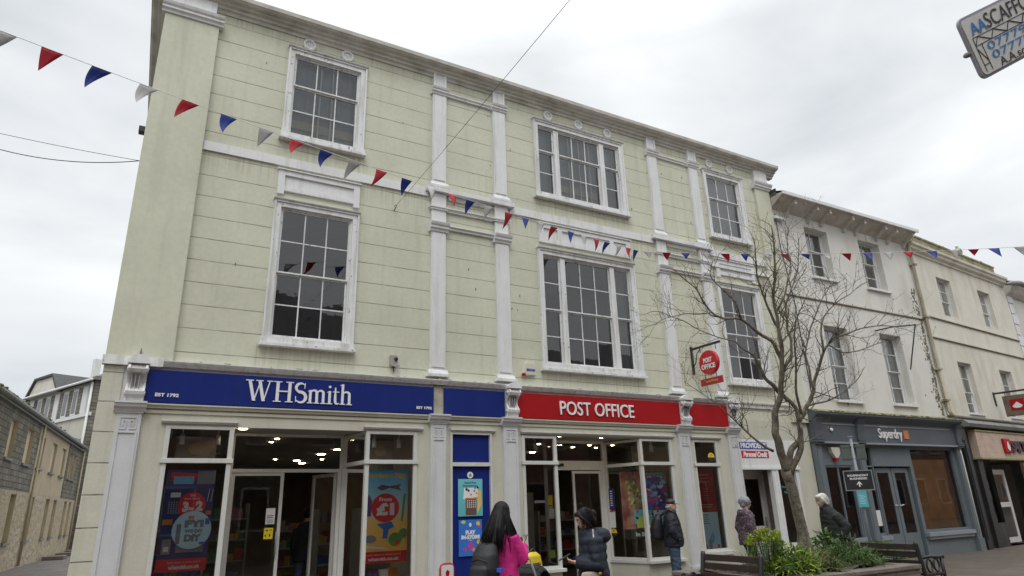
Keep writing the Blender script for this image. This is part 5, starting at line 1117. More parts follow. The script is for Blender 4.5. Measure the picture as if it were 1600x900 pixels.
tag(MB().tube([line_pt(at(-20, 228, 11), a_, i/16, .14) for i in range(17)], .008, 5).build('overhead_cable', M['black']), 'lower sagging cable joining the left corner of the green building', 'cable', 'cables at the left corner')
# ================================================================== GULL
gp = on_y(1488, 396, .75)
g = MB(); g.ell((0, 0, .16), (.19, .10, .095), rot=(0, -.25, 0), n=18, k=12); g.ell((.15, 0, .30), (.07, .055, .06), n=14, k=10); g.tube([(.09, 0, .2), (.13, 0, .25), (.15, 0, .31)], [.08, .055, .045], 12); g.tube([(.0, 0, .14), (-.2, 0, .15), (-.34, 0, .16)], [.08, .05, .01], 10)
g.v = [(-v[0], v[1], v[2]) for v in g.v]
gull = g.build('seagull', pmat('gull_white_feather', (.70, .70, .70), .8, .05), loc=(gp.x, .75+gp.x*0, 10.31)); 
gy = (gp.x-22.12)*math.tan(A3)+.15; gull.location = (gp.x+.05, gy, 10.33); gull.rotation_euler = (0, 0, R_(20)); gull.scale = (1.15, 1.15, 1.15)
tag(gull, 'white and grey gull standing on the mossy parapet', 'bird')
for s_ in (-1, 1): MB().ell((.05, s_*.075, .18), (.2, .035, .07), rot=(0, .12, 0)).build('wing', pmat('gull_grey_wing', (.30, .30, .36), .8, .05) if s_ < 0 else bpy.data.materials['gull_grey_wing'], gull)
MB().tube([(-.21, 0, .30), (-.27, 0, .285)], [.016, .005], 6).build('beak', M['yellow'], gull)
MB().tube([(-.0, .03, .08), (0, .03, -.03)], .008, 5).tube([(0, -.03, .08), (0, -.03, -.03)], .008, 5).build('leg', M['orange'], gull)
# ================================================================== PLANTER, BENCHES
PX0, PX1, PY0, PY1, PZ = 7.45, 10.62, -5.05, -3.1, .60
pt = thing('planter', 'raised brown brick planter bed with worn stone coping', 'planter', ((PX0+PX1)/2, (PY0+PY1)/2, 0))
ox, oy = (PX0+PX1)/2, (PY0+PY1)/2; hx, hy = (PX1-PX0)/2, (PY1-PY0)/2
q = MB(); q.box(-hx, hx, -hy, -hy+.25, 0, PZ-.06); q.box(-hx, hx, hy-.25, hy, 0, PZ-.06); q.box(-hx, -hx+.25, -hy+.25, hy-.25, 0, PZ-.06); q.box(hx-.25, hx, -hy+.25, hy-.25, 0, PZ-.06); q.build('wall', M['planter'], pt)
q = MB(); e = .03
for i in range(6):
    a = -hx-e+i*(2*hx+2*e)/6; q.box(a+.004, a+(2*hx+2*e)/6-.004, -hy-e, -hy+.28, PZ-.06, PZ+rng.uniform(0, .008)); q.box(a+.004, a+(2*hx+2*e)/6-.004, hy-.28, hy+e, PZ-.06, PZ)
q.box(-hx-e, -hx+.28, -hy+.28, hy-.28, PZ-.06, PZ); q.box(hx-.28, hx+e, -hy+.28, hy-.28, PZ-.06, PZ); q.build('coping', M['coping'], pt, bevel=.012)
vs = []; fs = []; n = 24
for i in range(n+1):
    for j in range(n+1):
        x, y = -hx+.2+(2*hx-.4)*i/n, -hy+.2+(2*hy-.4)*j/n; vs.append((x, y, PZ-.05+.08*noise.noise(Vector((x*2, y*2, 0)))+.06))
for i in range(n):
    for j in range(n): fs.append((i*(n+1)+j, (i+1)*(n+1)+j, (i+1)*(n+1)+j+1, i*(n+1)+j+1))
MB().add(vs, fs, 0, True).build('soil', M['soil'], pt)
def bench(label, x, y, facing):
    # local +y is the side people face; the slats run along local x
    t = thing('park_bench', label, 'bench', (x, y, 0), facing, 'dark slatted benches at the planter ends'); Lh = .70 if facing < 0 else .56
    for i in range(4): MB().box(-Lh, Lh, .05+i*.11, .14+i*.11, .42, .455).build('seat_slat', M['wood_slat'], t, bevel=.006)
    for i, z in enumerate((.56, .69, .80)):
        o = MB().box(-Lh, Lh, -.02-.03*i-.03, -.02-.03*i, z, z+.085).build('back_slat', M['wood_slat'], t, bevel=.006)
    for s_ in (-1, 1):
        q = MB(); a = s_*(Lh-.03); arm = .68 if facing < 0 else .60
        q.tube([(a, .02, 0), (a, .0, .42), (a, -.09, .88), (a, -.10, .92)], [.032, .032, .034, .026], 8); q.tube([(a, .52, 0), (a, .50, .40), (a, .50, arm-.02)], .028, 8)
        q.tube([(a, -.06, arm), (a, .2, arm+.01), (a, .46, arm-.01), (a, .54, arm+.01), (a, .56, arm-.03)], [.024, .026, .03, .03, .02], 8); q.tube([(a, 0, .43), (a, .5, .43)], .02, 8); q.tube([(a, 0, .12), (a, .52, .12)], .014, 6)
        for (cy_, cz_, r) in ((.15, .56, .09), (.34, .56, .09), (.25, .27, .12)): q.tube([(a, cy_+r*.8*math.cos(v), cz_+r*math.sin(v)) for v in [2*math.pi*k/14 for k in range(15)]], .015, 6, caps=False)
        for yy in (.12, .38): q.tube([(a, yy, .13), (a, yy+.03, .42)], .013, 6)
        q.build('cast_iron_end', M['black'], t)
    return t
bench('dark brown bench at the left end of the planter, seen at the bottom edge', 7.27, -4.40, R_(90))
bench('black ended bench at the right end of the planter with a scrolled iron arm', 10.78, -4.36, R_(-90))
# ================================================================== TREE
dtr = None
def col_at(u, v, z):                                      # point of the ray at height z in the tree's plane
    return None
TB = None
base_dir = CR*((1256-800)/FPX) - CU*((850-450)/FPX) + CF
ty = -3.95; tb = CAM+base_dir*((ty-CAM.y)/base_dir.y)
DEP = (tb-CAM).dot(CF)
tree = thing('bare_tree', 'leafless street tree with forked trunk rising from the planter', 'tree', (tb.x, ty, PZ-.05))
rt = random.Random(11)
def tp(u, v, d=0): return at(u, v, DEP+d)-Vector(tree.location)
def Zc(*a, d0=0, d1=0): 
    n = len(a); return [tp(980+x*.4444, 320+y*.4444, d0+(d1-d0)*i/max(1, n-1)) for i, (x, y) in enumerate(a)]
def wig(pts, amp, sub=4):
    out_ = []
    for i in range(len(pts)-1):
        for k in range(sub):
            f = k/sub; p = pts[i].lerp(pts[i+1], f)
            if k: p = p+Vector([rt.uniform(-1, 1)*amp for _ in range(3)])
            out_.append(p)
    out_.append(pts[-1]); return out_
def smooth_(pts, it=2):
    for _ in range(it): pts = [pts[0]]+[(pts[i-1]+pts[i]*2+pts[i+1])/4 for i in range(1, len(pts)-1)]+[pts[-1]]
    return pts
R0 = 14/FPX*DEP*.70
trk = smooth_(wig([Vector((tb.x, ty, 0.0))*0+Vector((.02, 0, -.1)), tp(1254, 830), tp(1247, 800), tp(1238, 765), tp(1229, 738)], .008, 4))
q = MB(); nT = len(trk); q.tube(trk, [R0*(1.15-.35*i/(nT-1)) if i < 4 else R0*(.86-.06*i/(nT-1)) for i in range(nT)], 16)
for i in range(9): 
    p = trk[rt.randrange(4, nT)]; a = rt.uniform(0, 6.28); q.ell(p+Vector((math.cos(a), math.sin(a), 0))*R0*.66, (.028, .028, .035), n=7, k=5)
q.ell(trk[-1]+Vector((0, 0, -.01)), (R0*.84, R0*.84, R0*1.4), n=14, k=10)
q.build('trunk', M['bark'], tree)
limbs = []
def limb(pts, r0, r1, amp=.03, name='limb', mat='bark'):
    P_ = smooth_(wig(pts, amp, 4), 2); n = len(P_); rr = [r0+(r1-r0)*(i/(n-1))**.8 for i in range(n)]
    MB().tube(P_, rr, 10 if r0 > .02 else 6).build(name, M[mat], tree); limbs.append((P_, rr)); return P_
A = limb(Zc((560,945),(535,850),(517,800),(522,750),(530,700),(540,640),(548,580),(546,520),(534,450),(522,380),(515,300),(520,200),(512,120),(505,70), d0=0, d1=-.3), R0*.72, .008)
Bm = limb(Zc((560,945),(580,850),(612,820),(606,780),(612,735),(640,700),(652,660),(665,610),(682,540),(705,490),(745,462),(800,440),(880,425),(950,428), d0=0, d1=.35), R0*.55, .006)
B2_ = limb(Zc((575,940),(605,870),(615,820),(606,775), d0=-.02, d1=0), R0*.5, R0*.40)
limb(Zc((543,545),(520,490),(470,455),(430,425),(400,395),(345,402),(295,378),(262,335),(240,290),(200,262),(160,225), d0=-.12, d1=-.6), R0*.34, .006)
limb(Zc((535,660),(505,625),(475,590),(455,545),(425,515),(405,505), d0=0, d1=-.4), R0*.36, .012)
limb(Zc((405,505),(385,480),(340,470),(250,440),(180,400),(110,370),(60,385), d0=-.4, d1=-.8), .013, .004)
limb(Zc((512,865),(470,840),(420,800),(390,770),(350,730),(290,680),(200,622), d0=0, d1=-.5), R0*.24, .004)
limb(Zc((538,660),(570,690),(600,715),(604,760), d0=0, d1=0), R0*.34, R0*.3)
limb(Zc((548,580),(575,540),(580,480),(560,430),(556,370),(575,300),(600,230),(608,160),(600,110), d0=0, d1=.4), R0*.28, .005)
limb(Zc((530,430),(500,370),(470,300),(455,220),(450,150),(440,110), d0=-.05, d1=-.4), R0*.24, .005)
limb(Zc((655,650),(640,580),(625,520),(640,440),(660,380),(690,320),(720,270), d0=.1, d1=.5), R0*.22, .005)
limb(Zc((690,520),(680,450),(690,390),(740,340),(800,300),(850,270), d0=.15, d1=.3), R0*.2, .004)
limb(Zc((640,705),(700,690),(760,660),(810,620),(835,570), d0=.1, d1=-.3), R0*.18, .004)
limb(Zc((612,735),(590,640),(596,560),(588,470),(600,380),(640,300), d0=0, d1=-.5), R0*.24, .005)
limb(Zc((522,380),(560,300),(575,220),(560,140),(570,70), d0=-.1, d1=.3), R0*.2, .004)
limb(Zc((400,398),(380,340),(330,290),(290,250),(300,200), d0=-.4, d1=-.9), R0*.16, .004)
limb(Zc((295,378),(220,380),(150,395),(100,420), d0=-.5, d1=-.9), R0*.13, .004)
limb(Zc((705,490),(760,520),(830,510),(900,480),(960,470), d0=.2, d1=.5), R0*.15, .004)
# twigs grow off every limb, and finer twigs off those
def grow(P_, rr, level, dens, L0):
    new = []; n = len(P_); dist = 0
    for i in range(max(2, int(n*.25)) if level == 0 else 1, n-1):
        seg = (P_[i+1]-P_[i]).length
        k = dens*seg; k = int(k)+(1 if rt.random() < k-int(k) else 0)
        for _ in range(k):
            p = P_[i].lerp(P_[i+1], rt.random()); d = (P_[i+1]-P_[i]).normalized()
            r_ = Vector((rt.gauss(0, 1), rt.gauss(0, 1)*.8, rt.gauss(0, 1))); r_ = (r_-d*r_.dot(d)).normalized()
            dv = (d*.65+r_*.75+Vector((0, 0, .32))).normalized(); L_ = L0*rt.uniform(.5, 1.25); m_ = 7 if level == 0 else 5
            pts = [p]; cur = dv
            for s_ in range(m_):
                cur = (cur+Vector((rt.gauss(0, .27), rt.gauss(0, .27), rt.gauss(0, .24)+.06))).normalized(); pts.append(pts[-1]+cur*L_/m_)
            r0 = min(rr[i]*.55, (.0098, .0048, .0028)[level]); new.append((pts, [r0+(.0014-r0)*j/m_ for j in range(m_+1)]))
    return new
g0 = []
for P_, rr in limbs[:]: g0 += grow(P_, rr, 0, 9.0, .62)
g0 += [x for x in []]
g1 = []
for P_, rr in g0: g1 += grow(P_, rr, 1, 9.0, .28)
g2 = []
for P_, rr in g1: g2 += grow(P_, rr, 2, 5.0, .14)
q = MB()
for P_, rr in g0: q.tube(P_, rr, 5)
for P_, rr in g1: q.tube(P_, rr, 4, caps=False)
for P_, rr in g2: q.tube(P_, rr, 3, caps=False)
for P_, rr in g1[::2]: q.ell(P_[-1], (.006, .006, .01), n=5, k=4)
tw = q.build('twigs', M['twig'], tree); tw['kind'] = 'stuff'
print('twigs', len(g0), len(g1), len(g2))
# ================================================================== PLANTS
def leafmat(name, c, c2, tr=.3):
    mt = pmat(name, c, .55, .35, 14, fine=0, dirt=c2, damt=.8, dscale=(6, 6, 6), dth=.45)
    t_ = mt.node_tree; p_ = t_.nodes['Principled BSDF']; tr_ = t_.nodes.new('ShaderNodeBsdfTranslucent'); ms_ = t_.nodes.new('ShaderNodeMixShader'); ms_.inputs[0].default_value = tr
    src = p_.inputs['Base Color'].links[0].from_socket; t_.links.new(src, tr_.inputs[0]); t_.links.new(p_.outputs[0], ms_.inputs[1]); t_.links.new(tr_.outputs[0], ms_.inputs[2]); t_.links.new(ms_.outputs[0], t_.nodes['Material Output'].inputs[0]); return mt
LM = dict(lime=leafmat('lime_leaf', (.27, .34, .04), (.40, .46, .07)), green=leafmat('fresh_green_leaf', (.085, .16, .03), (.16, .26, .05)), deep=leafmat('deep_green_leaf', (.035, .075, .02), (.07, .13, .03)), straw=leafmat('straw_leaf', (.24, .21, .10), (.32, .27, .15)), dark=leafmat('dark_glossy_leaf', (.03, .06, .018), (.05, .10, .02)))
pr2 = random.Random(5)
def leaf(q, p, d, L_, w_, droop=.4, fold=.15, mi=0, seg=3):
    d = d.normalized(); s_ = d.cross(Vector((0, 0, 1)))
    if s_.length < .05: s_ = Vector((1, 0, 0))
    s_.normalize(); s_ = (s_+Vector((pr2.gauss(0, .25), pr2.gauss(0, .25), pr2.gauss(0, .25)))).normalized()
    vs = []; cur = d.copy(); pp = p.copy()
    prof_ = (.35, 1, .75, .05) if seg == 3 else (.5, 1, .05)
    for i in range(seg+1):
        vs += [pp-s_*w_*prof_[i]*.5, pp+s_*w_*prof_[i]*.5]; cur = (cur+Vector((0, 0, -droop/seg))).normalized(); pp = pp+cur*L_/seg
    q.add(vs, [(2*i, 2*i+1, 2*i+3, 2*i+2) for i in range(seg)], mi, True)
def plant(name, label, cat, x, y, spec, group=None):
    t = thing(name, label, cat, (x, y, PZ+.0), 0, group); q = MB(); st = MB(); kind = spec['kind']
    if kind == 'spurge':
        for i in range(spec['n']):
            a = pr2.uniform(0, 6.28); rr = spec['r']*math.sqrt(pr2.random()); h_ = spec['h']*(1-.35*(rr/spec['r'])**2)*pr2.uniform(.8, 1.05)
            b = Vector((rr*.4*math.cos(a), rr*.4*math.sin(a), 0)); tip = Vector((rr*math.cos(a), rr*math.sin(a), h_)); st.tube([b, b.lerp(tip, .5)+Vector((0, 0, .03)), tip], [.007, .006, .005], 5)
            for k in range(26):
                f = pr2.uniform(.35, .93); an = pr2.uniform(0, 6.28); leaf(q, b.lerp(tip, f), Vector((math.cos(an), math.sin(an), .25)), .085, .016, .5, mi=0)
            for k in range(34):
                an = pr2.uniform(0, 6.28); el = pr2.uniform(.1, 1.5); dv = Vector((math.cos(an)*math.cos(el), math.sin(an)*math.cos(el), math.sin(el))); leaf(q, tip+dv*pr2.uniform(0, .05), dv, .038, .03, .2, mi=1, seg=2)
        mats = [LM['green'], LM['lime']]
    elif kind == 'tuft':
        for i in range(spec['n']):
            a = pr2.uniform(0, 6.28); el = pr2.uniform(.7, 1.5); dv = Vector((math.cos(a)*math.cos(el), math.sin(a)*math.cos(el), math.sin(el)))
            leaf(q, Vector((pr2.gauss(0, .04), pr2.gauss(0, .04), 0)), dv, spec['h']*pr2.uniform(.6, 1.2), spec['w'], spec.get('droop', 1.1), mi=0 if pr2.random() < .7 else 1)
        mats = [LM[spec['m'][0]], LM[spec['m'][1]]]
    elif kind == 'mound':
        for i in range(spec['n']):
            a = pr2.uniform(0, 6.28); rr = math.sqrt(pr2.random()); zz = spec['h']*(1-rr**2)*pr2.uniform(.55, 1.0)+.02; lump = 1+.25*math.sin(a*3+i % 3)
            p = Vector((spec['rx']*rr*math.cos(a)*lump, spec['ry']*rr*math.sin(a)*lump, zz)); an = a+pr2.gauss(0, 1.0); el = pr2.uniform(-.1, 1.2)
            leaf(q, p, Vector((math.cos(an)*math.cos(el), math.sin(an)*math.cos(el), math.sin(el))), spec['L']*pr2.uniform(.6, 1.3), spec['w']*pr2.uniform(.7, 1.2), .7, mi=0 if pr2.random() < .6 else 1)
        for i in range(14): a = pr2.uniform(0, 6.28); rr = pr2.random()*.7; st.tube([(0, 0, 0), (spec['rx']*rr*math.cos(a), spec['ry']*rr*math.sin(a), spec['h']*(1-rr*rr)*.8)], [.008, .003], 5)
        mats = [LM[spec['m'][0]], LM[spec['m'][1]]]
    q.build('foliage', mats, t)
    if st.v: st.build('stem', LM['green'], t)
    return t
G = 'plants growing in the planter'
def PP(u, dy): p = on_y(u, 850, dy); return p.x
plant('spurge', 'tall lime green spurge at the left end of the planter', 'plant', PP(1196, -4.35), -4.35, dict(kind='spurge', n=24, r=.27, h=.60), G)
plant('spurge', 'smaller lime green spurge just left of the tree trunk', 'plant', PP(1222, -4.0), -3.9, dict(kind='spurge', n=11, r=.13, h=.50), G)
plant('grass_tuft', 'thin strappy tuft at the far left corner of the planter', 'plant', PP(1160, -3.5), -3.6, dict(kind='tuft', n=90, h=.5, w=.01, m=('green', 'straw')), G)
plant('grass_tuft', 'straw coloured grass tuft in front of the tree trunk', 'plant', PP(1272, -4.6), -4.6, dict(kind='tuft', n=420, h=.48, w=.006, m=('straw', 'green'), droop=1.5), G)
plant('leafy_shrub', 'broad leaved dark green shrub just right of the trunk', 'plant', PP(1288, -4.0), -4.0, dict(kind='mound', n=420, rx=.26, ry=.26, h=.52, L=.10, w=.045, m=('green', 'deep')), G)
plant('strappy_plant', 'mound of bright strap leaves at the front left of the planter', 'plant', PP(1237, -4.65), -4.65, dict(kind='mound', n=650, rx=.40, ry=.28, h=.34, L=.16, w=.028, m=('green', 'lime')), G)
plant('strappy_plant', 'low mound of fine green leaves at the middle front of the planter', 'plant', PP(1325, -4.45), -4.4, dict(kind='mound', n=1500, rx=.62, ry=.42, h=.30, L=.12, w=.016, m=('deep', 'green')), G)
plant('strappy_plant', 'low fine leaved mound toward the right end of the planter', 'plant', PP(1368, -4.1), -4.15, dict(kind='mound', n=1100, rx=.50, ry=.40, h=.26, L=.11, w=.014, m=('deep', 'green')), G)
plant('leafy_shrub', 'dark shrub at the back of the planter behind the trunk', 'plant', PP(1320, -3.4), -3.4, dict(kind='mound', n=500, rx=.55, ry=.2, h=.36, L=.1, w=.035, m=('dark', 'deep')), G)
plant('strappy_plant', 'grey green strap leaved clump spilling over the front coping', 'plant', PP(1298, -4.85), -4.82, dict(kind='tuft', n=120, h=.26, w=.022, m=('deep', 'straw'), droop=1.6), G)
q = MB()
for i in range(1500):
    p = Vector((pr2.uniform(-hx+.3, hx-.35), pr2.uniform(-hy+.3, hy-.3), .02)); a = pr2.uniform(0, 6.28); leaf(q, p, Vector((math.cos(a), math.sin(a), .9)), .09, .02, .6, mi=i % 2, seg=2)
tag(q.build('ground_cover', [LM['deep'], LM['green']], loc=(ox, oy, PZ)), 'low green ground cover between the plants', 'ground cover', kind='stuff')
# ================================================================== PEOPLE
SKIN = pmat('skin', (.50, .30, .21), .55, .06, 12, .05, 60); SKIN2 = pmat('fair_skin', (.56, .33, .25), .6, .08, 12, .05, 60)
def blob(mb, voxel, name, mat, parent=None, extra=None, smooth=3):
    me = mb.mesh('tmp', mat); o = bpy.data.objects.new('tmp', me); COL.objects.link(o)
    r = o.modifiers.new('r', 'REMESH'); r.mode = 'VOXEL'; r.voxel_size = voxel; r.use_smooth_shade = True
    s_ = o.modifiers.new('s', 'SMOOTH'); s_.iterations = smooth; s_.factor = .5
    dg = C_.evaluated_depsgraph_get(); m2 = bpy.data.meshes.new_from_object(o.evaluated_get(dg)); bpy.data.objects.remove(o)
    if extra:
        bm = bmesh.new(); bm.from_mesh(m2)
        ex, exm = extra; k = len(m2.materials) or 1
        if not m2.materials: m2.materials.append(mat)
        bm2 = ex.mesh('x', exm); base = len(bm.faces); bm.from_mesh(bm2); bm.faces.ensure_lookup_table()
        for f in bm.faces[base:]: f.material_index += len(m2.materials)
        for mm in exm: m2.materials.append(mm)
        bm.to_mesh(m2); bm.free()
    for p in m2.polygons: p.use_smooth = True
    if not len(m2.materials): m2.materials.append(mat)
    m2.name = name; ob = bpy.data.objects.new(name, m2); link(ob, parent); return ob
def head_shape(q, T, age=0):
    def el(c, r, rot=None): 
        b = len(q.v); q.ell(c, r, rot=rot, n=20, k=14); q.v[b:] = [tuple(T @ Vector(v)) for v in q.v[b:]]
    # head-local: face looks to +x, z up, origin at the centre of the skull
    el((-.01, 0, .02), (.095, .076, .10)); el((.02, 0, -.045), (.072, .06, .075)); el((.035, 0, -.09), (.042, .034, .03)); el((.075, 0, .045), (.02, .05, .03))
    el((.098, 0, -.028), (.022, .014, .014)); el((.090, 0, -.005), (.012, .010, .03)); el((.082, 0, -.062), (.012, .026, .009)); el((.066, .03, -.03), (.022, .02, .025)); el((.066, -.03, -.03), (.022, .02, .025))
    for s_ in (-1, 1): el((-.01, s_*.078, -.01), (.018, .01, .032))
def face_bits(T):
    ex = MB()
    def el(c, r, mi): b = len(ex.v); ex.ell(c, r, mi, n=10, k=7); ex.v[b:] = [tuple(T @ Vector(v)) for v in ex.v[b:]]
    for s_ in (-1, 1):
        el((.079, s_*.031, .008), (.011, .015, .009), 0); el((.089, s_*.031, .008), (.004, .007, .007), 1); el((.088, s_*.032, .033), (.008, .018, .004), 1)
    el((.091, 0, -.063), (.007, .022, .006), 2)
    return ex
EYE = [solid('eye_white', (.6, .58, .55)), solid('eye_dark', (.02, .015, .012)), solid('lips', (.36, .12, .10))]
def hand(q, wrist, dirv, palmn, size=1.0, curl=.9, thumb_side=1):
    # palm, four fingers of different lengths with two bends, thumb from the side of the palm
    d = dirv.normalized(); n = (palmn-d*palmn.dot(d)).normalized(); s_ = d.cross(n)
    pc = wrist+d*.045*size
    for k in (-1.2, -.4, .4, 1.2): q.tube([wrist+s_*k*.012*size, wrist+d*.085*size+s_*k*.017*size], [.015*size, .0135*size], 8)
    for k, L_ in zip((-1.5, -.5, .5, 1.5), (.062, .074, .070, .054)):
        p = wrist+d*.085*size+s_*k*.0175*size; pts = [p-d*.01]; cur = d.copy(); a = curl*.35
        for j, f in enumerate((.42, .32, .26)):
            ax = cur*math.cos(a)+n*math.sin(a); nn_ = n*math.cos(a)-cur*math.sin(a); cur = ax.normalized(); n_ = nn_; pts.append(pts[-1]+cur*L_*f*size*1.05); a = curl*.55
        q.tube(pts, [.0085*size, .008*size, .0075*size, .006*size], 8)
    p = wrist+d*.025*size+s_*thumb_side*.028*size; q.tube([p-s_*thumb_side*.01, p+(s_*thumb_side*.5+d*.6+n*.25)*.04*size, p+(s_*thumb_side*.35+d*1.0+n*.7)*.068*size], [.0125*size, .0105*size, .0075*size], 8)
def xf(loc, rz): return Matrix.Translation(loc) @ Matrix.Rotation(rz, 4, 'Z')
def person(label, x, y, rz, hgt, J, look=0, nod=.1, skin=None, headscale=1.0):
    t = thing('person', label, 'person', (x, y, 0), rz); t['figure'] = 1; del t['figure']
    return t
# figure-local: faces +x, left is +y, z up
def torso_rings(q, zs, lean=(0, 0)):
    q.rings(zs, 20)
def body_mesh(t, H_, lean=0.0, arms=None, legs=None, skin=SKIN, head=(0, 0), hunch=0, hands=None, voxel=.011, neck_f=0):
    k = H_/1.70; q = MB(); lx = lambda z: lean*(z-.9)
    hc = Vector((lx(1.58)+hunch*1.0+.02, 0, 1.575*1.0-abs(hunch)*.3))*1.0
    q.rings([(lx(.86), 0, .86, .09, .13), (lx(.95), 0, .95, .10, .14), (lx(1.08), 0, 1.08, .08, .12), (lx(1.25)+hunch*.2, 0, 1.25, .085, .13), (lx(1.36)+hunch*.45, 0, 1.33, .065, .12), (lx(1.41)+hunch*.55, 0, 1.38-abs(hunch)*.1, .05, .07)], 18)
    q.tube([(lx(1.4)+hunch*.55-.01, 0, 1.38-abs(hunch)*.1), tuple(hc+Vector((-.02, 0, -.08)))], [.058, .052], 14)
    T = Matrix.Translation(hc) @ Matrix.Rotation(head[0], 4, 'Z') @ Matrix.Rotation(head[1], 4, 'Y')
    head_shape(q, T)
    for s_, pts in zip((1, -1), legs): q.tube([Vector(p) for p in pts], [.085, .055, .04, .035][:len(pts)] if len(pts) > 3 else [.085, .055, .04], 12); f = Vector(pts[-1]); q.ell(f+Vector((.06, 0, -.03)), (.12, .042, .035))
    for s_, pts in zip((1, -1), arms): q.tube([Vector(p) for p in pts], [.05, .042, .027][:len(pts)], 12)
    for h_ in (hands or []): hand(q, *[Vector(a) if hasattr(a, '__len__') else a for a in h_])
    sc_ = Matrix.Scale(k, 4); q.v = [tuple(sc_ @ Vector(v)) for v in q.v]; T2 = sc_ @ T
    ex = face_bits(T2); b = blob(q, voxel, 'body', skin, t, (ex, EYE), 2); return b, T2, k
def garment(t, name, mat, rings_, arms, k, arm_r=(.072, .062, .048), voxel=.014, more=None, smooth=4, legs=None, wrinkle=.006, quilt=0):
    q = MB()
    if rings_: q.rings(rings_, 22)
    for pts in arms: q.tube([Vector(p) for p in pts], list(arm_r)[:len(pts)], 12)
    if more: more(q)
    q.v = [tuple(Vector(v)*k) for v in q.v]
    o = blob(q, voxel, name, mat, t, None, smooth)
    for v in o.data.vertices:                             # cloth folds
        n_ = v.normal; f = (.35-abs(noise.noise(Vector((v.co.x*5+v.co.z*2, v.co.y*5, v.co.z*9)))))*wrinkle*2.2+(.3-abs(noise.noise(Vector((v.co.x*11, v.co.y*11-v.co.z*5, v.co.z*21)))))*wrinkle*1.1; v.co += n_*(f+quilt*abs(math.sin(v.co.z*math.pi/.085+v.co.x*2)))
    return o
denim = pmat('blue_denim', (.05, .08, .13), .85, .2, 10, .1, 90); blackcloth = pmat('black_cloth', (.014, .014, .016), .85, .2, 8, .1, 90)
def strands(t, T, mat, n, L0, r=.0035, a0=60, a1=300, flare=.02, sc_=1.0, seed=1):
    rr_ = random.Random(seed); q = MB()
    for i in range(n):
        a = R_(rr_.uniform(a0, a1)); sx_, sy_ = math.cos(a), math.sin(a); el_ = rr_.uniform(.02, .12); L_ = L0*rr_.uniform(.6, 1.2)
        p0_ = T @ Vector((sx_*.08*sc_-.025, sy_*.068*sc_, .06+el_*.5)); p1 = T @ Vector((sx_*.112*sc_-.025, sy_*.098*sc_, el_*.5)); p2 = p1+Vector((rr_.gauss(0, flare), rr_.gauss(0, flare), -L_*.5)); p3 = p2+Vector((rr_.gauss(0, flare), rr_.gauss(0, flare), -L_*.5))
        q.tube([p0_, p1, p2, p3], [r, r, r*.8, .0008], 4)
    return q.build('loose_hair', mat, t)
def arm_to(sh, el_, wr): return [sh, el_, wr]
def faceyaw(dx, dy): return math.atan2(dy, dx)
# ---------- woman in pink with long dark hair, seen from behind, phone in hand
pk = Vector((3.66, -4.57, 0))
yaw = R_(28)
t = thing('person', 'person in a bright pink coat with long black hair and a dark backpack', 'person', pk, yaw)
arms = [((0, .165, 1.33), (.04, .23, 1.08), (.18, .12, 1.12)), ((0, -.165, 1.33), (.06, -.25, 1.08), (.27, -.13, 1.22))]
legs = [((0, .09, .88), (.02, .10, .48), (0, .10, .08)), ((0, -.09, .88), (.02, -.10, .48), (0, -.10, .08))]
b, T, k = body_mesh(t, 1.66, .02, arms, legs, SKIN, (R_(-12), .25), hands=[((.27, -.13, 1.22), (.5, .25, .55), (-.3, .5, .2), .95, 1.3, -1)])
pink = pmat('bright_pink_fleece', (.52, .015, .19), .85, .14, 14, .25, 70)
garment(t, 'coat', pink, [(0, 0, .72, .16, .22), (0, 0, .9, .155, .215), (.0, 0, 1.1, .14, .19), (0, 0, 1.26, .135, .19), (0, 0, 1.36, .11, .15), (.0, 0, 1.42, .07, .09)], [(a[0], a[1], tuple(Vector(a[2])-(Vector(a[2])-Vector(a[1])).normalized()*.02)) for a in arms], k, (.072, .07, .056), wrinkle=.006)
garment(t, 'trousers', blackcloth, [(0, 0, .78, .13, .17), (0, 0, .95, .12, .16)], [], k, more=lambda q: [q.tube([Vector(p) for p in L_], [.10, .07, .055], 12) for L_ in legs])
q = MB()                                                   # long straight hair: cap plus falling locks
hairm = pmat('black_hair', (.006, .005, .005), .55, .3, 60, .2, 120, spec=.25)
Ti = T
def hv(v): return Ti @ Vector(v)
q2 = MB(); q2.ell((-.022, 0, .035), (.105, .09, .108), n=20, k=14); q2.v = [tuple(hv(v)) for v in q2.v]
hrng = random.Random(3)
hc = Ti @ Vector((0, 0, 0))
for i in range(60):
    a = R_(hrng.uniform(50, 310)); rr = .088; sx_, sy_ = math.cos(a), math.sin(a)
    top = hv((sx_*.07-.02, sy_*.07, .08)); side_ = hv((sx_*.098-.02, sy_*.086, -.02)); L_ = hrng.uniform(.28, .42)
    back = Vector((-.02-.04*abs(sx_), 0, 0)); low = side_+Vector((sx_*.05-.045*max(0, -sx_), sy_*.04, -L_*.5)); end = low+Vector((sx_*.02-.05*max(0, -sx_), sy_*.02+hrng.uniform(-.03, .03), -L_*.5))
    q2.tube([top, side_, low, end], [.02, .024, .026, .007], 8)
blob(q2, .009, 'hair', hairm, t, None, 2)
q3 = MB()
for i in range(170):
    a = R_(hrng.uniform(45, 315)); sx_, sy_ = math.cos(a), math.sin(a); L_ = hrng.uniform(.30, .46); o_ = hrng.uniform(.008, .03)
    top = hv((sx_*.07-.02, sy_*.07, .10)); side_ = hv((sx_*(.112+o_*.3)-.02, sy_*(.10+o_*.3), -.02)); low = side_+Vector((sx_*(.05+o_)-.05*max(0, -sx_), sy_*(.045+o_), -L_*.5)); end = low+Vector((sx_*.02-.05*max(0, -sx_)+hrng.gauss(0, .02), sy_*.02+hrng.gauss(0, .03), -L_*.5))
    q3.tube([top, side_, low, end], [.003, .004, .004, .001], 4)
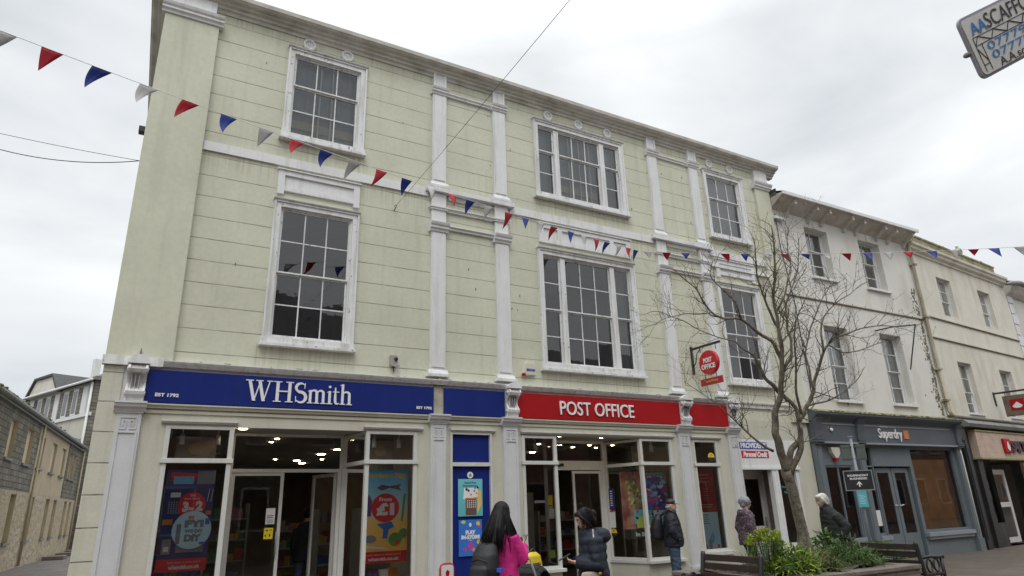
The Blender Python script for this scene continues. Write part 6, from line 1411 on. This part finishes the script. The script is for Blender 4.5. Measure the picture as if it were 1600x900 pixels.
q3.build('loose_hair', hairm, t)
bpk = pmat('charcoal_backpack_nylon', (.009, .010, .012), .6, .15, 8, .15, 60)
bag = thing('backpack', 'charcoal backpack worn over the pink coat', 'backpack', pk, yaw)
q = MB()
q.rings([(-.24, .03, .78*k, .07, .13), (-.27, .03, .84*k, .13, .165), (-.28, .03, 1.0*k, .145, .17), (-.265, .03, 1.15*k, .12, .155), (-.235, .03, 1.25*k, .08, .12), (-.22, .03, 1.28*k, .04, .07)], 22)
b_ = blob(q, .012, 'pack_body', bpk, bag, None, 4)
q = MB(); q.rings([(-.37, .03, .83*k, .05, .11), (-.395, .03, .9*k, .06, .125), (-.39, .03, 1.02*k, .05, .12), (-.375, .03, 1.06*k, .03, .09)], 18); blob(q, .012, 'front_pocket', bpk, bag, None, 3)
q = MB(); q.tube([(-.395, -.08, 1.09*k), (-.40, .03, 1.12*k), (-.395, .14, 1.09*k)], .005, 6); q.tube([(-.22, .03, 1.27*k), (-.2, .03, 1.33*k), (-.17, .03, 1.3*k)], .01, 6); q.build('zip', M['black'], bag)
q = MB()
for s_ in (-1, 1): q.tube([(-.16, s_*.09+.01, 1.26*k), (-.06, s_*.11, 1.45*k), (.07, s_*.115, 1.42*k), (.155, s_*.12, 1.25*k), (.12, s_*.15, 1.02*k), (-.12, s_*.17, .9*k)], .018, 8)
q.build('strap', bpk, bag)
MB().box(-.30, -.24, -.19, -.13, .98*k, 1.02*k).build('bottle_top', solid('blue_bottle', (.03, .1, .5)), bag)
def phone(label, holder_T, c, rot):
    ph = thing('phone', label, 'phone', (0, 0, 0)); ph.matrix_world = holder_T @ Matrix.Translation(c) @ rot
    MB().box(-.036, .036, -.004, .004, -.074, .074).build('case', M['black'], ph, bevel=.003); MB().box(-.033, .033, -.0052, -.0042, -.068, .068).build('screen', pmat('phone_screen', (.10, .13, .12), .1, .02), ph); return ph
phone('phone held up by the person in pink', xf(pk, yaw), Vector((.335, -.09, 1.27))*k, Matrix.Rotation(R_(-95), 4, 'Z') @ Matrix.Rotation(R_(-35), 4, 'X'))
# ---------- woman in navy padded coat looking at a phone
nv = Vector((4.55, -5.08, 0)); yaw2 = R_(152)
t = thing('person', 'person in a navy padded coat with dark hair looking down at a phone', 'person', nv, yaw2)
arms = [((0, .17, 1.34), (-.02, .24, 1.06), (.23, .10, 1.09)), ((0, -.17, 1.34), (-.02, -.24, 1.06), (.22, -.06, 1.08))]
b, T, k = body_mesh(t, 1.58, .05, arms, legs, SKIN, (R_(6), .42), hunch=.03, hands=[((.24, .09, 1.09), (.8, -.45, .25), (.0, -.6, .8), .95, 1.2, 1), ((.23, -.05, 1.08), (.8, .4, .25), (.0, .6, .8), .95, 1.2, -1)])
navyc = pmat('navy_padded_nylon', (.006, .010, .024), .7, .2, 9, .3, 12)
def puff(q):
    q.rings([(-.10, 0, 1.30, .07, .13), (-.125, 0, 1.36, .10, .17), (-.11, 0, 1.42, .09, .15), (-.07, 0, 1.46, .06, .11)], 18)
    q.rings([(.03, 0, 1.30, .13, .13), (.045, 0, 1.40, .11, .115), (.05, 0, 1.455, .085, .09)], 14)
garment(t, 'padded_coat', navyc, [(-.02, 0, .45, .19, .24), (-.02, 0, .7, .19, .245), (0, 0, .9, .18, .235), (.01, 0, 1.1, .165, .215), (.0, 0, 1.26, .155, .215), (0, 0, 1.36, .135, .19), (.0, 0, 1.42, .09, .12)], [(a[0], a[1], tuple(Vector(a[2])-(Vector(a[2])-Vector(a[1])).normalized()*.03)) for a in arms], k, (.09, .085, .062), more=puff, wrinkle=.010, quilt=.010)
q = MB(); Ti = T; q.ell((-.028, 0, .028), (.102, .090, .106), n=20, k=14); q.ell((-.07, 0, -.045), (.068, .082, .085)); q.ell((-.125, 0, .01), (.05, .05, .055)); q.ell((.035, 0, .085), (.06, .07, .035)); q.v = [tuple(hv(v)) for v in q.v]
for s_ in (-1, 1): q.tube([hv((.05, s_*.06, .075)), hv((.03, s_*.085, .02)), hv((-.0, s_*.088, -.05)), hv((-.03, s_*.08, -.12))], [.022, .024, .024, .016], 8)
blob(q, .009, 'hair', hairm, t, None, 2)
strands(t, T, hairm, 110, .16, a0=50, a1=310, seed=4)
phone('phone held low by the person in navy', xf(nv, yaw2), Vector((.35, .02, 1.145))*k, Matrix.Rotation(R_(90), 4, 'Z') @ Matrix.Rotation(R_(-62), 4, 'X'))
hb = thing('handbag', 'small beige shoulder bag with gold clasp on the navy coat', 'handbag', (nv.x, nv.y, .11), yaw2)
q = MB(); q.rings([(.08, .23, .70, .03, .03), (.08, .24, .72, .115, .045), (.08, .24, .80, .12, .05), (.08, .24, .87, .10, .035), (.08, .24, .88, .05, .02)], 18); q.v = [tuple(Vector(v)*k) for v in q.v]; blob(q, .01, 'pouch', pmat('beige_leather', (.36, .31, .25), .5, .08), hb, None, 3)
MB().tube([Vector(v)*k for v in ((-.03, .25, .87), (-.06, .27, 1.0), (-.01, .26, 1.12), (.01, .21, 1.22), (.0, .1, 1.33))], .009, 6).build('strap', pmat('pale_strap', (.4, .37, .33), .5), hb)
MB().ell(Vector((-.03, .27, .86))*k, (.02, .02, .02)).build('clasp', pmat('gold_clasp', (.7, .45, .12), .3, .05, metal=.9), hb)
# ---------- seated pushchair hood with a yellow bag behind the pink coat
pc = at(826, 905, 8.6)
t = thing('pushchair', 'black rounded pushchair hood behind the person in pink', 'pushchair', (pc.x, pc.y, 0), R_(30))
q = MB(); zt = .86
for i in range(9):
    a0, a1 = R_(10+160*i/9), R_(10+160*(i+1)/9)
    for kk in range(10):
        y0_, y1_ = -.24+.48*kk/10, -.24+.48*(kk+1)/10; f = lambda a, yy: (.30*math.cos(a)*(1-.25*(yy/.24)**4), yy, zt-.36+.38*math.sin(a)*(1-.2*(yy/.24)**4))
        q.add([f(a0, y0_), f(a1, y0_), f(a1, y1_), f(a0, y1_)], [(0,1,2,3)], 0, True)
o = q.build('hood', blackcloth, t); o.modifiers.new('s', 'SOLIDIFY').thickness = .012
q = MB(); q.box(-.2, .2, -.2, .2, .38, .44); q.box(-.24, -.18, -.2, .2, .44, .8); q.build('seat', blackcloth, t)
q = MB()
for s_ in (-1, 1): q.tube([(.3, s_*.23, .1), (0, s_*.23, .42), (-.35, s_*.23, .98)], .014, 8); q.tube([(-.3, s_*.23, .1), (0, s_*.23, .42)], .014, 8)
q.tube([(-.35, -.23, .98), (-.35, .23, .98)], .016, 8); q.build('frame', M['grey_metal'], t)
for x_ in (.3, -.3):
    for s_ in (-1, 1): MB().tube([(x_, s_*.22, .1), (x_, s_*.26, .1)], [.1, .1], 18).build('wheel', M['black'], t)
yb = on_y(832, 872, pc.y+.45)
t = thing('shopping_bag', 'yellow bag with black print behind the pushchair hood', 'bag', (yb.x, pc.y+.45, .0), R_(10))
q = MB(); q.rings([(0, 0, .62, .14, .07), (0, 0, .80, .17, .09), (0, 0, .95, .14, .07), (0, 0, 1.0, .07, .03)], 18); q.rings([(0,.02,0,.1,.07),(0,.02,.62,.12,.07)], 16); blob(q, .012, 'sack', pmat('bright_yellow_nylon', (.62, .45, .01), .5, .08), t, None, 3)
text('WASH', .1, M['black'], t, (.0, -.095, .84), fit=.13, fith=.05, offset=.004, extrude=.002); MB().tube([(-.08, 0, .98), (0, 0, 1.04), (.08, 0, .98), (.15, 0, .85)], .014, 6).build('handle', M['black'], t)
# ---------- man in cap with backpack, seen from the side, facing right
mn = Vector((9.37, -1.0, 0)); yaw3 = R_(-36)
t = thing('person', 'person in a dark cap, navy jacket and blue jeans standing by the game poster', 'person', mn, yaw3)
arms = [((0, .165, 1.33), (-.02, .235, 1.08), (.11, .20, .93)), ((0, -.165, 1.33), (-.02, -.24, 1.08), (.11, -.20, .93))]
b, T, k = body_mesh(t, 1.68, .02, arms, legs, SKIN2, (R_(-4), .12), hands=[((.08, .17, .93), (.0, -.8, -.5), (0, 0, 1), .9, .3, 1), ((.08, -.17, .93), (.0, .8, -.5), (0, 0, 1), .9, .3, -1)])
jk = pmat('dark_navy_jacket', (.010, .012, .022), .7, .2, 9, .15, 40)
garment(t, 'jacket', jk, [(.01, 0, .80, .19, .235), (.02, 0, .92, .20, .24), (.02, 0, 1.1, .18, .225), (.01, 0, 1.28, .155, .215), (0, 0, 1.38, .13, .185), (.02, 0, 1.44, .095, .12), (.03, 0, 1.48, .085, .10)], [(a[0], a[1], tuple(Vector(a[2])-(Vector(a[2])-Vector(a[1])).normalized()*.03)) for a in arms], k, (.092, .085, .065), wrinkle=.011)
garment(t, 'jeans', denim, [(0, 0, .80, .14, .18), (0, 0, .95, .13, .16)], [], k, more=lambda q: [q.tube([Vector(p) for p in L_], [.115, .085, .07], 12) for L_ in legs], wrinkle=.012)
q = MB(); q.ell((-.015, 0, .055), (.103, .086, .078), n=20, k=14); q.v = [tuple(T @ Vector(v)) for v in q.v]; cap_ = blob(q, .008, 'cap', M['black'], t, None, 2)
q = MB(); q.prism_z([(.06, -.06), (.11, -.055), (.16, -.03), (.17, 0), (.16, .03), (.11, .055), (.06, .06)], .035, .044); q.v = [tuple(T @ Vector(v)) for v in q.v]; q.build('cap_peak', M['black'], cap_)
q = MB()
for i in range(40):
    a = R_(hrng.uniform(75, 285)); p = T @ Vector((math.cos(a)*.09-.012, math.sin(a)*.075, -.02)); q.tube([p, p+Vector((math.cos(a)*.004, math.sin(a)*.004, -.05))], [.009, .004], 6)
blob(q, .007, 'hair', pmat('grey_hair', (.38, .36, .34), .7, .15, 50), t, None, 1)
bag = thing('backpack', 'black backpack worn by the person in the cap', 'backpack', mn, yaw3)
q = MB(); q.rings([(-.26, 0, .92*k, .07, .12), (-.29, 0, .98*k, .12, .15), (-.29, 0, 1.15*k, .13, .155), (-.26, 0, 1.32*k, .10, .14), (-.23, 0, 1.42*k, .05, .08)], 20); blob(q, .012, 'pack_body', bpk, bag, None, 4)
MB().box(-.425, -.415, -.02, .02, 1.17*k, 1.21*k).build('logo_patch', M['paper'], bag)
q = MB()
for s_ in (-1, 1): q.tube([(-.2, s_*.09, 1.38*k), (-.04, s_*.11, 1.5*k), (.1, s_*.12, 1.42*k), (.16, s_*.13, 1.22*k), (-.14, s_*.18, 1.0*k)], .017, 8)
q.build('strap', bpk, bag)
# ---------- woman with grey hair in patterned jacket walking away to the right
gw = Vector((10.98, -1.45, 0)); yaw4 = R_(-12)
t = thing('person', 'person with short grey hair in a speckled purple jacket walking past the white door', 'person', gw, yaw4)
legs2 = [((0, .09, .88), (.12, .10, .50), (.10, .10, .10)), ((0, -.09, .88), (-.0, -.10, .48), (-.22, -.10, .12))]
arms = [((0, .165, 1.33), (-.05, .22, 1.10), (.05, .22, .88)), ((0, -.165, 1.33), (-.06, -.23, 1.10), (-.02, -.24, .86))]
b, T, k = body_mesh(t, 1.68, .04, arms, legs2, SKIN2, (R_(-8), .10), hands=[((.05, .22, .88), (.2, 0, -1), (0, -1, 0), .95, .5, 1), ((-.02, -.24, .86), (.2, 0, -1), (0, 1, 0), .95, .5, -1)])
sp = pmat('speckled_purple_fabric', (.07, .045, .065), .8, .5, 26, .15, 60, dirt=(.30, .24, .28), damt=1, dscale=(30, 30, 30), dth=.50, fine=.2)
garment(t, 'jacket', sp, [(0, 0, .76, .17, .22), (0, 0, .92, .175, .225), (0, 0, 1.1, .155, .205), (0, 0, 1.28, .145, .205), (0, 0, 1.38, .125, .18), (.0, 0, 1.45, .085, .11)], [(a[0], a[1], tuple(Vector(a[2])-(Vector(a[2])-Vector(a[1])).normalized()*.02)) for a in arms], k, (.085, .075, .058), more=lambda q: q.rings([(-.08, 0, 1.34, .07, .13), (-.09, 0, 1.40, .08, .13), (-.06, 0, 1.45, .06, .10)], 16), wrinkle=.010)
garment(t, 'trousers', blackcloth, [(0, 0, .76, .13, .17), (0, 0, .95, .12, .16)], [], k, more=lambda q: [q.tube([Vector(p) for p in L_], [.105, .075, .055], 12) for L_ in legs2])
q = MB(); q.ell((-.02, 0, .03), (.112, .098, .108), n=20, k=14); q.ell((-.07, 0, -.035), (.06, .082, .07)); q.v = [tuple(T @ Vector(v)) for v in q.v]
for i in range(40):
    a, e_ = hrng.uniform(0, 6.28), hrng.uniform(0, 1.3); p = Vector((math.cos(a)*math.cos(e_)*.105-.03, math.sin(a)*math.cos(e_)*.09, math.sin(e_)*.1+.03)); q.ell(T @ p, (.02, .02, .02), n=8, k=6)
gh_ = pmat('silver_grey_hair', (.30, .30, .32), .7, .25, 60, .2, 100); blob(q, .009, 'hair', gh_, t, None, 1); strands(t, T, gh_, 160, .05, a0=30, a1=330, flare=.012, sc_=1.05, seed=5)
# ---------- elderly stooping person in dark green coat
ed = Vector((11.47, -3.08, 0)); yaw5 = R_(152)
t = thing('person', 'white haired person in a dark green coat stooping forward beyond the planter', 'person', ed, yaw5)
arms = [((.03, .17, 1.30), (-.10, .26, 1.10), (-.0, .25, .88)), ((.03, -.17, 1.30), (-.10, -.26, 1.10), (-.0, -.25, .88))]
b, T, k = body_mesh(t, 1.70, .08, arms, legs, SKIN2, (R_(14), .18), hunch=.07, hands=[((-.02, .24, .88), (.3, 0, -1), (0, -1, 0), 1, .5, 1), ((-.02, -.24, .88), (.3, 0, -1), (0, 1, 0), 1, .5, -1)])
gc = pmat('dark_green_coat', (.016, .022, .018), .85, .15, 8, .2, 50)
garment(t, 'coat', gc, [(-.08, 0, .62, .19, .24), (-.05, 0, .8, .20, .25), (0, 0, 1.0, .20, .245), (.01, 0, 1.18, .19, .24), (.035, 0, 1.31, .16, .21), (.075, 0, 1.40, .12, .145), (.09, 0, 1.45, .10, .11), (.10, 0, 1.49, .075, .085)], [(a[0], a[1], tuple(Vector(a[2])-(Vector(a[2])-Vector(a[1])).normalized()*.02)) for a in arms], k, (.10, .09, .07), wrinkle=.012)
garment(t, 'trousers', blackcloth, [(0, 0, .76, .13, .17), (0, 0, .95, .12, .16)], [], k, more=lambda q: [q.tube([Vector(p) for p in L_], [.115, .085, .07], 12) for L_ in legs])
q = MB(); q.ell((-.03, 0, .04), (.105, .092, .10), n=20, k=14); q.ell((-.075, 0, -.04), (.06, .088, .085)); q.ell((.045, 0, .085), (.06, .075, .04)); q.v = [tuple(T @ Vector(v)) for v in q.v]
for s_ in (-1, 1): q.tube([T @ Vector((.045, s_*.07, .06)), T @ Vector((.01, s_*.09, .01)), T @ Vector((-.03, s_*.09, -.07))], [.026, .028, .022], 8)
wh_ = pmat('white_hair', (.60, .58, .53), .7, .12, 60, .2, 100); blob(q, .009, 'hair', wh_, t, None, 1); strands(t, T, wh_, 180, .06, a0=40, a1=320, flare=.014, seed=6)
# ---------- dark figure inside the shop doorway
ins = Vector((2.98, 2.2, 0))
t = thing('person', 'shadowy person in dark clothes just inside the open shop door', 'person', ins, R_(80))
arms = [((0, .165, 1.33), (-.0, .22, 1.08), (.05, .2, .86)), ((0, -.165, 1.33), (.0, -.22, 1.08), (.05, -.2, .86))]
b, T, k = body_mesh(t, 1.72, .02, arms, legs, SKIN2, (0, 0), voxel=.014)
garment(t, 'coat', blackcloth, [(0, 0, .75, .17, .23), (0, 0, 1.1, .16, .21), (0, 0, 1.3, .145, .205), (0, 0, 1.38, .125, .185), (.0, 0, 1.45, .08, .10)], arms, k, (.085, .075, .058))
garment(t, 'jeans', denim, [(0, 0, .76, .13, .17), (0, 0, .9, .12, .16)], [], k, more=lambda q: [q.tube([Vector(p) for p in L_], [.105, .075, .055], 12) for L_ in legs])
q = MB(); q.ell((-.02, 0, .03), (.105, .09, .105), n=16, k=10); q.v = [tuple(T @ Vector(v)) for v in q.v]; blob(q, .012, 'hair', hairm, t, None, 1)
# ---------- pavement board whose top just shows
sb = at(698, 897, 8.4)
t = thing('pavement_sign', 'white pavement board with rounded red frame at the bottom edge', 'sign', (sb.x, sb.y, 0), R_(8)); zt = at(698, 881, 8.4).z
q = MB(); q.prism_y(rrect(-.09, .09, .1, zt-.015, .04), -.02, .02); bd = q.build('board', M['paper'], t)
MB().tube([(-.10, 0, .05), (-.10, 0, zt-.06), (-.085, 0, zt-.02), (-.05, 0, zt), (.05, 0, zt), (.085, 0, zt-.02), (.10, 0, zt-.06), (.10, 0, .05)], .014, 8).build('frame', pmat('red_tube', (.5, .02, .03), .4), t)
MB().prism_y([(0, zt-.07), (.03, zt-.1), (.02, zt-.15), (-.02, zt-.15), (-.03, zt-.1)], -.024, -.0205).build('emblem', M['red'], bd)
MB().prism_x([(-.2, 0), (.25, 0), (.25, .05), (-.2, .05)], -.14, .14).build('foot', M['black'], t)
